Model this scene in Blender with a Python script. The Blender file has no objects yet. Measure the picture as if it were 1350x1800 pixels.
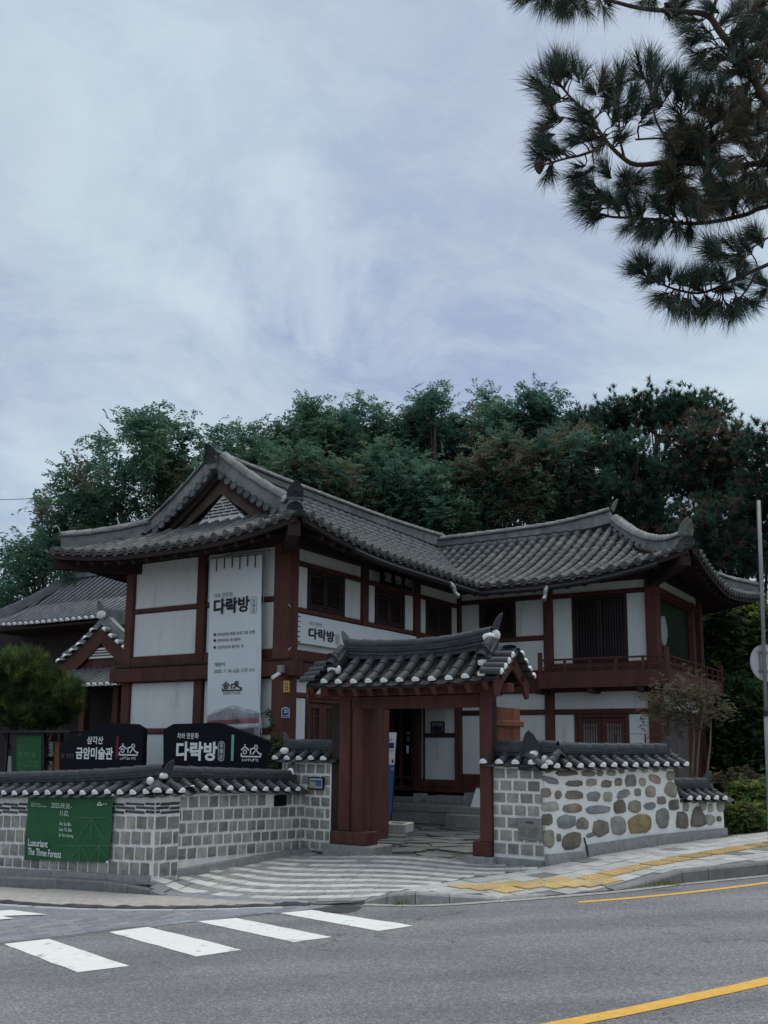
import bpy, math, random
import numpy as np
from mathutils import Vector, Matrix

rnd = random.Random(11)
SC = bpy.context.scene
COL = SC.collection
PI = math.pi

# ------------------------------------------------------------------ camera
FPX, CX, CY = 1625.0, 675.0, 1065.0          # focal length and principal point in photo pixels (1350 x 1800)
PITCH, ROLL = math.atan(240 / FPX), 0.0071
EYE = Vector((0, 0, 1.6))
_r0 = Vector((1, 0, 0)); _u0 = Vector((0, -math.sin(PITCH), math.cos(PITCH)))
FW = Vector((0, math.cos(PITCH), math.sin(PITCH)))
RT = math.cos(ROLL) * _r0 + math.sin(ROLL) * _u0
UPV = -math.sin(ROLL) * _r0 + math.cos(ROLL) * _u0
cam_d = bpy.data.cameras.new('camera'); cam = bpy.data.objects.new('camera', cam_d); COL.objects.link(cam)
cam.matrix_world = Matrix(((RT.x, UPV.x, -FW.x, EYE.x), (RT.y, UPV.y, -FW.y, EYE.y), (RT.z, UPV.z, -FW.z, EYE.z), (0, 0, 0, 1)))
cam_d.sensor_fit = 'HORIZONTAL'; cam_d.sensor_width = 36; cam_d.lens = 36 * FPX / 1350
cam_d.shift_y = (CY - 900) / 1350
cam_d.clip_start = 0.1; cam_d.clip_end = 2000
SC.camera = cam

# ------------------------------------------------------------------ world, sun, exposure
SUN_EL, SUN_AZ = math.radians(74), math.radians(40)       # azimuth clockwise from +Y: high, a little behind the hall
w = bpy.data.worlds.new('World'); SC.world = w; w.use_nodes = True
nt = w.node_tree; nt.nodes.clear()
def N(t, x=0, **k):
    n = nt.nodes.new(t)
    for a, b in k.items(): setattr(n, a, b)
    return n
def math_node(op, a, b=None):
    n = N('ShaderNodeMath', operation=op)
    for i, q in enumerate((a, b)):
        if q is None: continue
        if isinstance(q, (int, float)): n.inputs[i].default_value = q
        else: nt.links.new(q, n.inputs[i])
    return n.outputs[0]
out = N('ShaderNodeOutputWorld'); bg = N('ShaderNodeBackground'); bg.inputs['Strength'].default_value = 0.1
sky = N('ShaderNodeTexSky'); sky.sky_type = 'NISHITA'; sky.sun_disc = False
sky.sun_elevation = SUN_EL; sky.sun_rotation = SUN_AZ
tc = N('ShaderNodeTexCoord'); sep = N('ShaderNodeSeparateXYZ'); nt.links.new(tc.outputs['Generated'], sep.inputs[0])
zc = math_node('MAXIMUM', sep.outputs[2], 0.0)
den = math_node('ADD', zc, 0.40)
cx_ = math_node('DIVIDE', sep.outputs[0], den); cy_ = math_node('DIVIDE', sep.outputs[1], den)
comb = N('ShaderNodeCombineXYZ'); nt.links.new(cx_, comb.inputs[0]); nt.links.new(cy_, comb.inputs[1])
def noise(scale, detail, rough, dist=0.0, off=(0, 0, 0), sc=(1, 1, 1)):
    mp = N('ShaderNodeMapping'); mp.inputs['Location'].default_value = off; mp.inputs['Scale'].default_value = sc
    nt.links.new(comb.outputs[0], mp.inputs['Vector'])
    n = N('ShaderNodeTexNoise'); n.inputs['Scale'].default_value = scale; n.inputs['Detail'].default_value = detail
    n.inputs['Roughness'].default_value = rough; n.inputs['Distortion'].default_value = dist
    nt.links.new(mp.outputs[0], n.inputs['Vector']); return n.outputs[0]
def ramp(fac, stops):
    n = N('ShaderNodeValToRGB'); e = n.color_ramp.elements
    while len(e) < len(stops): e.new(0.5)
    for q, (p, c) in zip(e, stops): q.position = p; q.color = (*c, 1)
    nt.links.new(fac, n.inputs[0]); return n.outputs[0]
def mixc(fac, a, b, bt='MIX'):
    n = N('ShaderNodeMix', data_type='RGBA', blend_type=bt)
    for i, q in ((0, fac), (6, a), (7, b)):
        if isinstance(q, (int, float)): n.inputs[i].default_value = q
        elif isinstance(q, tuple): n.inputs[i].default_value = (*q, 1)
        else: nt.links.new(q, n.inputs[i])
    return n.outputs[2]
base = ramp(zc, [(0.0, (.48, .54, .58)), (0.10, (.42, .51, .62)), (0.24, (.33, .45, .64)), (0.42, (.37, .45, .63)), (0.62, (.45, .55, .69)), (1.0, (.50, .58, .68))])
big = noise(1.3, 6, .58, .4, (3.1, 1.7, 0))
mid = noise(3.4, 8, .62, .7, (.4, 5.2, 0), (1, 1.15, 1))
lil = noise(2.6, 4, .5, .2, (7.3, 2.2, 0))
c1 = mixc(ramp(big, [(.43, (0, 0, 0)), (.63, (.95, .95, .95))]), base, (.57, .71, .77))
c2 = mixc(ramp(mid, [(.44, (0, 0, 0)), (.66, (.70, .70, .70))]), c1, (.66, .76, .84))
c3 = mixc(ramp(lil, [(.44, (0, 0, 0)), (.66, (.5, .5, .5))]), c2, (.43, .48, .62))
fin_n = noise(11, 9, .68, .8, (1.9, 8.4, 0), (1, 1.3, 1))
c3 = mixc(ramp(fin_n, [(.45, (0, 0, 0)), (.78, (.30, .30, .30))]), c3, (.72, .80, .86))
sc10 = N('ShaderNodeVectorMath', operation='SCALE'); nt.links.new(c3, sc10.inputs[0]); sc10.inputs['Scale'].default_value = 7.9
fin = mixc(.93, sky.outputs[0], sc10.outputs[0])
nt.links.new(fin, bg.inputs['Color']); nt.links.new(bg.outputs[0], out.inputs[0])
sun_d = bpy.data.lights.new('sun', 'SUN'); sun = bpy.data.objects.new('sun', sun_d); COL.objects.link(sun)
sun_d.energy = 1.5; sun_d.angle = math.radians(40); sun_d.color = (1, .96, .90)
_sd = Vector((math.sin(SUN_AZ) * math.cos(SUN_EL), math.cos(SUN_AZ) * math.cos(SUN_EL), math.sin(SUN_EL)))
sun.rotation_euler = _sd.to_track_quat('Z', 'Y').to_euler(); sun.location = (0, 0, 60)
SC.view_settings.view_transform = 'Standard'; SC.view_settings.look = 'None'
SC.view_settings.exposure = 0.34; SC.view_settings.gamma = 1; SC.view_settings.use_curve_mapping = False

# ------------------------------------------------------------------ photo pixel -> place
def ray(x, y): return RT * ((x - CX) / FPX) - UPV * ((y - CY) / FPX) + FW
def aty(x, y, Y): d = ray(x, y); return EYE + d * (Y / d.y)
def onplane(x, y, P, n): d = ray(x, y); return EYE + d * ((P - EYE).dot(n) / d.dot(n))
def road_z(x, y): return .046 * max(-30, min(30, x)) - .012 * max(-10, min(30, y))
_rn = Vector((-.046, .012, 1))
def onroad(x, y, off=0): d = ray(x, y); return EYE + d * ((off - EYE.dot(_rn)) / d.dot(_rn))
Z = Vector((0, 0, 1))
u = Vector((.848, -.530, 0)).normalized(); v = Vector((.530, .848, 0)).normalized()

# ------------------------------------------------------------------ materials
MATS = {}
def mat(name, col, rough=.8, var=.25, scale=6.0, rand=.0, bump=0.0, bscale=40.0, col2=None, patch=None, metallic=0.0, spec=.3, stretch=(1, 1, 1), detail=5):
    """world-space noise varies the base colour; 'rand' varies it from object to object; 'patch' = (colour, scale, threshold) for wear"""
    if name in MATS: return MATS[name]
    m = bpy.data.materials.new(name); m.use_nodes = True; MATS[name] = m
    t = m.node_tree; b = t.nodes['Principled BSDF']
    b.inputs['Roughness'].default_value = rough; b.inputs['Metallic'].default_value = metallic
    b.inputs['Specular IOR Level'].default_value = spec
    g = t.nodes.new('ShaderNodeNewGeometry'); mp = t.nodes.new('ShaderNodeMapping'); mp.inputs['Scale'].default_value = stretch
    t.links.new(g.outputs['Position'], mp.inputs[0])
    n = t.nodes.new('ShaderNodeTexNoise'); n.inputs['Scale'].default_value = scale; n.inputs['Detail'].default_value = detail; n.inputs['Roughness'].default_value = .65
    t.links.new(mp.outputs[0], n.inputs['Vector'])
    r = t.nodes.new('ShaderNodeValToRGB'); r.color_ramp.elements[0].position = .3; r.color_ramp.elements[1].position = .7
    c = np.array(col); lo = c * (1 - var); hi = np.array(col2) if col2 else c * (1 + var)
    r.color_ramp.elements[0].color = (*lo, 1); r.color_ramp.elements[1].color = (*np.minimum(hi, .95), 1)
    t.links.new(n.outputs[0], r.inputs[0]); cur = r.outputs[0]
    if patch:
        n2 = t.nodes.new('ShaderNodeTexNoise'); n2.inputs['Scale'].default_value = patch[1]; n2.inputs['Detail'].default_value = 8; n2.inputs['Roughness'].default_value = .7
        t.links.new(mp.outputs[0], n2.inputs['Vector'])
        r2 = t.nodes.new('ShaderNodeValToRGB'); r2.color_ramp.elements[0].position = patch[2]; r2.color_ramp.elements[1].position = min(1, patch[2] + .12)
        t.links.new(n2.outputs[0], r2.inputs[0])
        mx = t.nodes.new('ShaderNodeMix'); mx.data_type = 'RGBA'; mx.inputs[7].default_value = (*patch[0], 1)
        t.links.new(r2.outputs[0], mx.inputs[0]); t.links.new(cur, mx.inputs[6]); cur = mx.outputs[2]
    if rand:
        oi = t.nodes.new('ShaderNodeObjectInfo'); mr = t.nodes.new('ShaderNodeMapRange')
        mr.inputs[3].default_value = 1 - rand; mr.inputs[4].default_value = 1 + rand
        t.links.new(oi.outputs['Random'], mr.inputs[0])
        vm = t.nodes.new('ShaderNodeVectorMath'); vm.operation = 'SCALE'
        t.links.new(cur, vm.inputs[0]); t.links.new(mr.outputs[0], vm.inputs['Scale']); cur = vm.outputs[0]
    t.links.new(cur, b.inputs['Base Color'])
    if bump:
        n3 = t.nodes.new('ShaderNodeTexNoise'); n3.inputs['Scale'].default_value = bscale; n3.inputs['Detail'].default_value = 6
        t.links.new(mp.outputs[0], n3.inputs['Vector'])
        bm_ = t.nodes.new('ShaderNodeBump'); bm_.inputs['Strength'].default_value = bump; bm_.inputs['Distance'].default_value = .02
        t.links.new(n3.outputs[0], bm_.inputs['Height']); t.links.new(bm_.outputs[0], b.inputs['Normal'])
    return m
def asphalt_mat():
    m = bpy.data.materials.new('asphalt'); m.use_nodes = True; t = m.node_tree; b = t.nodes['Principled BSDF']; b.inputs['Roughness'].default_value = .85
    b.inputs['Specular IOR Level'].default_value = .25
    g = t.nodes.new('ShaderNodeNewGeometry')
    def nz(s, d, r=.6):
        n = t.nodes.new('ShaderNodeTexNoise'); n.inputs['Scale'].default_value = s; n.inputs['Detail'].default_value = d; n.inputs['Roughness'].default_value = r
        t.links.new(g.outputs['Position'], n.inputs['Vector']); return n
    def rp(f, st):
        n = t.nodes.new('ShaderNodeValToRGB'); e = n.color_ramp.elements
        while len(e) < len(st): e.new(.5)
        for q, (p, c) in zip(e, st): q.position = p; q.color = (c[0], c[1], c[2], 1)
        t.links.new(f, n.inputs[0]); return n.outputs[0]
    def mx(f, a, c, bt='MIX'):
        n = t.nodes.new('ShaderNodeMix'); n.data_type = 'RGBA'; n.blend_type = bt
        for i, q in ((0, f), (6, a), (7, c)):
            if isinstance(q, float): n.inputs[i].default_value = q
            else: t.links.new(q, n.inputs[i])
        return n.outputs[2]
    basec = rp(nz(.55, 4).outputs[0], [(.3, (.178, .182, .185)), (.7, (.222, .226, .230))])
    vor = t.nodes.new('ShaderNodeTexVoronoi'); vor.inputs['Scale'].default_value = 85; t.links.new(g.outputs['Position'], vor.inputs['Vector'])
    sepc = t.nodes.new('ShaderNodeSeparateColor'); t.links.new(vor.outputs['Color'], sepc.inputs[0])
    chips = rp(sepc.outputs[0], [(.0, (.62, .62, .62)), (.5, (.96, .96, .96)), (.86, (1.12, 1.12, 1.12)), (1.0, (1.7, 1.68, 1.62))])
    col = mx(1.0, basec, chips, 'MULTIPLY')
    fine = rp(nz(26, 6, .8).outputs[0], [(.3, (.82, .82, .82)), (.7, (1.18, 1.18, 1.18))])
    col = mx(1.0, col, fine, 'MULTIPLY')
    mp = t.nodes.new('ShaderNodeMapping'); mp.inputs['Scale'].default_value = (.25, 1.3, 1); mp.inputs['Rotation'].default_value = (0, 0, .35)
    t.links.new(g.outputs['Position'], mp.inputs[0]); n4 = t.nodes.new('ShaderNodeTexNoise'); n4.inputs['Scale'].default_value = 1.1; n4.inputs['Detail'].default_value = 5
    t.links.new(mp.outputs[0], n4.inputs['Vector'])
    worn = rp(n4.outputs[0], [(.32, (.80, .79, .80)), (.66, (1.17, 1.16, 1.14))])
    col = mx(1.0, col, worn, 'MULTIPLY')
    nzc = nz(1.6, 6, .7); va = t.nodes.new('ShaderNodeVectorMath'); va.operation = 'SCALE'; va.inputs['Scale'].default_value = 1.1; t.links.new(nzc.outputs['Color'], va.inputs[0])
    vb = t.nodes.new('ShaderNodeVectorMath'); vb.operation = 'ADD'; t.links.new(va.outputs[0], vb.inputs[0]); t.links.new(g.outputs['Position'], vb.inputs[1])
    vc = t.nodes.new('ShaderNodeTexVoronoi'); vc.feature = 'DISTANCE_TO_EDGE'; vc.inputs['Scale'].default_value = .33; t.links.new(vb.outputs[0], vc.inputs['Vector'])
    crack = rp(vc.outputs['Distance'], [(.0, (.42, .42, .42)), (.0035, (.60, .60, .60)), (.0062, (1, 1, 1))])
    gap = rp(nz(.8, 3).outputs[0], [(.48, (0, 0, 0)), (.56, (1, 1, 1))])
    mcr = t.nodes.new('ShaderNodeMix'); mcr.data_type = 'RGBA'; mcr.inputs[6].default_value = (1, 1, 1, 1); t.links.new(gap, mcr.inputs[0]); t.links.new(crack, mcr.inputs[7])
    col = mx(1.0, col, mcr.outputs[2], 'MULTIPLY')
    stain = rp(nz(2.3, 7, .75).outputs[0], [(.60, (1, 1, 1)), (.70, (.72, .72, .73))]); col = mx(1.0, col, stain, 'MULTIPLY')
    t.links.new(col, b.inputs['Base Color'])
    bp = t.nodes.new('ShaderNodeBump'); bp.inputs['Strength'].default_value = .6; bp.inputs['Distance'].default_value = .008
    t.links.new(sepc.outputs[0], bp.inputs['Height']); t.links.new(bp.outputs[0], b.inputs['Normal'])
    return m
ASPHALT = asphalt_mat()
TILE = mat('dark_clay_tile', (.052, .057, .062), .62, .3, 9, .16, .25, 60)
TILE_OLD = mat('weathered_clay_tile', (.125, .128, .127), .85, .38, 5, .22, .35, 50, patch=((.21, .215, .20), 7, .60))
RIDGE_OLD = mat('weathered_ridge_plaster', (.21, .213, .205), .9, .35, 3.5, .14, .4, 30, patch=((.09, .092, .09), 4, .60))
PLASTER = mat('white_lime_plaster', (.82, .81, .78), .9, .08, 12, .05, .4, 25, patch=((.58, .56, .51), 7, .62))
WALLPL = mat('white_wall_plaster', (.70, .71, .70), .9, .07, 2.0, .04, .2, 30, patch=((.57, .57, .55), 2.6, .55), stretch=(1, 1, .22))
WOOD = mat('dark_red_timber', (.092, .033, .026), .75, .28, 5, .14, .3, 30, stretch=(1, 1, .25), patch=((.045, .022, .019), 4, .60))
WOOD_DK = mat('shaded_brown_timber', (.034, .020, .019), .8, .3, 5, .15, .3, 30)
WOOD_OR = mat('orange_brown_timber', (.20, .075, .038), .75, .3, 4, .1, .3, 30, stretch=(1, 1, .2))
WOOD_BR = mat('bare_brown_timber', (.105, .072, .055), .85, .3, 5, .1, .3, 30)
STONE = mat('split_granite_block', (.30, .292, .262), .92, .30, 7, .32, .9, 22, patch=((.20, .197, .182), 9, .58))
STONE2 = mat('pale_granite_block', (.37, .36, .335), .9, .18, 8, .14, .5, 30, patch=((.26, .25, .24), 6, .60))
MORTAR = mat('pale_mortar', (.80, .79, .75), .92, .13, 9, 0, .3, 40, patch=((.45, .44, .40), 5, .62))
BRICK = mat('charcoal_brick', (.085, .08, .082), .85, .3, 8, .25, .3, 40)
GRANITE = mat('grey_granite', (.30, .30, .285), .85, .22, 14, .12, .25, 80, patch=((.18, .18, .17), 3, .62))
GRAN_DK = mat('dark_kerb_granite', (.20, .197, .19), .85, .22, 12, .10, .25, 80, patch=((.12, .12, .12), 3, .62))
PAVE_L = mat('pale_concrete_paver', (.52, .52, .49), .9, .12, 8, .12, .2, 60, patch=((.36, .36, .34), 4, .62))
PAVE_D = mat('grey_concrete_paver', (.25, .255, .25), .9, .14, 8, .16, .2, 60, patch=((.17, .17, .165), 4, .64))
SLAB_L = mat('light_grey_slab', (.42, .42, .405), .9, .14, 6, .12, .2, 60, patch=((.28, .275, .26), 2.2, .58))
SLAB_D = mat('dark_grey_slab', (.20, .20, .20), .9, .14, 6, .12, .2, 60)
JOINT = mat('dark_joint_sand', (.20, .198, .19), .95, .25, 9)
SIDEBR = mat('blue_grey_paving_brick', (.225, .235, .255), .9, .15, 5, .18, .2, 60, patch=((.15, .155, .17), 1.5, .60))
BEIGEBR = mat('pinkish_paving_brick', (.49, .452, .42), .9, .16, 9, .22, .2, 60, patch=((.50, .48, .43), 5, .55))
TACT = mat('yellow_tactile_paving', (.50, .355, .15), .85, .15, 9, .16, .2, 60, patch=((.40, .32, .20), 5, .5))
YLINE = mat('yellow_road_paint', (.72, .41, .08), .8, .12, 12, 0, .2, 80, patch=((.36, .26, .14), 9, .60))
WLINE = mat('white_road_paint', (.75, .76, .72), .8, .06, 12, 0, .2, 80, patch=((.27, .27, .27), 5.0, .575))
SLATE = mat('slate_flagstone', (.115, .122, .118), .8, .28, 5, .25, .4, 30, patch=((.17, .175, .17), 6, .62))
GLASS = mat('dark_glass', (.010, .013, .016), .2, .2, 2, spec=.2)
GLASS_G = mat('green_reflecting_glass', (.022, .034, .027), .3, .25, 2, spec=.12)
PAPER = mat('window_paper', (.33, .33, .32), .9, .1, 6)
BLACK = mat('black_paint', (.004, .005, .009), .6, .15, 4, spec=.12)
DARKMETAL = mat('dark_metal', (.025, .025, .028), .5, .2, 6, metallic=.3)
WHITEM = mat('white_lettering', (.82, .83, .82), .7, .03, 4)
INK = mat('black_ink', (.016, .018, .025), .7, .1, 4)
INKG = mat('grey_ink', (.16, .165, .17), .8, .1, 4)
CLOTH = mat('white_banner_cloth', (.72, .745, .765), .85, .04, 2.5, 0, .15, 6)
GREENC = mat('green_banner_cloth', (.030, .115, .047), .8, .15, 2, 0, .2, 5)
GREENL = mat('pale_green_print', (.10, .25, .115), .8, .1, 4)
MINT = mat('mint_paint', (.16, .48, .32), .6, .05, 4)
REDP = mat('dark_red_paint', (.20, .012, .03), .6, .05, 4)
YELP = mat('yellow_plate', (.62, .43, .06), .6, .08, 4)
BLUEP = mat('blue_plate', (.018, .03, .22), .5, .08, 4)
BLUEL = mat('blue_print', (.04, .13, .34), .6, .15, 3)
GALV = mat('galvanised_steel', (.24, .245, .245), .55, .15, 8, 0, .1, 40, metallic=.35)
BARK = mat('brown_bark', (.075, .056, .045), .95, .35, 9, 0, .8, 25, stretch=(1, 1, .3))
BARK_RED = mat('red_pine_bark', (.085, .058, .045), .95, .35, 8, 0, .8, 25, stretch=(1, 1, .4))
def leafmat(name, c, var=.35, scale=1.2):
    m = mat(name, c, .7, var, scale, 0, spec=.15)
    t = m.node_tree; b = t.nodes['Principled BSDF']; o = [n for n in t.nodes if n.type == 'OUTPUT_MATERIAL'][0]     # thin leaves let light through
    tr = t.nodes.new('ShaderNodeBsdfTranslucent'); mx = t.nodes.new('ShaderNodeMixShader'); mx.inputs[0].default_value = .42
    src = b.inputs['Base Color'].links[0].from_socket; sc_ = t.nodes.new('ShaderNodeVectorMath'); sc_.operation = 'SCALE'; sc_.inputs['Scale'].default_value = 1.7
    t.links.new(src, sc_.inputs[0]); t.links.new(sc_.outputs[0], tr.inputs['Color'])
    t.links.new(b.outputs[0], mx.inputs[1]); t.links.new(tr.outputs[0], mx.inputs[2]); t.links.new(mx.outputs[0], o.inputs['Surface'])
    return m
LEAF = [leafmat('green_leaf', (.080, .150, .098)), leafmat('blue_green_leaf', (.060, .130, .098)), leafmat('browning_leaf', (.118, .100, .068)), leafmat('light_green_leaf', (.110, .175, .100))]
PINEL = [leafmat('pine_needle_green', (.044, .092, .062)), leafmat('pine_needle_dark', (.032, .070, .056)), leafmat('pine_needle_brown', (.100, .076, .058)), leafmat('pine_needle_light', (.056, .096, .058))]
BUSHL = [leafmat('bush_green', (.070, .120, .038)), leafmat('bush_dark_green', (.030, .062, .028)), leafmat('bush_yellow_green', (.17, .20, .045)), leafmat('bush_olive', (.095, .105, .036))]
MYRL = [leafmat('myrtle_rust_leaf', (.088, .068, .048)), leafmat('myrtle_olive_leaf', (.090, .088, .052)), leafmat('myrtle_red_leaf', (.095, .062, .052))]
SOIL = mat('dark_soil', (.055, .050, .036), .95, .4, 1.5, 0, .4, 8, col2=(.05, .065, .03))

# ------------------------------------------------------------------ helpers
WORLD = {}
def link(o): COL.objects.link(o); return o
def thing(name, label, cat, loc=(0, 0, 0), group=None):
    o = link(bpy.data.objects.new(name, None)); o.empty_display_size = .2
    o.location = loc; WORLD[o] = Matrix.Translation(Vector(loc)); o['label'] = label; o['category'] = cat
    if group: o['group'] = group
    return o
def struct_root(name, loc=(0, 0, 0)):
    o = link(bpy.data.objects.new(name, None)); o.location = loc; WORLD[o] = Matrix.Translation(Vector(loc)); o['kind'] = 'structure'; return o
def tag(o, label, cat, group=None):
    o['label'] = label; o['category'] = cat
    if group: o['group'] = group
    return o
def add(name, me, parent=None, M=None, kind=None, label=None):
    o = link(bpy.data.objects.new(name, me)); M = M if M is not None else Matrix()
    if parent is not None:
        o.parent = parent; o.matrix_basis = WORLD[parent].inverted() @ M
    else: o.matrix_basis = M
    WORLD[o] = M
    if kind: o['kind'] = kind
    if label: o['label'] = label
    return o
class MB:
    def __init__(s): s.v = []; s.f = []; s.m = []
    def quadv(s, *p, m=0):
        i = len(s.v); s.v += [tuple(q) for q in p]; s.f.append(tuple(range(i, i + len(p)))); s.m.append(m)
    def box8(s, p, m=0):           # p: 4 bottom, 4 top
        i = len(s.v); s.v += [tuple(q) for q in p]
        for f in ((3, 2, 1, 0), (4, 5, 6, 7), (0, 1, 5, 4), (1, 2, 6, 5), (2, 3, 7, 6), (3, 0, 4, 7)): s.f.append(tuple(i + k for k in f)); s.m.append(m)
    def box(s, c, X, Y, Zv, m=0):  # half vectors
        c = Vector(c); s.box8([c + a * X + b * Y + d * Zv for d in (-1, 1) for a, b in ((-1, -1), (1, -1), (1, 1), (-1, 1))], m)
    def bar(s, A, B, w, h, up=Z, m=0):
        A = Vector(A); B = Vector(B); d = (B - A); n = d.normalized(); sd = n.cross(up)
        if sd.length < 1e-4: sd = n.cross(Vector((1, 0, 0)))
        sd.normalize(); up2 = sd.cross(n)
        s.box((A + B) / 2, d / 2, sd * (w / 2), up2 * (h / 2), m)
    def tube(s, pts, rads, n=6, m=0, cap=True):
        pts = [Vector(p) for p in pts]; base = len(s.v); prev = None
        for k, p in enumerate(pts):
            t = (pts[min(k + 1, len(pts) - 1)] - pts[max(k - 1, 0)]).normalized()
            a = t.cross(Z if abs(t.z) < .95 else Vector((1, 0, 0))).normalized(); b = t.cross(a)
            if prev is not None:
                a = (prev - t * prev.dot(t)).normalized(); b = t.cross(a)
            prev = a; r = rads[k] if isinstance(rads, (list, tuple)) else rads
            for j in range(n): s.v.append(tuple(p + (a * math.cos(2 * PI * j / n) + b * math.sin(2 * PI * j / n)) * r))
        for k in range(len(pts) - 1):
            for j in range(n):
                s.f.append((base + k * n + j, base + k * n + (j + 1) % n, base + (k + 1) * n + (j + 1) % n, base + (k + 1) * n + j)); s.m.append(m)
        if cap:
            s.f.append(tuple(base + j for j in range(n))[::-1]); s.m.append(m)
            s.f.append(tuple(base + (len(pts) - 1) * n + j for j in range(n))); s.m.append(m)
    def prism(s, pts, ext, m=0):    # polygon pts, extruded by vector
        i = len(s.v); n = len(pts); ext = Vector(ext); pts = [Vector(p) for p in pts]
        s.v += [tuple(p) for p in pts] + [tuple(p + ext) for p in pts]
        s.f.append(tuple(i + k for k in range(n))[::-1]); s.m.append(m)
        s.f.append(tuple(i + n + k for k in range(n))); s.m.append(m)
        for k in range(n): s.f.append((i + k, i + (k + 1) % n, i + n + (k + 1) % n, i + n + k)); s.m.append(m)
    def mesh(s, name, mats, smooth=False):
        me = bpy.data.meshes.new(name); me.from_pydata(s.v, [], s.f)
        for q in (mats if isinstance(mats, (list, tuple)) else [mats]): me.materials.append(q)
        if any(s.m): me.polygons.foreach_set('material_index', s.m)
        if smooth: me.polygons.foreach_set('use_smooth', [True] * len(s.f))
        me.update(); return me
    def build(s, name, mats, parent=None, kind=None, smooth=False, label=None):
        """vertices are in world coordinates; the object is placed at their base centre"""
        V = np.array(s.v); c = Vector(((V[:, 0].min() + V[:, 0].max()) / 2, (V[:, 1].min() + V[:, 1].max()) / 2, V[:, 2].min()))
        s.v = [tuple(q) for q in (V - np.array(c))]
        return add(name, s.mesh(name, mats, smooth), parent, Matrix.Translation(c), kind, label)
def frame_M(P, X, Y, Zv): return Matrix(((X[0], Y[0], Zv[0], P[0]), (X[1], Y[1], Zv[1], P[1]), (X[2], Y[2], Zv[2], P[2]), (0, 0, 0, 1)))

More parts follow.
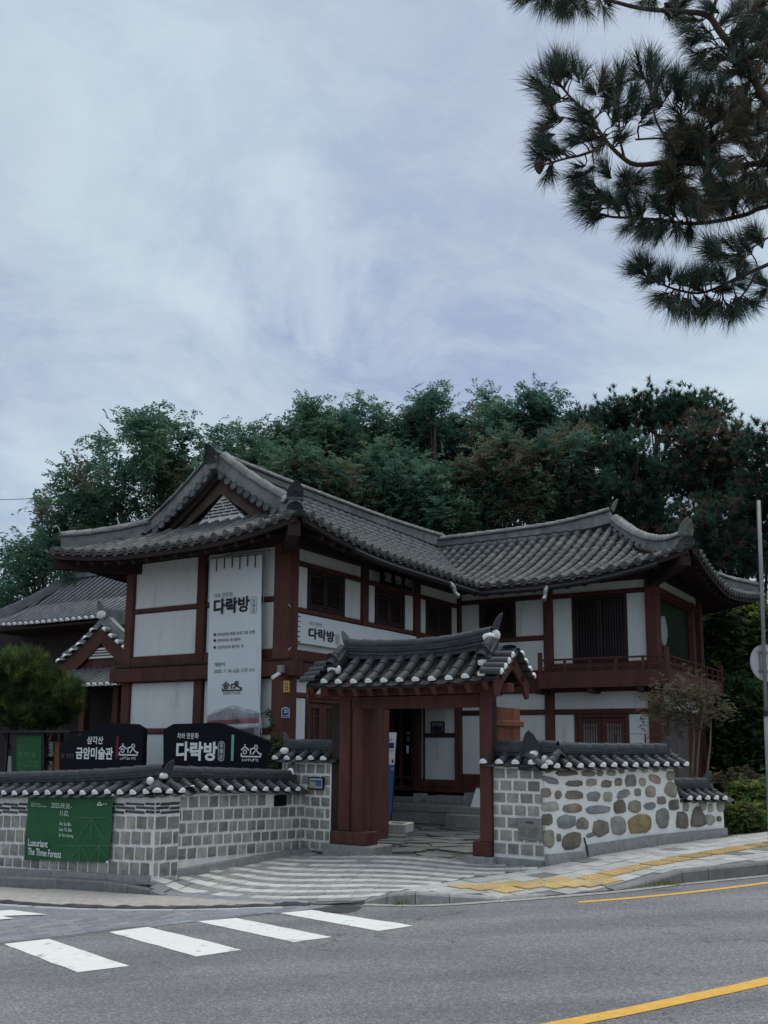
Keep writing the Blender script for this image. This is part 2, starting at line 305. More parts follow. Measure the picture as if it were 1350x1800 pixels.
# shared unit meshes (cached per material)
_unit = {}
def unit(kind, m, var=0):
    k = (kind, m.name, var)
    if k in _unit: return _unit[k]
    b = MB(); sm = False
    if kind == 'box':              # -0.5..0.5 cube, chamfered
        c = .04
        r2 = random.Random(var)
        P = []
        for zz, ins in ((-.5, c), (-.5 + c, 0), (.5 - c, 0), (.5, c)):
            h = .5 - ins; q = .5 - c if ins == 0 else h
            P.append([(-h, -h, zz), (h, -h, zz), (h, h, zz), (-h, h, zz)])
        for L in P: b.v += L
        for k2 in range(3):
            for j in range(4): b.f.append((k2 * 4 + j, k2 * 4 + (j + 1) % 4, k2 * 4 + 4 + (j + 1) % 4, k2 * 4 + 4 + j))
        b.f.append((3, 2, 1, 0)); b.f.append((12, 13, 14, 15))
    elif kind == 'block':          # rough split stone, x,z in -.5...5, front towards +y (0..1)
        r2 = random.Random(var * 7 + 3); n = 4
        idx = {}
        for i in range(n):
            for j in range(n):
                x = i / (n - 1) - .5; z = j / (n - 1) - .5; edge = i in (0, n - 1) or j in (0, n - 1)
                y = .55 + r2.uniform(-.1, .1) if edge else 1 + r2.uniform(-.35, .3)
                if edge: x *= 1 - r2.uniform(0, .03); z *= 1 - r2.uniform(0, .03)
                idx[i, j] = len(b.v); b.v.append((x, y, z))
        for i in range(n - 1):
            for j in range(n - 1): b.f.append((idx[i + 1, j], idx[i, j], idx[i, j + 1], idx[i + 1, j + 1]))
        ring = [idx[i, 0] for i in range(n)] + [idx[n - 1, j] for j in range(1, n)] + [idx[i, n - 1] for i in range(n - 2, -1, -1)] + [idx[0, j] for j in range(n - 2, 0, -1)]
        o = len(b.v)
        for q in ring: b.v.append((b.v[q][0], -.2, b.v[q][2]))
        for k2 in range(len(ring)): b.f.append((ring[k2], ring[(k2 + 1) % len(ring)], o + (k2 + 1) % len(ring), o + k2))
    elif kind == 'cover':          # convex roof tile: y 0 (low end) .. 1, half round in x/z
        n = 7; sm = True
        for y, r in ((0, 1.0), (1, .90)):
            for j in range(n + 1): a = PI * j / n; b.v.append((math.cos(a) * r, y, math.sin(a) * r))
        for j in range(n): b.f.append((j, j + 1, n + 2 + j, n + 1 + j))
        o = len(b.v)
        for j in range(n + 1): a = PI * j / n; b.v.append((math.cos(a) * .78, 0, math.sin(a) * .78 - .02))
        for j in range(n): b.f.append((j + 1, j, o + j, o + j + 1))
        o2 = len(b.v)
        for j in range(n + 1): a = PI * j / n; b.v.append((math.cos(a) * .78, .3, math.sin(a) * .78 - .02))
        for j in range(n): b.f.append((o + j + 1, o + j, o2 + j, o2 + j + 1))
        b.f.append(tuple(o2 + j for j in range(n + 1)))
    elif kind == 'plug':           # rounded plaster end
        n = 8; sm = True; r2 = random.Random(var + 5)
        prof = ((.18, .96), (-.12, .93), (-.30, .70), (-.38, .30))
        for y, r in prof:
            for j in range(n + 1): a = PI * j / n; b.v.append((math.cos(a) * r * r2.uniform(.95, 1.04), y, math.sin(a) * r * r2.uniform(.93, 1.05) - .06))
        for k2 in range(len(prof) - 1):
            for j in range(n): b.f.append((k2 * (n + 1) + j + 1, k2 * (n + 1) + j, (k2 + 1) * (n + 1) + j, (k2 + 1) * (n + 1) + j + 1))
        o = (len(prof) - 1) * (n + 1); b.f.append(tuple(o + j for j in range(n + 1))[::-1])
        b.f.append((0, n + 1, 2 * (n + 1), 3 * (n + 1), 3 * (n + 1) + n, 2 * (n + 1) + n, n + 1 + n, n))
    elif kind == 'disc':           # round eave end tile, face towards -y
        n = 12
        for y, r in ((.22, .98), (-.10, 1.0), (-.10, .82), (-.04, .76)):
            for j in range(n): a = 2 * PI * j / n; b.v.append((math.cos(a) * r, y, math.sin(a) * r))
        for k2 in range(3):
            for j in range(n): b.f.append((k2 * n + (j + 1) % n, k2 * n + j, (k2 + 1) * n + j, (k2 + 1) * n + (j + 1) % n))
        b.f.append(tuple(3 * n + j for j in range(n)))
    elif kind == 'pan':            # concave tile
        n = 6; sm = True
        for y, zz in ((0, 0), (1, 0), (0, -.16), (1, -.16)):
            for j in range(n + 1): x = -1 + 2 * j / n; b.v.append((x, y, -.55 * (1 - x * x) + zz))
        q = n + 1
        for j in range(n):
            b.f.append((j, j + 1, q + j + 1, q + j)); b.f.append((2 * q + j, 3 * q + j, 3 * q + j + 1, 2 * q + j + 1)); b.f.append((j + 1, j, 2 * q + j, 2 * q + j + 1))
    elif kind == 'mangwa':         # pointed upturned ridge end, facing -y, x -1..1, z 0..1
        sm = False
        prof = [(-.95, 0), (-1, .35), (-.86, .72), (-.5, 1.08), (0, 1.3), (.5, 1.08), (.86, .72), (1, .35), (.95, 0)]
        n = len(prof)
        for y, s, dz in ((0, 1, 0), (-.12, 1, 0), (-.12, .84, .03), (-.05, .78, .03)):
            for x, z in prof: b.v.append((x * s, y - .35 * (z * s) ** 2, z * s + dz))
        for k2 in range(3):
            for j in range(n - 1): b.f.append((k2 * n + j, k2 * n + j + 1, (k2 + 1) * n + j + 1, (k2 + 1) * n + j))
        b.f.append(tuple(range(n))[::-1]); b.f.append(tuple(3 * n + j for j in range(n)))
        b.f.append((0, n, n + n - 1, n - 1))
    elif kind == 'blob':           # lump of plaster
        r2 = random.Random(var + 9); sm = True; n = 8
        for k2, (z, r) in enumerate(((-.5, .45), (-.3, .9), (.1, 1), (.4, .75), (.55, .3))):
            for j in range(n): a = 2 * PI * j / n; b.v.append((math.cos(a) * r * r2.uniform(.85, 1.1), math.sin(a) * r * r2.uniform(.85, 1.1), z))
        for k2 in range(4):
            for j in range(n): b.f.append((k2 * n + j, k2 * n + (j + 1) % n, (k2 + 1) * n + (j + 1) % n, (k2 + 1) * n + j))
        b.f.append(tuple(range(n))[::-1]); b.f.append(tuple(4 * n + j for j in range(n)))
    b.m = [0] * len(b.f)
    me = b.mesh(kind + '_' + m.name, m, sm); _unit[k] = me; return me
def merged(me, Ms, name):
    nv = len(me.vertices); co = np.empty(nv * 3); me.vertices.foreach_get('co', co); co = co.reshape(-1, 3)
    Vs = np.concatenate([co @ np.array(M)[:3, :3].T + np.array(M)[:3, 3] for M in Ms])
    fs = [tuple(p.vertices) for p in me.polygons]; F = []
    for k in range(len(Ms)): F += [tuple(i + k * nv for i in f) for f in fs]
    m2 = bpy.data.meshes.new(name); m2.from_pydata(Vs.tolist(), [], F)
    for q in me.materials: m2.materials.append(q)
    m2.polygons.foreach_set('use_smooth', [me.polygons[0].use_smooth] * len(F)); m2.update(); return m2
def emit(parent, name, me, Ms, limit=300, stuff_name=None):
    """the nearest 'limit' pieces as objects, the rest joined as stuff"""
    Ms = sorted(Ms, key=lambda M: (M.translation - EYE).length)
    mes = me if isinstance(me, list) else [me]
    for k, M in enumerate(Ms[:limit]): add(name, mes[k % len(mes)], parent, M)
    if len(Ms) > limit: add(stuff_name or name, merged(mes[0], Ms[limit:], name), parent, Matrix(), 'stuff')
class Fr:
    """a vertical plane: a along X, z up, d outwards"""
    def __init__(s, P, X, n): s.P = Vector((P[0], P[1], 0)); s.X = X; s.n = n
    def pt(s, a, z, d=0): return s.P + s.X * a + Z * z + s.n * d
    def px(s, x, y, d=0):
        q = onplane(x, y, s.P + s.n * d, s.n) - s.P; return q.dot(s.X), q.z
    def box(s, mb, a0, a1, z0, z1, d0, d1, m=0):
        mb.box(s.pt((a0 + a1) / 2, (z0 + z1) / 2, (d0 + d1) / 2), s.X * ((a1 - a0) / 2), s.n * ((d1 - d0) / 2), Z * ((z1 - z0) / 2), m)
    def M(s, a0, a1, z0, z1, d0, d1):   # matrix for a unit box
        return frame_M(s.pt((a0 + a1) / 2, (z0 + z1) / 2, (d0 + d1) / 2), s.X * (a1 - a0), s.n * (d1 - d0), Z * (z1 - z0))
    def part(s, name, a0, a1, z0, z1, d0, d1, m, parent):
        return add(name, cbox(abs(a1 - a0), abs(d1 - d0), abs(z1 - z0), m), parent, frame_M(s.pt((a0 + a1) / 2, min(z0, z1), (d0 + d1) / 2), s.X, s.X.cross(Z) * -1, Z))
_cb = {}
def cbox(lx, ly, lz, m, c=None):
    """box standing on z = 0, centred in x and y, edges chamfered"""
    k = (round(lx, 4), round(ly, 4), round(lz, 4), m.name)
    if k in _cb: return _cb[k]
    c = min(.012, lx * .2, ly * .2, lz * .2) if c is None else c
    b = MB(); L = []
    for z, i in ((0, c), (c, 0), (lz - c, 0), (lz, c)):
        x, y = lx / 2 - i, ly / 2 - i; q = c if i == 0 else 0
        if i == 0: L.append([(-x + c, -y, z), (x - c, -y, z), (x, -y + c, z), (x, y - c, z), (x - c, y, z), (-x + c, y, z), (-x, y - c, z), (-x, -y + c, z)])
        else: L.append([(-x, -y, z), (x, -y, z), (x, -y, z), (x, y, z), (x, y, z), (-x, y, z), (-x, y, z), (-x, -y, z)])
    # top and bottom as 4-gons, middle rings of 8
    b.v += [L[0][0], L[0][1], L[0][3], L[0][5]] + L[1] + L[2] + [L[3][0], L[3][1], L[3][3], L[3][5]]
    b.f.append((3, 2, 1, 0))
    for r, base8, flip in ((0, 4, False), (20, 12, True)):
        q = [r, r + 1, r + 2, r + 3]
        for s in range(4):
            e0, e1 = base8 + 2 * s, base8 + 2 * s + 1; nx = base8 + (2 * s + 2) % 8
            f1 = (q[s], q[(s + 1) % 4], e1, e0); f2 = (q[(s + 1) % 4], nx, e1)
            b.f.append(f1[::-1] if flip else f1); b.f.append(f2[::-1] if flip else f2)
    for s in range(8): b.f.append((4 + s, 4 + (s + 1) % 8, 12 + (s + 1) % 8, 12 + s))
    b.f.append((20, 21, 22, 23)); b.m = [0] * len(b.f)
    me = b.mesh('timber' if 'timber' in m.name else 'box_piece', m); _cb[k] = me; return me
# lettering, fitted to its box at the end of the script
TEXTS = []
def text(parent, body, fr, x0, y0, x1, y1, m, d=0.0, bold=0.0, name='lettering', aw=None):
    """letters fitted to the photo box (x0,y0 lower left; x1,y1 upper right) on plane fr at distance d"""
    a0, z0 = fr.px(x0, y0, d); a1, _ = fr.px(x1, y0, d); _, z1 = fr.px(x0, y1, d)
    text_at(parent, body, fr, a0, a1, z0, z1, m, d, bold, name)
def text_at(parent, body, fr, a0, a1, z0, z1, m, d=0.0, bold=0.0, name='lettering', shear=0.0):
    c = bpy.data.curves.new(name, 'FONT'); c.body = body; c.size = 1; c.extrude = .0; c.offset = bold; c.resolution_u = 2
    c.materials.append(m); c.shear = shear
    o = link(bpy.data.objects.new(name, c)); o.parent = parent
    TEXTS.append((o, parent, fr, a0, a1, z0, z1, d))
def strokes(parent, fr, a0, z0, W, H, lines, wd, m, d, name='emblem'):
    b = MB()
    for L in lines:
        P = [fr.pt(a0 + x * W, z0 + y * H, d) for x, y in L]
        for p, q in zip(P[:-1], P[1:]):
            if (q - p).length < 1e-6: continue
            t = (q - p).normalized(); sd = t.cross(fr.n) * wd / 2; e = t * wd * .4; th = fr.n * .003
            b.prism([p - e - sd, q + e - sd, q + e + sd, p - e + sd], th)
    return b.build(name, m, parent)
def circ(cx, cy, rx, ry, n=14): return [(cx + rx * math.cos(2 * PI * k / n), cy + ry * math.sin(2 * PI * k / n)) for k in range(n + 1)]
HOUSE_LOGO = [[(.17, 1.0), (.17, .88)], [(0, .70), (.10, .82), (.17, .87), (.24, .82), (.36, .70)], circ(.17, .57, .085, .11), [(.46, .76), (.46, .46)], [(.46, .74), (.62, .80)],
              circ(.73, .86, .075, .11), [(.58, .46), (.68, .62), (.73, .74), (.80, .60), (.88, .50), (1.0, .46)], [(0, .46), (0, .30), (.96, .30), (.96, .42)]]
def inpoly(x, y, P):
    c = False; j = len(P) - 1
    for i in range(len(P)):
        xi, yi = P[i][0], P[i][1]; xj, yj = P[j][0], P[j][1]
        if (yi > y) != (yj > y) and x < (xj - xi) * (y - yi) / (yj - yi) + xi: c = not c
        j = i
    return c

# ================================================================== GROUND
KERB = [(-700, 1500, .14), (-60, 1554, .14), (0, 1560, .14), (100, 1564, .14), (180, 1568.5, .13), (223, 1570.5, .10), (300, 1572, .012), (420, 1583, .012), (560, 1590, .012), (640, 1589, .03), (680, 1590, .10), (730, 1591, .125),
        (790, 1589, .09), (880, 1583, .02), (960, 1577, .02), (1080, 1567, .02), (1150, 1559, .07), (1200, 1553, .135), (1246, 1548.5, .14), (1350, 1538, .14), (1600, 1511, .14)]
kerb_pts = [(onroad(x, y), h) for x, y, h in KERB]
gate0 = aty(600, 1304, 14.15)
cps = [aty(600, 1500, 14.1), aty(657, 1501, 13.8), aty(760, 1508, 13.3), aty(867, 1518, 12.8), aty(952, 1519, 12.42), aty(1030, 1503, 12.83), aty(1150, 1484, 13.6), aty(1274, 1468, 14.47), aty(1350, 1460, 15.0), aty(1600, 1440, 17),
       aty(278, 1546, 12.0), aty(322, 1541, 12.37), aty(538, 1497, 14.5), aty(430, 1518, 13.5), aty(0, 1536, 13.7), aty(-60, 1533, 14.3), aty(-500, 1500, 19)]
cps += [p + Z * h for p, h in kerb_pts]
_P = np.array([tuple(q) for q in cps]); _n = len(_P)
_D = np.linalg.norm(_P[:, None, :2] - _P[None, :, :2], axis=2)
_A = np.zeros((_n + 3, _n + 3)); _A[:_n, :_n] = _D - np.eye(_n) * -.02; _A[:_n, _n] = 1; _A[:_n, _n + 1:] = _P[:, :2]; _A[_n, :_n] = 1; _A[_n + 1:, :_n] = _P[:, :2].T
_W = np.linalg.solve(_A, np.concatenate([_P[:, 2], [0, 0, 0]]))
def G(x, y):
    return float(np.linalg.norm(_P[:, :2] - np.array([x, y]), axis=1) @ _W[:_n] + _W[_n] + _W[_n + 1] * x + _W[_n + 2] * y)
def kerb_y(x):
    P = [p for p, h in kerb_pts]
    for a, b in zip(P[:-1], P[1:]):
        if a.x <= x <= b.x: return a.y + (b.y - a.y) * (x - a.x) / (b.x - a.x)
    return P[0].y if x < P[0].x else P[-1].y
def on_g(px, py):                      # photo pixel -> point on the walkway surface
    d = ray(px, py); t = 10 / d.y
    for _ in range(25):
        q = EYE + d * t; t += (q.z - G(q.x, q.y)) / max(.02, -d.z) * .8
    return EYE + d * t

# ground sheet: flat below the paving, rising to a wooded hill behind
def hill_z(x, y):
    b = road_z(x, y) - .22
    if y > 32: b += 7.5 * (1 - math.exp(-((y - 32) / 16) ** 1.5)) * (1 - .35 * math.exp(-((x + 26) / 12) ** 2))
    if y < 30 and y > 15: b = min(b, -.45 + .02 * max(0, x))
    return b
b = MB(); xs = [-400, -200, -120, -80] + list(range(-60, 61, 4)) + [80, 120, 200, 400]; ys = [-200, -80, -30, -12, 0, 8, 12, 15, 18, 22, 26, 30] + list(range(33, 84, 4)) + [120, 200, 400]
for y in ys:
    for x in xs: b.v.append((x, y, hill_z(x, y)))
nx = len(xs)
for j in range(len(ys) - 1):
    for i in range(nx - 1): b.f.append((j * nx + i, j * nx + i + 1, (j + 1) * nx + i + 1, (j + 1) * nx + i)); b.m.append(0)
b.build('ground', SOIL, kind='structure', smooth=True)

# road: asphalt up to its far edge line
ASPH = [onroad(x, y) for x, y in ((-900, 1770), (0, 1662), (200, 1637), (410, 1614), (620, 1593), (690, 1593), (760, 1594), (880, 1585), (960, 1579), (1080, 1569), (1150, 1561), (1246, 1550.5), (1350, 1540), (1600, 1513))]
ASPH = [Vector((-30, ASPH[0].y - 5, 0))] + ASPH + [Vector((30, ASPH[-1].y + 6, 0))]
b = MB()
for p in ASPH:
    for k in range(9):
        y = -9 + (p.y + 9) * k / 8; b.v.append((p.x, y, road_z(p.x, y)))
for i in range(len(ASPH) - 1):
    for k in range(8): b.f.append((i * 9 + k, i * 9 + 9 + k, i * 9 + 10 + k, i * 9 + k + 1)); b.m.append(0)
b.build('road', ASPHALT, kind='structure')
def road_quad(mb, P, off=.004, nseg=1):
    mb.quadv(*[(q.x, q.y, road_z(q.x, q.y) + off) for q in P])
# crosswalk stripes
for q in ([(6, 1660), (85.6, 1651), (226.6, 1699), (136, 1710)], [(191, 1639), (259, 1630), (426, 1670), (346, 1682)], [(345, 1620), (415, 1614), (583, 1648), (516, 1657)], [(490, 1605.6), (547, 1600), (728, 1628), (664, 1637)]):
    C4 = [onroad(*k) for k in q]; b = MB(); n = 10; r2 = random.Random(int(q[0][0]))
    L, Rr = [], []
    for k in range(n + 1):
        t = k / n; L.append(C4[0].lerp(C4[3], t) + Vector((r2.uniform(-.008, .008), r2.uniform(-.008, .008), 0))); Rr.append(C4[1].lerp(C4[2], t) + Vector((r2.uniform(-.008, .008), r2.uniform(-.008, .008), 0)))
    for k in range(n): road_quad(b, (L[k], L[k + 1], Rr[k + 1], Rr[k]))
    b.build('crosswalk_stripe', WLINE, kind='structure')
for q in ([(-60, 1607), (20, 1602), (83, 1610), (-10, 1613)], [(-90, 1617), (0, 1612), (25, 1617), (-40, 1622)]):
    b = MB(); road_quad(b, [onroad(*k) for k in q], .016); b.build('road_marking', WLINE, kind='structure')
def strip(name, L, wd, m, off=.004):
    b = MB(); P = []
    for i, p in enumerate(L):
        t = (L[min(i + 1, len(L) - 1)] - L[max(0, i - 1)]); t.z = 0; t.normalize(); s = Vector((-t.y, t.x, 0)) * wd / 2; P.append((p + s, p - s))
    for k in range(len(P) - 1): road_quad(b, (P[k][1], P[k + 1][1], P[k + 1][0], P[k][0]), off)
    b.build(name, m, kind='structure')
def smooth_line(P, n=8):
    out_ = []
    for i in range(len(P) - 1):
        p0, p1, p2, p3 = P[max(0, i - 1)], P[i], P[i + 1], P[min(len(P) - 1, i + 2)]
        for k in range(n):
            t = k / n; out_.append(.5 * ((2 * p1) + (p2 - p0) * t + (2 * p0 - 5 * p1 + 4 * p2 - p3) * t * t + (3 * p1 - p0 - 3 * p2 + p3) * t ** 3))
    return out_ + [P[-1]]
e = [onroad(*k) for k in ((1016, 1586.5), (1100, 1580), (1180, 1572.5), (1265, 1563), (1350, 1552), (1550, 1524))]
strip('yellow_edge_line', smooth_line(e), .095, YLINE)
e = [onroad(*k) for k in ((700, 1846), (860, 1824), (1000, 1798.5), (1120, 1775), (1240, 1749), (1350, 1724.5), (1700, 1640))]
strip('yellow_centre_line', smooth_line(e), .135, YLINE)
# concrete gutter along the kerb
kk = [p for p, h in kerb_pts[9:]]
strip('gutter', smooth_line([Vector((p.x, p.y - .055, 0)) for p in kk], 4), .13, mat('gutter_concrete', (.36, .35, .32), .95, .25, 14, 0, .5, 60, patch=((.2, .2, .19), 5, .55)), .006)
# manhole cover
c = onroad(605, 1598.5); b = MB()
for r0, r1, z0, z1 in ((.0, .21, .004, .004), (.21, .245, .002, .002)):
    n = 24
    ring = [[(c.x + r * math.cos(2 * PI * k / n), c.y + r * math.sin(2 * PI * k / n), road_z(c.x, c.y) + z) for k in range(n)] for r, z in ((r1, z1), (r1 - .005, z1 + .006))]
    b.prism(ring[0], (0, 0, .004))
for k in range(-2, 3):
    b.box((c.x, c.y + k * .09, road_z(c.x, c.y) + .009), Vector((.16 - abs(k) * .025, 0, 0)), Vector((0, .014, 0)), Vector((0, 0, .002)))
tag(b.build('manhole_cover', mat('worn_iron', (.07, .068, .066), .8, .3, 9)), 'dark round manhole cover in the asphalt beside the crosswalk', 'manhole cover')

# pavement base sheet (joint sand) under the pavers, from kerb to walls
b = MB(); cols = np.linspace(-14, 12, 170); rows = 16
for x in cols:
    y0 = kerb_y(x) + .07; y1 = max(y0 + .3, float(np.interp(x, [-14, -2.93, -2.70, -1.24, -.63, 2.15, 5.4, 12], [18.9, 12.0, 12.5, 14.5, 14.15, 12.41, 14.5, 18.8])) + .12)
    for k in range(rows): y = y0 + (y1 - y0) * (k / (rows - 1)) ** 1.3; b.v.append((x, y, G(x, y) - .016))
for i in range(len(cols) - 1):
    for k in range(rows - 1): b.f.append((i * rows + k, i * rows + rows + k, i * rows + rows + k + 1, i * rows + k + 1)); b.m.append(0)
PAVEMENT = b.build('pavement', JOINT, kind='structure')

# kerb stones
KR = struct_root('kerb', tuple(kerb_pts[12][0]))
def kerb_run(stations, m, L=1.0, wd=.15):
    P = [(p, h) for p, h in stations]
    acc = []
    for (p, h), (q, g) in zip(P[:-1], P[1:]):
        n = max(1, round((q - p).length / L))
        for k in range(n): acc.append((p.lerp(q, k / n), h + (g - h) * k / n))
    acc.append(P[-1])
    nds = []
    for i in range(len(acc)):
        t = acc[min(i + 1, len(acc) - 1)][0] - acc[max(i - 1, 0)][0]; t.z = 0; t.normalize(); nds.append(Vector((-t.y, t.x, 0)) * wd)
    for i_, ((p, h), (q, g)) in enumerate(zip(acc[:-1], acc[1:])):
        t = (q - p); t.z = 0; t.normalize(); e2 = t * .004; s, sq = nds[i_], nds[i_ + 1]
        A = [p + e2, q - e2, q - e2 + sq, p + e2 + s]; hs = [h, g, g, h]
        bot = [Vector((a.x, a.y, road_z(a.x, a.y) - .2)) for a in A]
        c2 = .018
        A2 = A
        top0 = [Vector((a.x, a.y, road_z(p.x, p.y) if i in (0, 3) else road_z(q.x, q.y))) for i, a in enumerate(A2)]
        mid_ = [Vector((a.x, a.y, a.z + hh - min(c2, hh * .5))) for a, hh in zip(top0, hs)]
        top = [Vector((a.x, a.y, a.z + hh + .004)) for a, hh in zip(top0, hs)]
        sn = s.normalized() * c2; top = [top[0] + sn, top[1] + sn, top[2], top[3]]
        mb = MB(); mb.box8(bot + mid_); i0 = len(mb.v); mb.v += [tuple(k) for k in top]
        mb.f.pop(1); mb.m.pop(1)
        for a_, b_ in ((0, 1), (1, 2), (2, 3), (3, 0)): mb.f.append((4 + a_, 4 + b_, i0 + b_, i0 + a_)); mb.m.append(0)
        mb.f.append((i0, i0 + 1, i0 + 2, i0 + 3)); mb.m.append(0)
        mb.build('kerb_stone', m, KR)
kerb_run(kerb_pts[0:7], GRAN_DK, 1.0)
kerb_run(kerb_pts[9:15], GRANITE, .9, .13)
kerb_run(kerb_pts[15:], GRAN_DK, 1.0)

# pavers ----------------------------------------------------------------
def paver(P, lx, ly, X, h=.05, lift=0.0, jit=.003):
    """matrix of a paver of size lx, ly whose top lies on the walkway"""
    Xd = Vector((X.x, X.y, 0)).normalized(); Yd = Vector((-Xd.y, Xd.x, 0)); e = .12
    gx = (G(P.x + Xd.x * e, P.y + Xd.y * e) - G(P.x - Xd.x * e, P.y - Xd.y * e)) / (2 * e); gy = (G(P.x + Yd.x * e, P.y + Yd.y * e) - G(P.x - Yd.x * e, P.y - Yd.y * e)) / (2 * e)
    gx = max(-.4, min(.4, gx)); gy = max(-.4, min(.4, gy))
    X3 = (Xd + Z * gx).normalized(); Y3 = (Yd + Z * gy); Y3 = (Y3 - X3 * Y3.dot(X3)).normalized(); Z3 = X3.cross(Y3)
    c = Vector((P.x, P.y, G(P.x, P.y) + lift + rnd.uniform(-jit, jit))) - Z3 * (h / 2)
    return frame_M(c, X3 * lx, Y3 * ly, Z3 * h)
A_ = lambda *k: on_g(*k)
plaza_poly = [A_(262, 1551), A_(300, 1544), A_(330, 1541), A_(430, 1518), A_(536, 1499), A_(600, 1504), A_(660, 1504), A_(760, 1506), A_(830, 1512), A_(870, 1520), A_(965, 1523), A_(880, 1534), A_(780, 1549), A_(715, 1562), A_(655, 1578), A_(600, 1582), A_(500, 1580), A_(420, 1577), A_(345, 1570), A_(300, 1563)]
plaza_xy = [(q.x, q.y) for q in plaza_poly]
PL = struct_root('plaza_paving', tuple(A_(560, 1540)))
wdir = Vector((.90, -.436, 0)).normalized(); wn = Vector((.436, .90, 0)).normalized(); o0 = A_(569, 1577)
lightM, darkM = [], []
for r_ in range(-3, 26):
    for s_ in range(-24, 26):
        s = s_ * .2 + (.1 if (r_ // 2) % 2 else 0)
        wig = .09 * math.sin(s * 2.3 + r_ * .12 + .4) + .02 * s * s * .5
        P = o0 + wdir * s + wn * (r_ * .165 + wig)
        if not inpoly(P.x, P.y, plaza_xy): continue
        sl = .09 * 2.3 * math.cos(s * 2.3 + r_ * .12 + .4) + .02 * s
        X = wdir + wn * sl
        M = paver(P, .197, .160, X)
        (lightM if r_ % 2 == 0 and rnd.random() > .05 else darkM).append(M)
emit(PL, 'paver', unit('box', PAVE_L), lightM, 150); emit(PL, 'paver', unit('box', PAVE_D), darkM, 150)

# right-hand pavement of large grey slabs with the yellow tactile line
slab_poly = [(q.x, q.y) for q in (A_(965, 1523), A_(1030, 1505), A_(1150, 1486), A_(1274, 1470), A_(1350, 1461))] + [(9.2, 18.2), (11.5, 15.2)] + [(p.x, p.y + .17) for p, h in reversed(kerb_pts[10:])] + [(q.x, q.y) for q in (A_(655, 1578), A_(715, 1562), A_(780, 1549), A_(880, 1534))]
tl = [A_(1000, 1552), A_(1100, 1530), A_(1200, 1509.5), A_(1350, 1484)]
td = (tl[3] - tl[0]); td.z = 0; td.normalize(); tn = Vector((-td.y, td.x, 0))
SL, SD = [], []; ro = tl[0] + tn * .15
SLABS = struct_root('slab_paving', tuple(tl[1]))
for i in range(-14, 32):
    for j in range(-9, 14):
        P = ro + td * (i * .30 + (.15 if j % 2 else 0)) + tn * (j * .30 + .15)
        if not inpoly(P.x, P.y, slab_poly): continue
        if P.x > 9: continue
        (SD if rnd.random() < .10 else SL).append(paver(P, .287, .287, td, .06))
emit(SLABS, 'paving_slab', [unit('box', SLAB_L)], SL, 250); emit(SLABS, 'paving_slab', [unit('box', SLAB_D)], SD, 50)
def tact_mesh(dots):
    b = MB(); b.box((0, 0, -.01), Vector((.148, 0, 0)), Vector((0, .148, 0)), Vector((0, 0, .012)))
    if dots:
        for i in range(4):
            for j in range(4):
                x, y = -.1 + i * .067, -.1 + j * .067
                b.v += [(x - .02, y, .002), (x, y - .02, .002), (x + .02, y, .002), (x, y + .02, .002), (x, y, .010)]; k = len(b.v) - 5
                for q in ((0, 1, 4), (1, 2, 4), (2, 3, 4), (3, 0, 4)): b.f.append(tuple(k + z for z in q)); b.m.append(0)
    else:
        for i in range(4): b.box((0, -.105 + i * .07, .004), Vector((.125, 0, 0)), Vector((0, .014, 0)), Vector((0, 0, .004)))
    return b.mesh('tactile_tile', TACT)
TB, TD = tact_mesh(False), tact_mesh(True)
TR = struct_root('tactile_strip', tuple(tl[0]))
def tact(P, me, X):
    M = paver(P, 1, 1, X, 1.0, .013, .002); M.translation = M.translation + Vector((M[0][2], M[1][2], M[2][2])) * .5; add('tactile_tile', me, TR, M)
L = smooth_line([Vector((q.x, q.y, 0)) for q in tl] + [tl[3] + td * 3.2], 12); acc = 0; last = L[0]
for p, q in zip(L[:-1], L[1:]):
    acc += (q - p).length
    if acc >= .302: acc = 0; tact(q, TB, q - p)
for x, y in ((818, 1559), (846, 1562), (872, 1558), (890, 1565), (903, 1555), (930, 1558), (952, 1552.5), (975, 1557), (985, 1549), (1008, 1555), (1036, 1554), (1062, 1550)): tact(A_(x, y), TD, td)

# side street on the left: blue-grey bricks, a pink-beige band, a wavy dark edge
SS = struct_root('side_street', tuple(onroad(200, 1620)))
wav = [onroad(x, y) for x, y in ((-300, 1560), (-60, 1583), (0, 1588), (70, 1592), (150, 1596), (235, 1597.5), (320, 1597.5), (400, 1596), (480, 1593.5), (560, 1592))]
side_poly = [(p.x, p.y + .03) for p in ASPH[1:7]] + [(p.x, p.y - .05) for p in reversed(wav)]
b = MB(); top = [p for p, h in kerb_pts[0:10]]
def yline(P, x):
    for a, c in zip(P[:-1], P[1:]):
        if a.x <= x <= c.x: return a.y + (c.y - a.y) * (x - a.x) / (c.x - a.x)
    return P[0].y + (P[1].y - P[0].y) * (x - P[0].x) / (P[1].x - P[0].x) if x < P[0].x else P[-1].y
xs = [-30, -20, -14, -10, -8] + [x * .5 - 7 for x in range(14)] + [-.2]
for x in xs:
    y0 = yline(ASPH, x); y1 = max(y0 + .05, yline(top, x))
    for k in range(6): y = y0 + (y1 - y0) * k / 5; b.v.append((x, y, road_z(x, y) + .003 - (.012 if k else 0)))
for i in range(len(xs) - 1):
    for k in range(5): b.f.append((i * 6 + k, i * 6 + 6 + k, i * 6 + 7 + k, i * 6 + k + 1)); b.m.append(0)
b.build('side_street_bed', JOINT, SS)
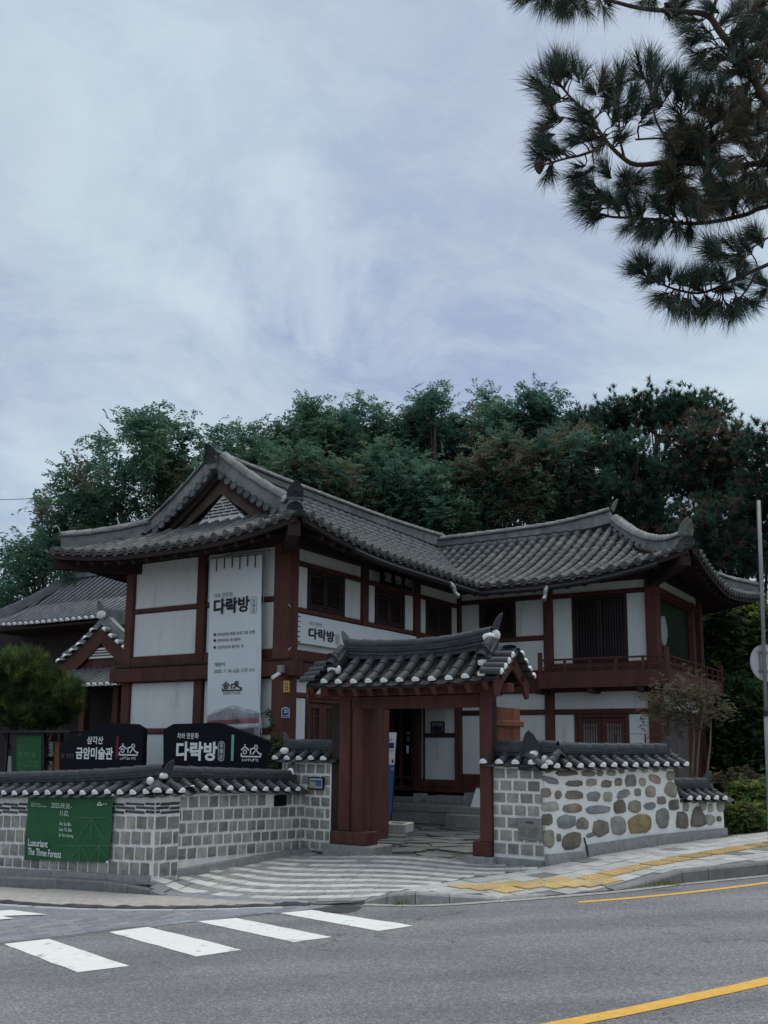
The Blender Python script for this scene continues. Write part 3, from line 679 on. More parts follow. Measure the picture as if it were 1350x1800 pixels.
def on_rd(P, lx, ly, X, h=.05, lift=.008):
    Xd = Vector((X.x, X.y, 0)).normalized(); Yd = Vector((-Xd.y, Xd.x, 0))
    X3 = (Xd + Z * (.046 * Xd.x - .012 * Xd.y)).normalized(); Y3 = (Yd + Z * (.046 * Yd.x - .012 * Yd.y)); Y3 = (Y3 - X3 * Y3.dot(X3)).normalized(); Z3 = X3.cross(Y3)
    return frame_M(Vector((P.x, P.y, road_z(P.x, P.y) + lift + rnd.uniform(-.0015, .0015))) - Z3 * h / 2, X3 * lx, Y3 * ly, Z3 * h)
Ms = []; o0 = onroad(200, 1637)
for r_ in range(-3, 30):
    for s_ in range(-30, 20):
        P = o0 + Vector((.88, .475, 0)) * (s_ * .225 + (.11 if r_ % 2 else 0)) + Vector((-.475, .88, 0)) * (r_ * .112)
        if inpoly(P.x, P.y, side_poly) and P.x > -7.5: Ms.append(on_rd(P, .222, .109, Vector((.88, .475, 0))))
emit(SS, 'paving_brick', unit('box', SIDEBR), Ms, 300)
band = [(p.x, p.y + .16) for p in wav[1:]] + [(q.x, q.y) for q in (onroad(560, 1588), onroad(450, 1587), onroad(300, 1576), onroad(200, 1571), onroad(100, 1564), onroad(0, 1561), onroad(-60, 1558))]
Ms = []
for r_ in range(-10, 34):
    for s_ in range(-30, 30):
        P = onroad(200, 1580) + u * (s_ * .2 + (.1 if r_ % 2 else 0)) + v * (r_ * .1)
        if inpoly(P.x, P.y, band) and P.x > -7: Ms.append(on_rd(P, .197, .097, u))
emit(SS, 'pink_paving_brick', unit('box', BEIGEBR), Ms, 0)
Ms = []                                         # grey bricks between band and plaza
fl = [(q.x, q.y) for q in (A_(300, 1560), A_(345, 1568), A_(420, 1577), A_(500, 1582), A_(600, 1584))] + [(q.x, q.y) for q in (onroad(600, 1588), onroad(560, 1587.5), onroad(450, 1586.5), onroad(300, 1575.5), onroad(230, 1570))]
for r_ in range(-10, 24):
    for s_ in range(-30, 30):
        P = onroad(300, 1575) + u * (s_ * .2 + (.1 if r_ % 2 else 0)) + v * (r_ * .1)
        if inpoly(P.x, P.y, fl): Ms.append(paver(P, .197, .097, u))
if Ms: emit(PL, 'paving_brick', unit('box', SIDEBR), Ms, 0)
# wavy dark edge strip: a row of low humps
WV = struct_root('wavy_edge_strip', tuple(wav[4]))
Lw = smooth_line(wav[1:], 10); tot = 0; hump = MB(); prevp = Lw[0]; cur = []
rub = mat('dark_rubber_edge', (.05, .052, .056), .8, .3, 10)
seg = []
for p, q in zip(Lw[:-1], Lw[1:]):
    seg.append((p, (q - p).length, (q - p).normalized()))
def along(d):
    for p, l, t in seg:
        if d <= l: return p + t * d, t
        d -= l
    return seg[-1][0], seg[-1][2]
total = sum(s[1] for s in seg); d = 0
while d < total - .3:
    ln = rnd.uniform(.24, .42); hh0 = rnd.uniform(.018, .050); mb = MB(); n = 6
    for k in range(n + 1):
        p, t = along(d + ln * k / n); s = Vector((-t.y, t.x, 0)); h = .010 + hh0 * math.sin(PI * k / n) ** .8
        for off, hh in ((-.06, -.03), (-.05, .012), (0, h), (.05, .012), (.06, -.03)):
            q = p + s * off; mb.v.append((q.x, q.y, road_z(q.x, q.y) + hh))
    for k in range(n):
        for j in range(4): mb.f.append((k * 5 + j, k * 5 + 5 + j, k * 5 + 6 + j, k * 5 + j + 1)); mb.m.append(0)
    mb.build('edge_hump', rub, WV, smooth=True); d += ln + .01
# pale channel bricks in front of the wavy edge
Ms = []; d = 0
while d < total - .3:
    p, t = along(d); s = Vector((-t.y, t.x, 0)); Ms.append(on_rd(p - s * .11, .235, .085, t, .05, .010)); d += .24
emit(SS, 'channel_brick', unit('box', SLAB_L), Ms, 100)

# ================================================================== TILED STONE WALLS
def ridge_stack(parent, P0, P1, layers, cap=None, e0=0.0, e1=0.0, course='ridge_course', capname='ridge_tile', upv=None, bow=0.0):
    """courses of flat pieces under a row of half-round cap tiles, from P0 to P1; e0, e1 lift the ends"""
    P0 = Vector(P0); P1 = Vector(P1); L = (P1 - P0).length
    def C(t): return P0.lerp(P1, t) + Z * (e0 * max(0, 1 - 2.2 * t) ** 2 + e1 * max(0, 2.2 * t - 1.2) ** 2 - bow * 4 * t * (1 - t))
    def fr_at(a, b_):
        d = (b_ - a).normalized(); s = d.cross(Z).normalized(); return d, s, s.cross(d)
    z = 0
    for h, wd, ln, m in layers:
        n = max(1, round(L / ln)); sh = rnd.uniform(0, .5) / n
        ts = [0] + [min(1, (k + sh) / n) for k in range(1, n)] + [1]
        for t0, t1 in zip(ts[:-1], ts[1:]):
            if t1 - t0 < .003: continue
            a, b_ = C(t0), C(t1); d, s, up = fr_at(a, b_); k = rnd.uniform(-.003, .003) * min(1, h / .03)
            add(course, unit('box', m), parent, frame_M((a + b_) / 2 + up * (z + h / 2 + k * .5), d * ((b_ - a).length * .992), s * (wd + k * 2), up * h))
        z += h + .002
    if cap:
        r, ln, m = cap; n = max(1, round(L / ln))
        for k in range(n):
            a, b_ = C(k / n), C((k + 1) / n); d, s, up = fr_at(a, b_)
            add(capname, unit('cover', m), parent, frame_M(a + up * (z - .004 + .006), s * r, (b_ - a) * 1.05 - up * .012, up * r))
    return C(0) + Z * z, C(1) + Z * z
def end_plate(parent, P, outd, wd, h, m, tilt=.25, name='ridge_end_tile'):
    o = Vector((outd.x, outd.y, 0)).normalized(); s = o.cross(Z); up = (Z + o * tilt).normalized(); f = s.cross(up)
    add(name, unit('mangwa', m), parent, frame_M(P, s * wd, -o * wd, up * h))
def lump(parent, P, outd, sx, sy, sz, var=0, name='plaster_lump'):
    o = Vector((outd.x, outd.y, 0)).normalized(); s = Z.cross(o)
    add(name, unit('blob', PLASTER, var % 3), parent, frame_M(P, s * sx, o * sy, Z * sz))
def tile_col(low, high, across, nrm, r, rows, covers, lift=.018):
    """cover tiles in a row up the slope"""
    for k in range(rows):
        a = low.lerp(high, k / rows); b_ = low.lerp(high, (k + 1) / rows)
        covers.append(frame_M(a + nrm * lift, across * r, (b_ - a) * 1.10 - nrm * lift, nrm * r))
def pan_col(low, high, across, nrm, hw, rows, pans, depth=.07):
    for k in range(rows):
        a = low.lerp(high, k / rows); b_ = low.lerp(high, (k + 1) / rows)
        pans.append(frame_M(a + nrm * .012, across * hw, (b_ - a) * 1.12 - nrm * .016, nrm * depth))
WALLCAP = [(.055, .20, .36, TILE), (.030, .27, .33, TILE), (.028, .29, .35, TILE), (.028, .27, .31, TILE)]
def wall_roof(parent, fr, a0, a1, z0, z1, th, pitch, first=None, e0=0.0, e1=0.0, r0=0.0, r1=0.0, hip1=False, over=.11, rise=.15, rows=2, rad=.062, layers=WALLCAP, cap=(.068, .26, TILE)):
    hw = th / 2 + over; X = fr.X; n = fr.n
    def zE(a): return z0 + (z1 - z0) * (a - a0) / (a1 - a0)
    covers, pans, plugs, back = [], [], [], []
    slope = (zE(a1) - zE(a0)) / (a1 - a0); Xs = (X + Z * slope).normalized()
    def cols(side):
        nrm_ = n if side > 0 else -n
        up = (-nrm_ * hw + Z * rise).normalized(); nr = Xs.cross(up); nr = nr if nr.z > 0 else -nr
        k = 0; a = (first if first is not None else a0 + pitch * .3)
        A = []
        while a < a1 + .02: A.append(a); a += pitch
        for i, a in enumerate(A):
            f = 1.0
            if hip1 and a > a1 - hw: f = max(.12, (a1 - a) / hw)
            low = fr.pt(a, zE(a), -th / 2) + nrm_ * (hw); high = fr.pt(a, zE(a) + rise, -th / 2)
            high = low.lerp(high, f)
            low = low + Z * rnd.uniform(-.006, .006); Xj = (Xs + up * rnd.uniform(-.03, .03)).normalized()
            if side > 0:
                tile_col(low, high, Xj, nr, rad, rows if f > .6 else 1, covers)
                M = frame_M(low + nr * .02, Xs * rad, up * rad, nr * rad); plugs.append(M)
            else: tile_col(low, high, Xs, nr, rad, rows, back)
        ps = [a0 - (A[0] - a0)] if A[0] - a0 > pitch * .25 else []
        for a in [A[0] - pitch] + A:
            c = a + pitch / 2
            if c < a0 - .02 or c > a1 + .02: continue
            f = 1.0
            if hip1 and c > a1 - hw: f = max(.1, (a1 - c) / hw)
            low = fr.pt(c, zE(c) - .01, -th / 2) + nrm_ * (hw + .025); high = fr.pt(c, zE(c) + rise - .01, -th / 2); high = low.lerp(high, f)
            pan_col(low, high, Xs, nr, pitch * .56, 2, pans if side > 0 else back)
    cols(1); cols(-1)
    if hip1:
        up = (-X * hw + Z * rise).normalized(); nr = n.cross(up); nr = nr if nr.z > 0 else -nr
        for c, f in ((-pitch * .55, .62), (pitch * .42, .70)):
            low = fr.pt(a1, zE(a1), -th / 2 - c); high = fr.pt(a1 - hw, zE(a1) + rise, -th / 2 - c); high = low.lerp(high, f)
            tile_col(low, high, n, nr, rad, 1, covers); plugs.append(frame_M(low + nr * .02, n * rad, up * rad, nr * rad))
        dg = (X + n).normalized(); low = fr.pt(a1 - .03, zE(a1) + .012, -th / 2) + n * (hw - .03); high = fr.pt(a1 - hw, zE(a1) + rise, -th / 2); up2 = (high - low).normalized(); ac = dg.cross(Z); nr2 = ac.cross(up2); nr2 = nr2 if nr2.z > 0 else -nr2
        tile_col(low, high, ac, nr2, rad * 1.05, 1, covers); plugs.append(frame_M(low + nr2 * .02, ac * rad, up2 * rad, nr2 * rad))
        for c in (-pitch, 0, pitch):
            low = fr.pt(a1 + .025, zE(a1) - .01, -th / 2 - c); high = fr.pt(a1 - hw, zE(a1) + rise, -th / 2 - c); pan_col(low, low.lerp(high, .5), n, nr, pitch * .56, 1, pans)
    for M in covers: add('roof_tile', unit('cover', TILE), parent, M)
    for M in pans: add('pan_tile', unit('pan', TILE), parent, M)
    for k, M in enumerate(plugs): add('plaster_plug', unit('plug', PLASTER, k % 4), parent, M)
    if back: add('back_roof_tile', merged(unit('cover', TILE), back, 'back_tiles'), parent, Matrix(), 'stuff')
    # bedding under the tiles
    e = hw - .05; b = MB(); q0, q1 = a0, (a1 - hw * .5 if hip1 else a1)
    pr = [(-e, -.035), (-e * .9, -.01), (0, rise - .01), (e * .9, -.01), (e, -.035)]
    A0 = [fr.pt(q0, zE(q0) + z, -th / 2 + d) for d, z in pr]; b.prism(A0, fr.pt(q1, zE(q1), 0) - fr.pt(q0, zE(q0), 0)); b.build('tile_bedding', TILE, parent)
    rA, rB = a0 + r0, a1 - (hw * .62 if hip1 else 0) - r1
    P0 = fr.pt(rA, zE(rA) + rise - .035, -th / 2); P1 = fr.pt(rB, zE(rB) + rise - .035, -th / 2)
    return ridge_stack(parent, P0, P1, layers, cap, e0, e1) + (P0, P1)
def block_rows(parent, fr, a0, a1, zl, zr, pitch, m, joint=.036, proud=.015, off=0.0, name='stone_block', skip=None, jit=.02, alt=True):
    """courses between the z lines zl (at a0) and zr (at a1)"""
    def zz(k, a): return zl[k] + (zr[k] - zl[k]) * (a - a0) / (a1 - a0)
    for k in range(len(zl) - 1):
        a = a0 + (off if (k % 2 == 0 or not alt) else off + pitch / 2)
        edges = [a0]; q = a if a > a0 + .03 else a + pitch
        while q < a1 - .03: edges.append(q + rnd.uniform(-jit, jit) * .5); q += pitch
        edges.append(a1)
        for e0_, e1_ in zip(edges[:-1], edges[1:]):
            x0, x1 = e0_ + joint / 2, e1_ - joint / 2
            if x1 - x0 < .03: continue
            c = (x0 + x1) / 2
            zt, zb = zz(k, c) - joint / 2, zz(k + 1, c) + joint / 2
            if skip and skip(x0, x1, zb, zt): continue
            add(name, unit('block', m, rnd.randrange(6)), parent, frame_M(fr.pt(c, (zt + zb) / 2, .002), fr.X * (x1 - x0), fr.n * proud, Z * (zt - zb)))
def zs(fr, x, ys): return [fr.px(x, y)[1] for y in ys]

# ---- wall along the street, with the green banner
FL = Fr(aty(278, 1301, 12.0), u, -v)
W1 = thing('street_wall', 'grey stone block wall with charcoal brick bands behind the green exhibition banner', 'wall', tuple(FL.pt(-1.5, -.3, -.2)))
aL = -4.6
def ext(fr, ya, xa, yb, xb, a0):        # z of a line through two photo points, extended to a0 and 0
    (p, zp), (q, zq) = fr.px(xa, ya), fr.px(xb, yb); s = (zq - zp) / (q - p); return zp + s * (a0 - p), zp + s * (0 - p)
def wall_core(parent, fr, a0, a1, zb0, zb1, zt0, zt1, th, m=MORTAR, name='mortar_core'):
    b = MB(); P = []
    for a, zb, zt in ((a0, zb0, zt0), (a1, zb1, zt1)): P.append((fr.pt(a, zb, 0), fr.pt(a, zt, 0), fr.pt(a, zt, -th), fr.pt(a, zb, -th)))
    b.box8([P[0][0], P[1][0], P[1][3], P[0][3], P[0][1], P[1][1], P[1][2], P[0][2]]); return b.build(name, m, parent)
st = [ext(FL, ya, 10, yb, 275, aL) for ya, yb in ((1431.6, 1432.8), (1456.5, 1459.8), (1481.2, 1487.5), (1505.1, 1515.2), (1524.5, 1544))]
br = [ext(FL, ya, 10, yb, 275, aL) for ya, yb in ((1411, 1410), (1417.2, 1416.5), (1424, 1423.6), (1430.8, 1431.0))]
ev = ext(FL, 1397, 10, 1395, 275, aL)
wall_core(W1, FL, aL, 0, st[4][0] - .3, st[4][1] - .3, ev[0] + .02, ev[1] + .02, .44)
block_rows(W1, FL, aL, 0, [s[0] for s in st], [s[1] for s in st], .193, STONE, off=.03)
block_rows(W1, FL, aL, 0, [s[0] for s in br], [s[1] for s in br], .36, BRICK, .018, .010, off=.1, name='brick')
FS = Fr(FL.P, v, u)
s2 = [FS.px(322, y)[1] for y in (1432.6, 1458.5, 1483.7, 1511.4, 1539)]; b2 = [FS.px(322, y)[1] for y in (1408, 1416.2, 1423.6, 1430.9)]
block_rows(W1, FS, 0.0, .44, [s[1] for s in st], s2, .21, STONE, off=.0)
block_rows(W1, FS, 0.0, .44, [s[1] for s in br], b2, .34, BRICK, .018, .010, off=.08, name='brick')
wall_roof(W1, FL, aL, .13, ev[0], ev[1], .44, .236, e1=.06, hip1=True, r1=.0)
zt = ev[1] + .15
end_plate(W1, FL.pt(-.05, zt + .10, -.22), u, .085, .15, TILE, .5)
lump(W1, FL.pt(-.06, zt + .065, -.18), u, .075, .045, .075, 1); lump(W1, FL.pt(-.17, zt - .00, -.06), -v, .06, .04, .095, 2)
FL_base = [ext(FL, ya, 10, yb, 265, aL) for ya, yb in ((1525.5, 1539), (1535.5, 1549))]
for k in range(5):
    a0 = aL + (4.6 - .03) * k / 5; a1 = aL + (4.6 - .03) * (k + 1) / 5 - .006; t0, t1 = (a0 - aL) / 4.6, (a1 - aL) / 4.6
    za = [f[0] + (f[1] - f[0]) * t0 for f in FL_base]; zb = [f[0] + (f[1] - f[0]) * t1 for f in FL_base]
    b = MB(); b.box8([FL.pt(a0, za[1] - .25, .055), FL.pt(a1, zb[1] - .25, .055), FL.pt(a1, zb[1] - .25, .001), FL.pt(a0, za[1] - .25, .001), FL.pt(a0, za[0], .05), FL.pt(a1, zb[0], .05), FL.pt(a1, zb[0], .001), FL.pt(a0, za[0], .001)])
    b.build('plinth_stone', GRANITE, W1)

# ---- wall running back to the gate
pA, pB = Vector((-2.72, 12.5, 0)), aty(538, 1301, 14.5); pB.z = 0
xr = (pB - pA).normalized(); FB = Fr(pA, xr, Vector((xr.y, -xr.x, 0))); LB = (pB - pA).length
W2 = thing('court_wall', 'grey stone block wall running back from the corner to the gate below the black signs', 'wall', tuple(FB.pt(LB / 2, -.25, -.2)))
lines = [ext(FB, ya, 327, yb, 530, 0.0) for ya, yb in ((1398.7, 1392.8), (1422, 1416), (1445, 1436.5), (1467.4, 1456.6), (1489.2, 1475), (1512.5, 1493.5))]
def ext2(fr, ya, xa, yb, xb, a0, a1):
    (p, zp), (q, zq) = fr.px(xa, ya), fr.px(xb, yb); s = (zq - zp) / (q - p); return zp + s * (a0 - p), zp + s * (a1 - p)
lines = [ext2(FB, ya, 327, yb, 530, -.25, LB) for ya, yb in ((1398.7, 1392.8), (1422, 1416), (1445, 1436.5), (1467.4, 1456.6), (1489.2, 1475), (1512.5, 1493.5))]
ev2 = ext2(FB, 1389, 327, 1390, 530, -.25, LB)
vx0, vz1 = FB.px(481, 1398); vx1, vz0 = FB.px(500, 1416)
wall_core(W2, FB, -.25, LB, lines[5][0] - .5, lines[5][1] - .4, ev2[0] + .02, ev2[1] + .02, .36)
block_rows(W2, FB, -.25, LB, [l[0] for l in lines], [l[1] for l in lines], .186, STONE, off=.06, skip=lambda x0, x1, z0, z1: x1 > vx0 and x0 < vx1 and z1 > vz0 + .03 and z0 < vz1 - .03)
FB.part('vent_box', vx0, vx1, vz0, vz1, .002, .05, BLACK, W2)
wall_roof(W2, FB, -.2, LB - .16, ev2[0], ev2[1], .36, .232, first=-.1, e1=.0, r1=.0, rise=.14)
lump(W2, FB.pt(LB - .14, ev2[1] + .22, -.18), xr, .10, .05, .22, 2); end_plate(W2, FB.pt(LB - .15, ev2[1] + .27, -.18), xr, .09, .13, TILE, .15)
pl = [ext2(FB, ya, 327, yb, 535, -.25, LB) for ya, yb in ((1524, 1489), (1537, 1498))]
for k in range(2):
    a0, a1 = (-.2 if k == 0 else 1.0), (.995 if k == 0 else LB - .02)
    f = lambda l, a: l[0] + (l[1] - l[0]) * (a + .25) / (LB + .25)
    b = MB(); b.box8([FB.pt(a0, f(pl[1], a0) - .2, .13), FB.pt(a1, f(pl[1], a1) - .2, .13), FB.pt(a1, f(pl[1], a1) - .2, .0), FB.pt(a0, f(pl[1], a0) - .2, .0), FB.pt(a0, f(pl[0], a0), .12), FB.pt(a1, f(pl[0], a1), .12), FB.pt(a1, f(pl[0], a1), .0), FB.pt(a0, f(pl[0], a0), .0)])
    b.build('plinth_stone', GRANITE, W2)

# ---- pier left of the gate
FG = Fr(gate0, u, -v)
W3 = thing('gate_side_wall', 'narrow stone block pier left of the gate with a framed picture hung on it', 'wall', tuple(FG.pt(-.6, -.1, -.2)))
zz = [FG.px(560, y)[1] for y in (1342, 1361.3, 1381, 1399.5, 1419, 1439, 1458.3, 1478, 1494)]
e3 = FG.px(560, 1336.5, .1)[1]
wall_core(W3, FG, -1.12, -.155, zz[-1] - .3, zz[-1] - .3, e3 + .02, e3 + .02, .36)
block_rows(W3, FG, -1.12, -.185, zz, zz, .185, STONE, off=.1)
FG.part('edge_trim', -.183, -.155, zz[-1], e3 - .01, -.3, .012, PLASTER, W3)
FG.part('plinth_stone', -.72, -.26, zz[-1] - .15, zz[-1] + .0, .0, .05, GRANITE, W3)
wall_roof(W3, FG, -1.2, -.12, e3, e3, .36, .232, first=-1.17, rise=.14, r0=.05)
end_plate(W3, FG.pt(-1.16, e3 + .26, -.18), -u, .085, .14, TILE, .3); lump(W3, FG.pt(-1.10, e3 + .13, -.02), -v, .09, .05, .10, 1)

# ---- pier right of the gate
W4 = thing('gate_side_wall', 'stone block pier right of the gate carrying an engraved stone plaque', 'wall', tuple(FG.pt(2.85, 0, -.2)))
zz = [FG.px(876, y)[1] for y in (1348.7, 1369.5, 1391, 1412, 1433.5, 1456, 1479, 1502)]
e4 = FG.px(890, 1343, .1)[1]; aR = FG.px(957, 1400)[0]
wall_core(W4, FG, 2.485, aR - .012, zz[-1] - .25, zz[-1] - .25, e4 + .02, e4 + .02, .36)
block_rows(W4, FG, 2.515, aR - .005, zz, zz, .197, STONE, off=.0, alt=True)
FG.part('edge_trim', 2.485, 2.512, zz[-1], e4 - .01, -.3, .012, PLASTER, W4)
FG.part('plinth_stone', 2.52, aR - .01, zz[-1] - .25, zz[-1] - .03, .0, .05, GRANITE, W4)
wall_roof(W4, FG, 2.42, aR + .12, e4, e4, .36, .238, first=2.43, rise=.14)

# ---- rubble wall
xq = Vector((.839, .545, 0)).normalized(); FRB = Fr(aty(957, 1301, 12.41), xq, Vector((xq.y, -xq.x, 0)))
W5 = thing('rubble_wall', 'white plastered rubble wall of rounded boulders with a two step tiled cap', 'wall', tuple(FRB.pt(1.5, .05, -.2)))
def rz(x, y): return FRB.px(x, y)
aU, aE = rz(1187, 1400)[0], rz(1272, 1430)[0]
e5 = (rz(957, 1350)[1], rz(1187, 1346)[1]); e6 = (rz(1195, 1406)[1], rz(1272, 1405)[1])
b = MB(); th = .40
pro = [(0, rz(957, 1518)[1] - .3), (aE, rz(1272, 1466)[1] - .3), (aE + .0, rz(1273, 1440)[1]), (aE - .02, e6[1] + .02), (aU + .10, e6[0] + .02), (rz(1192, 1395)[0], rz(1192, 1395)[1]), (rz(1184, 1370)[0], rz(1184, 1370)[1]), (rz(1183, 1346)[0], e5[1] + .02), (0, e5[0] + .02)]
pts = [FRB.pt(a, z, 0) for a, z in pro]; b.prism(pts, FRB.n * -th); b.build('lime_plaster_wall', PLASTER, W5)
ROCK = {'g': mat('grey_boulder', (.27, .265, .245), .9, .35, 7, .2, .7, 18, patch=((.12, .12, .115), 8, .58)), 'o': mat('olive_boulder', (.33, .305, .235), .9, .32, 7, .2, .7, 18, patch=((.17, .16, .13), 8, .6)),
        'p': mat('pinkish_boulder', (.34, .275, .235), .9, .32, 7, .2, .7, 18, patch=((.18, .15, .13), 8, .6)), 'b': mat('bluish_boulder', (.215, .23, .225), .9, .32, 7, .2, .7, 18, patch=((.10, .11, .11), 8, .6)),
        'd': mat('dark_brown_boulder', (.20, .175, .145), .9, .35, 7, .2, .7, 18, patch=((.20, .17, .13), 8, .62)), 'y': mat('ochre_boulder', (.33, .255, .13), .9, .35, 6, .1, .7, 14, patch=((.12, .09, .06), 6, .6)),
        'l': mat('pale_boulder', (.36, .35, .31), .9, .25, 7, .15, .6, 18, patch=((.22, .22, .20), 8, .6))}
STN = [(88, 335, 38, 16, 'd'), (215, 343, 160, 38, 'd'), (362, 345, 96, 42, 'd'), (441, 344, 44, 42, 'd'), (517, 343, 64, 40, 'o'), (587, 330, 38, 36, 'd'), (661, 319, 50, 38, 'g'), (743, 314, 44, 54, 'p'), (821, 325, 42, 26, 'b'), (875, 315, 40, 34, 'g'),
       (110, 393, 112, 46, 'b', 12), (265, 414, 112, 42, 'd'), (383, 407, 74, 50, 'o'), (485, 415, 74, 50, 'd'), (566, 403, 54, 58, 'd'), (650, 394, 74, 84, 'g'), (729, 402, 46, 60, 'o'), (811, 384, 80, 54, 'p', 14), (919, 362, 56, 66, 'o'),
       (82, 478, 56, 66, 'p'), (158, 490, 44, 60, 'd'), (266, 493, 128, 62, 'd'), (395, 502, 92, 70, 'g'), (493, 504, 62, 66, 'o'), (600, 483, 90, 56, 'g', -12), (697, 473, 46, 52, 'g'), (784, 470, 68, 84, 'p'), (921, 455, 84, 104, 'o', 20),
       (108, 570, 112, 66, 'l'), (252, 581, 130, 62, 'p'), (425, 591, 166, 56, 'b'), (575, 572, 84, 92, 'd'), (676, 570, 86, 84, 'o'), (778, 567, 80, 54, 'b'), (858, 529, 60, 58, 'd'), (942, 559, 68, 76, 'd'), (1022, 572, 40, 66, 'l'), (1137, 566, 48, 66, 'o'), (1189, 580, 34, 56, 'l'), (1258, 568, 48, 78, 'g'),
       (88, 660, 64, 78, 'd'), (214, 673, 136, 92, 'b'), (322, 684, 84, 84, 'd'), (444, 718, 108, 112, 'd'), (563, 701, 102, 126, 'g'), (714, 690, 154, 132, 'y'), (865, 652, 86, 142, 'g'), (996, 660, 84, 120, 'd'), (1104, 643, 104, 140, 'd'), (1184, 658, 68, 74, 'l'), (1248, 654, 34, 40, 'd'),
       (98, 787, 68, 124, 'o'), (162, 780, 34, 58, 'd'), (248, 803, 140, 112, 'd', -10), (375, 763, 58, 34, 'b', -6)]
for k, s in enumerate(STN):
    cx, cy, ww, hh, ky = s[:5]; rot = math.radians(s[5]) if len(s) > 5 else 0
    px, py = 940 + cx / 3.857, 1270 + cy / 3.857; a, z = rz(px, py); sx = abs(rz(px + ww / 7.15, py)[0] - a); sz = abs(rz(px, py + hh / 7.15)[1] - z)
    r2 = random.Random(k * 3 + 1); n = 11; ex = r2.uniform(2.8, 4.6); rim = []
    for j in range(n):
        t = 2 * PI * j / n + r2.uniform(-.14, .14); c_, s_ = math.cos(t), math.sin(t)
        q = (abs(c_) ** ex + abs(s_) ** ex) ** (-1 / ex) * r2.uniform(.84, 1.03); x, y = q * c_, q * s_
        if (cx, cy) == (1104, 643): x *= 1 - .42 * (y + .2) if y > -.6 else 1.1
        if (cx, cy) in ((921, 455), (600, 483), (996, 660)): x *= 1 - .22 * y
        x, y = x * sx, y * sz; rim.append((x * math.cos(rot) + y * math.sin(rot), -x * math.sin(rot) + y * math.cos(rot)))
    mb = MB(); dep = min(sx, sz) * .26 + .010
    mb.v += [tuple(FRB.pt(a + x, z + y, -.03)) for x, y in rim]
    mb.v += [tuple(FRB.pt(a + x * .97, z + y * .97, dep * .35)) for x, y in rim]
    mb.v += [tuple(FRB.pt(a + x * .72 + r2.uniform(-.012, .012), z + y * .72 + r2.uniform(-.010, .010), dep * r2.uniform(.50, 1.0))) for x, y in rim]
    mb.v.append(tuple(FRB.pt(a + r2.uniform(-.2, .2) * sx, z + r2.uniform(-.2, .2) * sz, dep * r2.uniform(.75, 1.05))))
    for j in range(n):
        j2 = (j + 1) % n
        mb.f += [(j, j2, n + j2, n + j), (n + j, n + j2, 2 * n + j2, 2 * n + j), (2 * n + j, 2 * n + j2, 3 * n)]; mb.m += [0, 0, 0]
    mb.build('boulder', ROCK[ky], W5, smooth=k % 3 != 0)
_, _, q0, q1 = wall_roof(W5, FRB, -.16, aU + .14, e5[0], e5[1], th, .215, first=-.12, e0=.05, e1=.0, r0=.16, r1=.10)
end_plate(W5, q0 + Z * .05 - xq * .05, (-xq + FRB.n * .55).normalized(), .12, .26, TILE, .15)
lump(W5, q0 + Z * .055 - xq * .06 + FRB.n * .06, FRB.n, .10, .05, .10, 0); lump(W5, q0 + FRB.n * .16 + xq * .04 - Z * .02, FRB.n, .06, .05, .13, 1)
end_plate(W5, q1 + Z * .12, xq, .09, .16, TILE, .2); lump(W5, q1 + Z * .07 + FRB.n * .04 + xq * .03, FRB.n, .06, .05, .16, 2)
_, _, q0, q1 = wall_roof(W5, FRB, aU + .10, aE + .06, e6[0], e6[1], th, .20, first=aU + .17, rise=.14, r1=.20)
end_plate(W5, q1 + Z * .13, xq, .09, .16, TILE, .45); lump(W5, q1 + Z * .06 + FRB.n * .04 + xq * .03, FRB.n, .07, .05, .17, 0)
# granite footing
for (xa, ya, xb, yb, hh) in ((957, 1500, 1023, 1500, .13), (1029, 1485, 1150, 1467, .11), (1150, 1467, 1274, 1455, .10)):
    a0, z0 = rz(xa, ya + 0); a1, z1 = rz(xb, yb); g0, g1 = G(*FRB.pt(a0, 0)[:2]) - .1, G(*FRB.pt(a1, 0)[:2]) - .1
    if xa < 1000: z0 = z1 = rz(990, 1499)[1]
    b = MB(); d = .10 if xa < 1000 else .06
    b.box8([FRB.pt(a0, g0, d), FRB.pt(a1 - .006, g1, d), FRB.pt(a1 - .006, g1, .0), FRB.pt(a0, g0, .0), FRB.pt(a0, z0, d - .01), FRB.pt(a1 - .006, z1, d - .01), FRB.pt(a1 - .006, z1, .0), FRB.pt(a0, z0, .0)])
    b.build('footing_stone', GRANITE, W5)
dp = rz(1022, 1470); b = MB(); b.tube([FRB.pt(dp[0] + .02, rz(1022, 1472)[1], .03), FRB.pt(dp[0] + .03, rz(1022, 1490)[1], .06), FRB.pt(dp[0] + .02, rz(1022, 1500)[1], .09)], .012, 6); b.build('drain_hose', DARKMETAL, W5)

# ================================================================== GATE
GT = thing('tiled_gate', 'open dark red timber gate under a small tiled roof with white plastered tile ends', 'gate', tuple(FG.pt(1.2, -.05, -.1)))
def fga(x, y=1400, d=0): return FG.px(x, y, d)[0]
def fgz(x, y, d=0): return FG.px(x, y, d)[1]
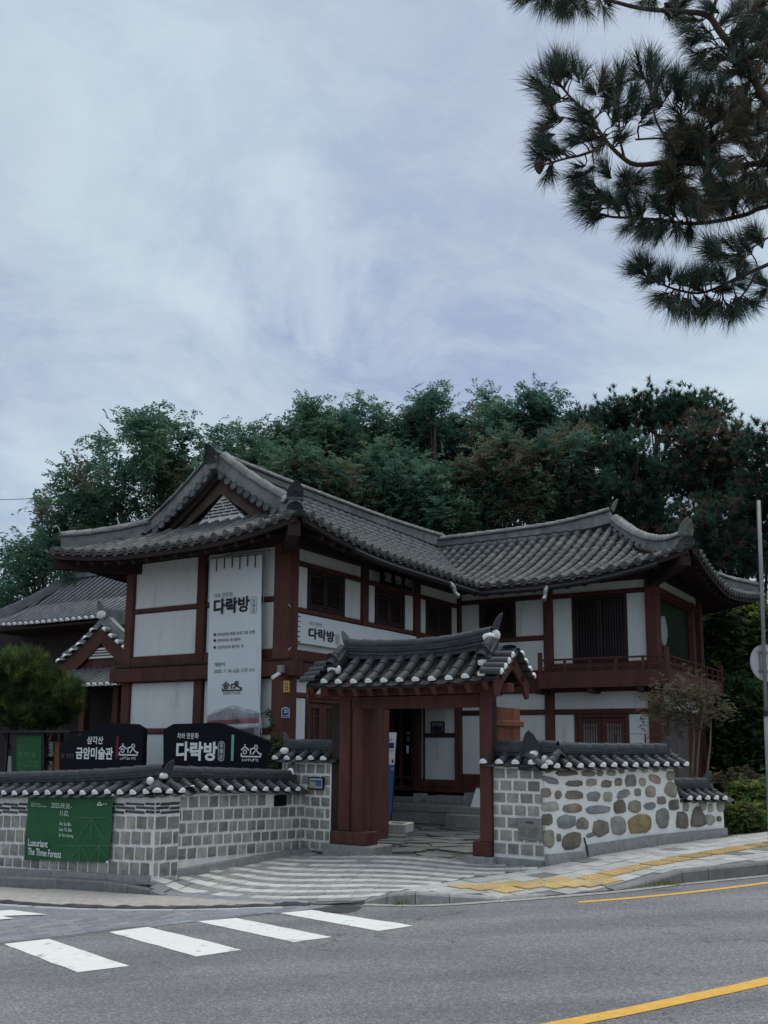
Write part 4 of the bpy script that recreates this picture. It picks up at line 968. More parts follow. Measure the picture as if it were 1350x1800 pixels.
# footings, foot blocks, posts
zf = fgz(600, 1485, .15)
FG.part('footing_stone', fga(566, 1490, .2), fga(655, 1490, .2), zf - .35, zf, -.35, .20, GRANITE, GT)
zf2 = fgz(845, 1506.5, .15)
FG.part('footing_stone', fga(819, 1510, .18), fga(866, 1510, .18), zf2 - .3, zf2, -.35, .18, GRANITE, GT)
zb = fgz(600, 1461, .1); FG.part('post_foot', fga(579, 1470, .12), fga(643, 1470, .12), zf, zb, -.22, .12, WOOD, GT)
zb2 = fgz(845, 1480, .1); FG.part('post_foot', fga(830, 1490, .1), fga(862, 1490, .1), zf2, zb2, -.22, .10, WOOD, GT)
zl1, zl0 = fgz(760, 1221, .02), fgz(760, 1244.5, .02); zt = fgz(760, 1204, .06)
pa = [fga(594, 1350, .09), fga(613, 1350, .09)]; pb = [fga(842, 1350, .09), fga(862, 1350, .09)]
FG.part('post', pa[0], pa[1], zb, zt, -.14, .08, WOOD, GT); FG.part('post', pb[0], pb[1], zb2, zt, -.14, .08, WOOD, GT)
FG.part('door_jamb', pa[1] + .003, fga(637, 1350, .03), zf, zl1, -.12, .03, WOOD, GT)
FG.part('door_jamb', fga(582, 1350, .02), pa[0] - .003, zf, zt - .25, -.12, .02, WOOD_DK, GT)
FG.part('door_jamb', pb[1] + .003, 2.483, zf2, zt - .25, -.12, .03, WOOD_DK, GT)
FG.part('lintel', pa[1] + .003, pb[0] - .003, zl0, zl1, -.11, .05, WOOD, GT)
FG.part('lintel_moulding', pa[1] + .01, pb[0] - .01, zl1 - .05, zl1 - .015, .052, .07, WOOD, GT)
FG.part('tie_beam', -.36, 2.80, zl1 + .003, zt, -.12, .075, WOOD, GT)
for s_ in (.30, -.42): FG.part('purlin', -.36, 2.79, zt + .02, zt + .13, s_ - .06, s_ + .06, WOOD_DK, GT)
FG.part('purlin', -.36, 2.79, zt + .22, zt + .34, -.17, -.05, WOOD_DK, GT)
# door leaves
_lv = (v * math.cos(.15) - u * math.sin(.15)); DL = Fr(FG.pt(fga(640, 1400, -.08), 0, -.08), _lv, Vector((_lv.y, -_lv.x, 0)))
lz0, lz1 = fgz(660, 1477, -.5), zl0 + .02
LF = MB(); DL.box(LF, .0, .93, lz0, lz1, -.05, -.012)
leaf = LF.build('door_leaf', WOOD, GT)
for k in range(4): DL.part('plank', .003 + k * .2325, (k + 1) * .2325 - .002, lz0 - .005, lz1, -.011, .004 + (k % 2) * .002, WOOD, leaf)
hb = MB(); hb.tube([DL.pt(.16, lz0 + .16, .004), DL.pt(.16, lz0 + .16, .03)], .022, 8); hb.build('iron_fitting', DARKMETAL, leaf); hb = MB(); hb.tube([DL.pt(.26, lz0 + .17, .004), DL.pt(.26, lz0 + .17, .025)], .018, 8); hb.build('iron_fitting', DARKMETAL, leaf)
DR = Fr(FG.pt(fga(860, 1400, -.1), 0, -.12), v, u)
LF = MB(); DR.box(LF, .0, 1.05, lz0, lz1, -.05, -.012); leaf2 = LF.build('door_leaf', WOOD_OR, GT, label='orange brown inner face of the open right leaf')
for k in range(4): DR.part('plank', .003 + k * .2625, (k + 1) * .2625 - .003, lz0, lz1, -.011, .006 + (k % 2) * .003, WOOD_OR, leaf2)
zq = DR.px(895, 1277, .03)[1]
for q in (zq, zq - .75, zq - 1.5): DR.part('batten', -.0, 1.09, q, q + .085, .010, .055, WOOD_OR, leaf2)
# threshold

# roof
dC, hw = -.10, .55; aG0, aG1 = -.34, 2.78
zE = fgz(700, 1199, .45); zR = fgz(735, 1151, dC + .1)
rise = zR - zE
def upt(a, f, side=1, off=0):      # point on roof: f 0 eave .. 1 ridge; ends of eave lifted, slope slightly hollow
    lift = .05 * max(0, 1 - (a - aG0) / .8) ** 2 + .07 * max(0, 1 - (aG1 - a) / .9) ** 2
    return FG.pt(a, zE + rise * (f * .82 + .18 * f * f) + lift * (1 - .3 * f) + off, dC + side * hw * (1 - f))
covers, pans, plugs, back = [], [], [], []
A = [fga(x, 1195, .45) for x in (571, 596, 622.6, 649, 676, 703.5, 731.5, 760, 790, 819, 847)]
pit = (A[-1] - A[0]) / (len(A) - 1)
for sd in (1, -1):
    lst, pl_ = (covers, pans) if sd > 0 else (back, back)
    for i, a in enumerate(A):
        for k in range(3):
            f0, f1 = k / 3, (k + 1) / 3; p, q = upt(a, f0, sd), upt(a, f1, sd); t = (q - p).normalized(); nr = u.cross(t); nr = nr if nr.z > 0 else -nr
            lst.append(frame_M(p + nr * .022, u * .068, (q - p) * 1.1 - nr * .018, nr * .068))
            if k == 0 and sd > 0: plugs.append(frame_M(p + nr * .024, u * .066, t * .066, nr * .066))
    for a in [A[0] - pit] + A:
        c = a + pit / 2
        for k in range(4):
            p, q = upt(c, max(-.05, k / 4 - .05), sd, -.005), upt(c, (k + 1) / 4, sd, -.005); t = (q - p).normalized(); nr = u.cross(t); nr = nr if nr.z > 0 else -nr
            if sd < 0: back.append(frame_M(p + nr * .02, u * pit * .55, (q - p), nr * .06))
            else: pl_.append(frame_M(p + nr * .014, u * pit * .56, (q - p) * 1.08 - nr * .012, nr * .072))
# verge tiles pointing sideways
for (aV, dirn) in ((aG1, u), (aG0, -u)):
    for sd, fs in ((1, (.02, .24, .46, .68)), (-1, (.05, .30, .55, .78))):
        for f in fs:
            p = upt(aV, f, sd); t = (upt(aV, f + .1, sd) - upt(aV, f, sd)).normalized(); nr = (t.cross(dirn)); nr = nr if nr.z > 0 else -nr
            low = p + dirn * .09 - nr * .005; hi = p - dirn * .20 + nr * .05; covers.append(frame_M(low + nr * .02, t * .064, hi - low, nr * .064))
            yv = (hi - low).normalized(); plugs.append(frame_M(low + nr * .022, t * .062, yv * .066, nr * .062))
            c = p + t * (.5 * .22 * .6); pans.append(frame_M(c + dirn * .115 + nr * .002, t * .075, -dirn * .25 + nr * .03, nr * .05))
for M in covers: add('roof_tile', unit('cover', TILE), GT, M)
for M in pans: add('pan_tile', unit('pan', TILE), GT, M)
for k, M in enumerate(plugs): add('plaster_plug', unit('plug', PLASTER, k % 4), GT, M)
add('back_roof_tile', merged(unit('cover', TILE), back, 'back_tiles'), GT, Matrix(), 'stuff')
# bedding / boarding
b = MB(); P = []
for a in (aG0, -.1, .5, 1.2, 1.9, 2.5, aG1): P.append([upt(a, f, s, -.035) for s, f in ((1, .0), (1, .5), (1, 1), (-1, .5), (-1, 0))])
for L in P: b.v += [tuple(q) for q in L]
for L in P: b.v += [tuple(q - Z * .05) for q in L]
nn = len(P)
for i in range(nn - 1):
    for k in range(4):
        b.f.append((i * 5 + k, i * 5 + 5 + k, i * 5 + 6 + k, i * 5 + k + 1)); o = nn * 5; b.f.append((o + i * 5 + k + 1, o + i * 5 + 6 + k, o + i * 5 + 5 + k, o + i * 5 + k)); b.m += [0, 0]
    o = nn * 5
    for k in (0, 4): b.f.append((i * 5 + k, o + i * 5 + k, o + i * 5 + 5 + k, i * 5 + 5 + k)); b.m.append(0)
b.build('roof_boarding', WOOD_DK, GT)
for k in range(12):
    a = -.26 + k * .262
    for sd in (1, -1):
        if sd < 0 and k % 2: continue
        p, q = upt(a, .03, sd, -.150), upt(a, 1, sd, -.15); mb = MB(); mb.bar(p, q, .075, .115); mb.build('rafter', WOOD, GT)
# barge boards
for aV, th_ in ((aG1 - .03, .04), (aG0 + .03, -.04)):
    top = [upt(aV, f, s, -.05) for s, f in ((1, .0), (1, .35), (1, .7), (1, 1), (-1, .7), (-1, .35), (-1, .0))]
    bot = [upt(aV, f, s, -.05 - w_) for s, f, w_ in ((-1, .02, .24), (-1, .16, .30), (-1, .40, .20), (1, 1, .24), (1, .40, .20), (1, .16, .30), (1, .02, .24))]
    mb = MB(); mb.prism(top + bot, u * th_); mb.build('barge_board', WOOD, GT)
# ridge
cp = [(.060, .17, .36, TILE), (.055, .20, .34, TILE), (.030, .25, .33, TILE), (.028, .27, .35, TILE), (.028, .25, .31, TILE), (.028, .27, .33, TILE)]
r0, r1 = upt(.02, 1, 1, -.05), upt(2.52, 1, 1, -.05)
q0, q1 = ridge_stack(GT, r0, r1, cp, (.07, .27, TILE), .05, .09, bow=.02)
end_plate(GT, q0 - Z * .01, -u, .10, .17, TILE, .3); end_plate(GT, q1 + Z * .0, u, .10, .20, TILE, .4)
lump(GT, q1 - Z * .07 + u * .02, u, .08, .06, .13, 1); lump(GT, q1 - Z * .11 - v * .10 - u * .05, -v, .10, .06, .12, 2); lump(GT, q0 - Z * .13 - v * .08, -v, .09, .05, .17, 0)
for a_ in (A[0] - .02, A[-1] - .08):
    p0, p1 = upt(a_, .42, 1, .03), upt(a_, 1.0, 1, .06)
    t0, t1 = ridge_stack(GT, p0, p1, [(.06, .17, .5, TILE), (.03, .22, .35, TILE), (.03, .24, .35, TILE)], (.075, .22, TILE))
    od = (p0 - p1); od.z = 0; od.normalize()
    end_plate(GT, t0 - Z * .02, od, .12, .14, TILE, .1); lump(GT, t0 - Z * .09 + od * .02, od, .10, .05, .12, 0)
    lump(GT, t0 - Z * .10 + u * .10 + od * .01, od, .05, .05, .13, 1)

# ================================================================== MAIN BUILDING
O = aty(501, 1168, 16.6); O.z = 0
def Bp(a, b_, z): return O + u * a + v * b_ + Z * z
HB = thing('timber_hall', 'two storey tiled timber hall with white plaster panels, projecting gable and balcony', 'hall', tuple(Bp(-1, 3, -.3)))
Lg, Lv, Lr = 3.92, 6.83, 4.70; Wr = 4.4
F1 = Fr(O, u, -v)                      # gable front: a from -Lg to 0
F2 = Fr(O, v, u)                       # court side: a from 0 to Lv
F3 = Fr(O + v * Lv, u, -v)             # right wing front: a from -2.6 to Lr
F4 = Fr(O + u * Lr + v * Lv, v, u)     # right wing side
# solid core set back behind the panels
def core(name, fr, a0, a1, z0, z1, d0, d1): b = MB(); fr.box(b, a0, a1, z0, z1, d0, d1); return b.build(name, WOOD_DK, HB)
core('wall_core', F1, -Lg, -.12, 2.645, 5.45, -11.0, -.12); core('wall_core', F1, -Lg, -.12, -.4, 2.59, -1.9, -.12)
core('wall_core', F1, -Lg, -2.6, -.4, 2.61, -11, -1.91)
core('wall_core', F3, -2.59, Lr - .12, -.3, 5.45, -Wr, -.12)
def panel(fr, a0, a1, z0, z1, d=-.02): return fr.part('wall_panel', a0, a1, z0, z1, d - .08, d, WALLPL, HB)
def tim(fr, name, a0, a1, z0, z1, d0=-.1, d1=.03, m=None): return fr.part(name, a0, a1, z0, z1, d0, d1, m or WOOD, HB)
def lattice_window(fr, a0, a1, z0, z1, kind='dark', leaves=2, d=-.03):
    root = fr.part('window', a0, a1, z0, z1, -.118, -.10, GLASS if kind != 'paper' else PAPER, HB)
    def sp(name, x0, x1, y0, y1, d0, d1): fr.part(name, x0, x1, y0, y1, d0, d1, WOOD_DK if kind == 'dark' else WOOD, root)
    w_ = .075; WF = WOOD_DK if kind == 'dark' else WOOD
    sp('frame', a0, a0 + w_, z0, z1, -.10, .01); sp('frame', a1 - w_, a1, z0, z1, -.10, .01); sp('frame', a0 + w_ + .002, a1 - w_ - .002, z1 - w_, z1, -.10, .005); sp('frame', a0 + w_ + .002, a1 - w_ - .002, z0, z0 + w_, -.10, .005)
    lw = (a1 - a0 - 2 * w_) / leaves
    for k in range(leaves):
        q0, q1 = a0 + w_ + k * lw + .004, a0 + w_ + (k + 1) * lw - .004; s = .055 if kind != 'paper' else .10
        y0, y1 = z0 + w_ + .004, z1 - w_ - .004
        sp('sash', q0, q0 + s, y0, y1, -.09, -.03); sp('sash', q1 - s, q1, y0, y1, -.09, -.03); sp('sash', q0 + s + .002, q1 - s - .002, y1 - s, y1, -.09, -.035); sp('sash', q0 + s + .002, q1 - s - .002, y0, y0 + s, -.09, -.035)
        if kind in ('dark', 'paper'):
            nb = max(4, int((q1 - q0 - 2 * s) / .055))
            b = MB()
            for i in range(1, nb): x = q0 + s + (q1 - q0 - 2 * s) * i / nb; fr.box(b, x - .008, x + .008, y0 + s, y1 - s, -.085, -.06)
            for t in ((.14, .5, .86) if kind == 'dark' else (.10, .90)): y = y0 + s + (y1 - y0 - 2 * s) * t; fr.box(b, q0 + s, q1 - s, y - .009, y + .009, -.0595, -.05)
            o = b.build('lattice', WOOD_DK if kind == 'dark' else WOOD, root)
    return root
# --- gable front (F1)
for a0, a1 in ((-4.13, -3.92), (-2.17, -1.95)): tim(F1, 'post', a0, a1, -.3, 5.2, -.1, .05)
corner = F1.part('corner_post', -.20, .13, -.3, 5.2, -.20, .13, WOOD, HB)
for a0, a1 in ((-3.915, -2.175), (-1.945, -.205)):
    panel(F1, a0, a1, 4.245, 5.18); panel(F1, a0, a1, 3.27, 4.145); panel(F1, a0, a1, 1.835, 2.74); panel(F1, a0, a1, .45, 1.73)
    tim(F1, 'rail', a0, a1, 4.15, 4.24, -.09, .02); tim(F1, 'rail', a0, a1, 1.735, 1.83, -.09, .02); tim(F1, 'rail', a0, a1, .2, .445, -.09, .03)
    tim(F1, 'beam', a0, a1, 3.04, 3.265, -.1, .04)
tim(F1, 'girt_beam', -4.38, .30, 2.755, 3.035, -.15, .16); tim(F1, 'girt_ledge', -4.2, .22, 3.036, 3.075, .052, .18, WOOD_DK)
tim(F1, 'top_plate', -4.25, .25, 5.19, 5.42, -.15, .06, WOOD_DK)
# --- court side (F2)
for a0, a1 in ((2.48, 2.69), (4.62, 4.85)): tim(F2, 'post', a0, a1, 2.76, 5.2, -.1, .05)
tim(F2, 'post', 1.80, 2.02, -.3, 2.75, -.12, .05)
for a0, a1 in ((.135, 2.475), (2.695, 4.615), (4.855, 6.74)):
    panel(F2, a0, a1, 4.945, 5.18); tim(F2, 'lintel', a0, a1, 4.85, 4.94, -.09, .02)
    tim(F2, 'rail', a0, a1, 3.97, 4.06, -.09, .02); panel(F2, a0, a1, 3.27, 3.965); tim(F2, 'beam', a0, a1, 3.04, 3.265, -.1, .04)
for a0, a1 in ((.137, .655), (1.885, 2.473), (2.697, 3.015), (4.225, 4.613), (4.857, 5.185), (6.425, 6.738)): panel(F2, a0, a1, 4.065, 4.845)
for a0, a1 in ((.66, 1.88), (3.02, 4.22), (5.19, 6.42)): lattice_window(F2, a0, a1, 4.065, 4.845, 'dark')
tim(F2, 'girt_beam', .34, 6.8, 2.755, 3.035, -.15, .16); tim(F2, 'girt_ledge', .24, 6.78, 3.036, 3.075, .052, .18, WOOD_DK); tim(F2, 'top_plate', .27, 6.7, 5.19, 5.42, -.15, .06, WOOD_DK)
panel(F2, .135, 1.795, 2.49, 2.74); tim(F2, 'rail', .135, 1.795, 2.405, 2.485, -.09, .02)
panel(F2, .137, .665, .55, 2.40); lattice_window(F2, .67, 1.79, .55, 2.40, 'paper'); tim(F2, 'rail', .135, 1.795, .2, .545, -.09, .03)
tim(F2, 'rail', 2.03, 6.7, 2.5, 2.75, -.1, .03)
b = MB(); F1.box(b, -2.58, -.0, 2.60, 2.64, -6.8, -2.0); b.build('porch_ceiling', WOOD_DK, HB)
# --- right wing front (F3)
tim(F3, 'post', 2.19, 2.40, .0, 5.2, -.1, .05); tim(F3, 'corner_post', 4.57, 4.83, .0, 5.2, -.2, .10); tim(F3, 'post', -.035, .035, 3.0, 5.2, -.05, .02)
panel(F3, .045, 2.185, 5.035, 5.2); panel(F3, 2.405, 4.565, 5.01, 5.2)
tim(F3, 'lintel', .045, 2.185, 4.935, 5.03, -.09, .02); tim(F3, 'lintel', 2.405, 4.565, 4.91, 5.005, -.09, .02)
panel(F3, .045, .525, 4.08, 4.93); lattice_window(F3, .53, 1.47, 4.08, 4.93, 'dark'); panel(F3, 1.475, 2.185, 4.08, 4.93)
tim(F3, 'rail', .045, 2.185, 3.97, 4.075, -.09, .02); panel(F3, .045, 2.185, 3.27, 3.965); tim(F3, 'beam', .17, 2.185, 2.755, 3.265, -.1, .06)
panel(F3, 2.405, 2.865, 3.4, 4.905); lattice_window(F3, 2.87, 4.13, 3.4, 4.905, 'dark'); panel(F3, 4.135, 4.565, 3.4, 4.905)
tim(F3, 'beam', 2.405, 4.565, 2.755, 3.395, -.1, .03)
tim(F3, 'top_plate', .1, 5.0, 5.21, 5.42, -.15, .06, WOOD_DK)
panel(F3, .55, 2.185, 2.365, 2.75); panel(F3, 2.405, 4.565, 2.365, 2.75)
tim(F3, 'lintel', .5, 2.185, 2.255, 2.36, -.09, .02); tim(F3, 'lintel', 2.405, 4.565, 2.255, 2.36, -.09, .02)
panel(F3, 1.5, 2.185, .70, 2.25); panel(F3, 2.405, 2.865, .70, 2.25); panel(F3, 4.105, 4.565, .70, 2.25); lattice_window(F3, 2.87, 4.10, .70, 2.25, 'paper')
tim(F3, 'rail', 2.405, 4.565, .30, .695, -.09, .03); tim(F3, 'rail', 1.5, 2.185, .30, .695, -.09, .03)
# ground-floor entrance seen through the gate
ax = lambda x, y=1320: F3.px(x, y)[0]
az = lambda y, x=780: F3.px(x, y)[1]
tim(F3, 'post', ax(729.5), ax(739.3), az(1393), 2.75, -.1, .05); tim(F3, 'post', ax(800.5), ax(811.5), az(1393), 2.75, -.1, .05); tim(F3, 'rail', ax(744), ax(745.5), az(1371), 2.75, -.09, .015, WOOD_DK)
panel(F3, ax(740), ax(743.5), az(1371), 2.75); panel(F3, ax(746), ax(800), az(1371), az(1296.3)); panel(F3, ax(746), ax(800), az(1289), 2.75)
tim(F3, 'rail', ax(745.6), ax(800.2), az(1296), az(1289.3), -.09, .02, WOOD_DK)
tim(F3, 'sill_beam', ax(739.6), ax(800.2), az(1393), az(1371.5), -.09, .05); tim(F3, 'rail', ax(739.6), ax(800.2), az(1383.5), az(1382), .051, .075)
panel(F3, ax(812), 1.30, az(1360), 2.25); panel(F3, ax(812), .545, 2.365, 2.75); tim(F3, 'lintel', ax(812), .495, 2.255, 2.36, -.09, .02, WOOD_DK)
tim(F3, 'sill_beam', ax(812), 1.30, az(1393), az(1360.5), -.09, .05); tim(F3, 'post', 1.305, 1.495, .2, 2.25, -.1, .04)
# glazed entrance door
gd = F3.part('entrance_door', ax(655), ax(729), az(1393), 2.7, -.118, -.10, GLASS, HB)
for x0, x1, y0, y1 in ((655, 661, 1393, 1200), (683, 688, 1393, 1200), (700.5, 704.5, 1393, 1200), (722, 729, 1393, 1200)): F3.part('stile', ax(x0), ax(x1), az(y0), 2.7, -.10, -.02, WOOD, gd)
for y0, y1 in ((1393, 1383), (1372, 1366)): F3.part('door_rail', ax(662), ax(722), az(y0), az(y1), -.10, -.03, WOOD, gd)
F3.part('push_plate', ax(714.5), ax(718), az(1325), az(1311), -.019, .02, WHITEM, gd); F3.part('door_notice', ax(711.5), ax(717.5), az(1290.5), az(1286), -.098, -.09, PAPER, gd); F3.part('door_notice', ax(711.5), ax(717.5), az(1304), az(1294), -.098, -.09, GALV, gd)
# --- right wing side (F4)
tim(F4, 'post', 4.05, 4.30, .0, 5.2, -.1, .08); tim(F4, 'post', 3.38, 3.62, 3.3, 5.1, -.1, .05); tim(F4, 'post', .10, .5, 3.4, 5.1, -.1, .04)
panel(F4, .12, 4.04, 5.09, 5.30); tim(F4, 'lintel', .12, 4.04, 4.93, 5.085, -.09, .03)
gp = F4.part('window', .51, 3.37, 3.4, 4.92, -.118, -.08, GLASS_G, HB)
for a0, a1, z0, z1 in ((.51, .57, 3.4, 4.92), (3.31, 3.37, 3.4, 4.92), (.575, 3.305, 4.86, 4.92), (.575, 3.305, 3.4, 3.48)): F4.part('frame', a0, a1, z0, z1, -.078, .0, WOOD, gp)
F4.part('frame', 3.64, 3.70, 3.4, 4.92, -.08, .02, WOOD_OR, gp)
tim(F4, 'top_plate', -.2, 4.4, 5.31, 5.45, -.15, .06, WOOD_DK); tim(F4, 'beam', .12, 4.04, 2.755, 3.39, -.1, .03)
tim(F4, 'wall_panel', .12, 4.04, .3, 2.3, -.1, .0, WOOD); panel(F4, .12, 4.04, 2.36, 2.74)
for k in range(7): tim(F4, 'louvre', .2, .9, .5 + k * .12, .57 + k * .12, .001, .03)
tim(F4, 'wall_panel', .95, 2.6, .3, 2.3, .002, .02, mat('grey_board', (.12, .10, .10), .8, .2, 3))
lb = MB(); lc = F4.pt(.84, 4.12, -.05)                          # round lantern seen behind the glass edge
rings = [(0, .05), (.10, .30), (.24, .42), (.40, .42), (.56, .30), (.66, .05)]
for i, (h, r) in enumerate(rings):
    for k in range(10): t = PI * k / 9; lb.v.append(tuple(lc + v * (r * math.cos(t)) + u * (.09 * math.sin(t)) + Z * (h - .33)))
for i in range(len(rings) - 1):
    for k in range(9): lb.f.append((i * 10 + k, i * 10 + k + 1, i * 10 + 11 + k, i * 10 + 10 + k)); lb.m.append(0)
lan = lb.build('paper_lantern', PAPER, None, smooth=True); tag(lan, 'pale round paper lantern against the upstairs corner window', 'lantern')
# --- balcony
BO = .62
BFr = Fr(O + v * (Lv - BO), u, -v); BSd = Fr(O + u * (Lr + .47) + v * (Lv - BO), v, u)
bl, bre = BFr.px(946, 1180)[0], Lr + .47
zb0, zb1 = BFr.px(1000, 1209)[1], BFr.px(1000, 1181)[1]
bal = MB(); BFr.box(bal, bl, bre, zb0, zb1, -.06, 0); BSd.box(bal, .06, 5.0, zb0, zb1, -.06, 0); BFr.box(bal, bl, bre - .06, zb0 + .05, zb0 + .12, -BO + .04, -.06); BSd.box(bal, BO, 5.0, zb0 + .05, zb0 + .12, -.4, -.06)
balo = bal.build('balcony', WOOD, HB)
zr1 = BFr.px(1000, 1157.3)[1]; zr0 = BFr.px(1000, 1171)[1]
def bpart(fr, name, a0, a1, z0, z1, d0=-.05, d1=-.01): fr.part(name, a0, a1, z0, z1, d0, d1, WOOD, balo)
bpart(BFr, 'handrail', bl, bre - .07, zr1 - .04, zr1, -.055, -.005); bpart(BFr, 'handrail', bl, bre - .07, zr0 - .03, zr0, -.05, -.01)
bpart(BSd, 'handrail', .07, 5.0, zr1 - .04, zr1, -.055, -.005); bpart(BSd, 'handrail', .07, 5.0, zr0 - .03, zr0, -.05, -.01)
bpart(BFr, 'baluster', bl - .01, bl + .08, zb1 + .001, zr1 + .16, -.07, .01); bpart(BFr, 'baluster', bre - .08, bre + .01, zb0 + .1, zr1 + .16, -.07, .02)
for k in range(1, 5): a = bl + (bre - bl) * k / 5 + .04; bpart(BFr, 'baluster', a - .03, a + .03, zb1 + .001, zr1 - .041)
for k in range(1, 9): a = .58 * k; bpart(BSd, 'baluster', a - .03, a + .03, zb1 + .001, zr1 - .041)
bpart(BSd, 'baluster', 4.95, 5.04, zb0, zr1 + .14, -.07, .02)
for a in (.2, 1.4, 2.6, 3.8): tim(BSd, 'bracket', a, a + .12, zb0 - .14, zb0 - .003, -.5, .06, WOOD_DK)
for a in (2.2, 3.4, 4.5): tim(F3, 'bracket', a, a + .12, zb0 - .12, zb0 - .003, .052, .60, WOOD_DK)
# --- stone platform and steps inside the court
PF = Fr(O + v * 5.5, u, -v)
zc1 = PF.px(760, 1416)[1]; zc0 = PF.px(760, 1449)[1]
SP = thing('stone_platform', 'grey granite platform with a low step in front of the hall entrance', 'steps', tuple(PF.pt(-.5, zc0, -.6)))
for k in range(6): PF.part('platform_stone', -2.6 + k * 1.25, -2.6 + (k + 1) * 1.25 - .006, zc0 - .1, zc1 - .153, -1.3, 0, GRANITE, SP)
for k in range(5): PF.part('coping_stone', -2.6 + k * 1.5, -2.6 + (k + 1) * 1.5 - .006, zc1 - .15, zc1, -1.3, .02, GRANITE, SP)
s0 = PF.px(781, 1440, .35)[0]; s1 = PF.px(800, 1440, .35)[0]; sz = PF.px(800, 1432, .35)[1]
PF.part('step_stone', s0, s1 - .005, zc0 - .1, sz, .021, .36, GRANITE, SP); PF.part('step_stone', s1, s1 + 1.6, zc0 - .1, sz, .021, .36, GRANITE, SP)
for x0, x1, y1, d0 in ((662, 729, 1399, -.75), (726, 742, 1394.5, -1.0), (748, 764, 1399, -.8), (764, 815, 1398, -.8), (815, 845, 1393.5, -1.0)):
    PF.part('stepping_stone', PF.px(x0, 1400, d0)[0], PF.px(x1, 1400, d0)[0] - .004, zc1 + .001, PF.px(x0, y1, d0)[1], d0 - .28, d0, GRANITE, SP)
COURT_Z0, COURT_Z1 = -.03, zc0

# ------------------------------------------------------------------ roof of the hall
E_, EB = 1.10, 1.85
ZE, ZH = 5.10, 1.86
aL_, aR_ = -Lg - 1.20, E_; bF, bB = -E_, Lv + Wr + EB - .13
aM = (aL_ + aR_) / 2; DW = (aR_ - aL_) / 2                # left wing ridge, half width
bV = Lv - E_; bM = (bV + bB) / 2; DR_ = bM - bV; aR2 = Lr + E_; aHip = 3.12; DH = aR2 - aHip
def prof(t): return ZH * (.64 * t + .36 * t * t)
LIFT, FLARE = .22, .12
def lifted(cn): q = max(0, 1 - max(0, cn)); return q * q
def f_front(s, d):   # skirt under the gable; s = a, d inward (v)
    cn = min((s - aL_), (aR_ - s)) / DW; t = d / DW; k = lifted(cn * 1.15) * (1 - t); return Bp(s, bF + d - FLARE * k, ZE + prof(t) + LIFT * k)
def f_court(s, d):   # s = b, d inward (-u)
    cn = (s - bF) / DW; t = d / DW; k = lifted(cn * 1.0) * (1 - t); return Bp(aR_ - d + FLARE * k, s, ZE + prof(t) + LIFT * k)
def f_wing(s, d):    # s = a, d inward (v), right wing front
    cn = (aR2 - s) / DH; t = d / DR_; k = lifted(cn * .8) * (1 - t); return Bp(s, bV + d - FLARE * k, ZE + prof(t) + (LIFT + .20) * k)
def f_end(s, d):     # s = b, d inward (-u), right wing end
    cn = min(s - bV, bB - s) / DR_; t = d / DH; k = lifted(cn * .8) * (1 - t); return Bp(aR2 - d + FLARE * k, s, ZE + prof(t) + (LIFT + .20) * k)
def f_left(s, d): return Bp(aL_ + d, s, ZE + prof(d / DW) + LIFT * lifted((s - bF) / DW * 1.15) * (1 - d / DW))
def f_rear(s, d): return Bp(s, bB - d, ZE + prof(d / DR_) + (LIFT + .2) * lifted((aR2 - s) / DH * .8) * (1 - d / DR_))
gB = .20                                                   # verge plane
def d_front(s): return 0, min(s - aL_, aR_ - s, 1.95)
def d_court(s):
    lo = 0 if s <= bV else DW * (s - bV) / DR_
    hi = DW if s >= gB else max(0, s - bF)
    return lo, hi
def d_wing(s):
    lo = 0 if s >= aR_ else DR_ * (aR_ - s) / DW
    return lo, min(DR_, (aR2 - s) * DR_ / DH)
def d_end(s): return 0, min((s - bV), (bB - s), DR_) * DH / DR_
def d_left(s): return 0, (DW if s >= gB else max(0, s - bF))
def d_rear(s): return 0, min(DR_, (aR2 - s) * DR_ / DH)
T_parts, T_rest, PANS, DISCS, EAVES = [], [], [], [], []
RAD = .082
def cover_face(f, dr, s0, s1, pitch, dest, row=.27, disc=True, pans=True):
    n = int(round((s1 - s0) / pitch)); pt = (s1 - s0) / n
    for i in range(n):
        s = s0 + (i + .5) * pt; lo, hi = dr(s)
        if hi - lo < .12: 
            continue
        rows = max(1, round((hi - lo) / row)); ac = (f(s + .05, lo) - f(s - .05, lo)).normalized()
        for k in range(rows):
            d0, d1 = lo + (hi - lo) * k / rows, lo + (hi - lo) * (k + 1) / rows
            p, q = f(s, d0), f(s, d1); t = (q - p); nr = ac.cross(t.normalized()); nr = nr if nr.z > 0 else -nr
            dest.append(frame_M(p + nr * .055, ac * (RAD * rnd.uniform(.95, 1.05)), t * 1.08 - nr * .012, nr * RAD))
            if k == 0 and disc and lo == 0: tn = t.normalized(); DISCS.append(frame_M(p + nr * .062 - tn * .02, ac * RAD * 1.04, tn * RAD, nr * RAD * 1.04))
    if pans:
        for i in range(n + 1):
            s = s0 + i * pt
            if s < s0 + .01 or s > s1 - .01: s = min(max(s, s0 + .06), s1 - .06)
            lo, hi = dr(s); hi = min(hi + .1, hi * 1.02 + .05)
            if hi - lo < .1: continue
            rows = max(1, round((hi - lo) / .30)); ac = (f(s + .05, lo) - f(s - .05, lo)).normalized()
            for k in range(rows):
                d0, d1 = lo + (hi - lo) * k / rows - (.04 if k == 0 and lo == 0 else 0), lo + (hi - lo) * (k + 1) / rows
                p, q = f(s, d0), f(s, d1); t = (q - p); nr = ac.cross(t.normalized()); nr = nr if nr.z > 0 else -nr
                PANS.append(frame_M(p + nr * .075, ac * pt * .56, t * 1.08 - nr * .030, nr * .085))
cover_face(f_front, d_front, aL_, aR_, .28, T_parts)
cover_face(f_wing, d_wing, aM, aR2, .29, T_parts)
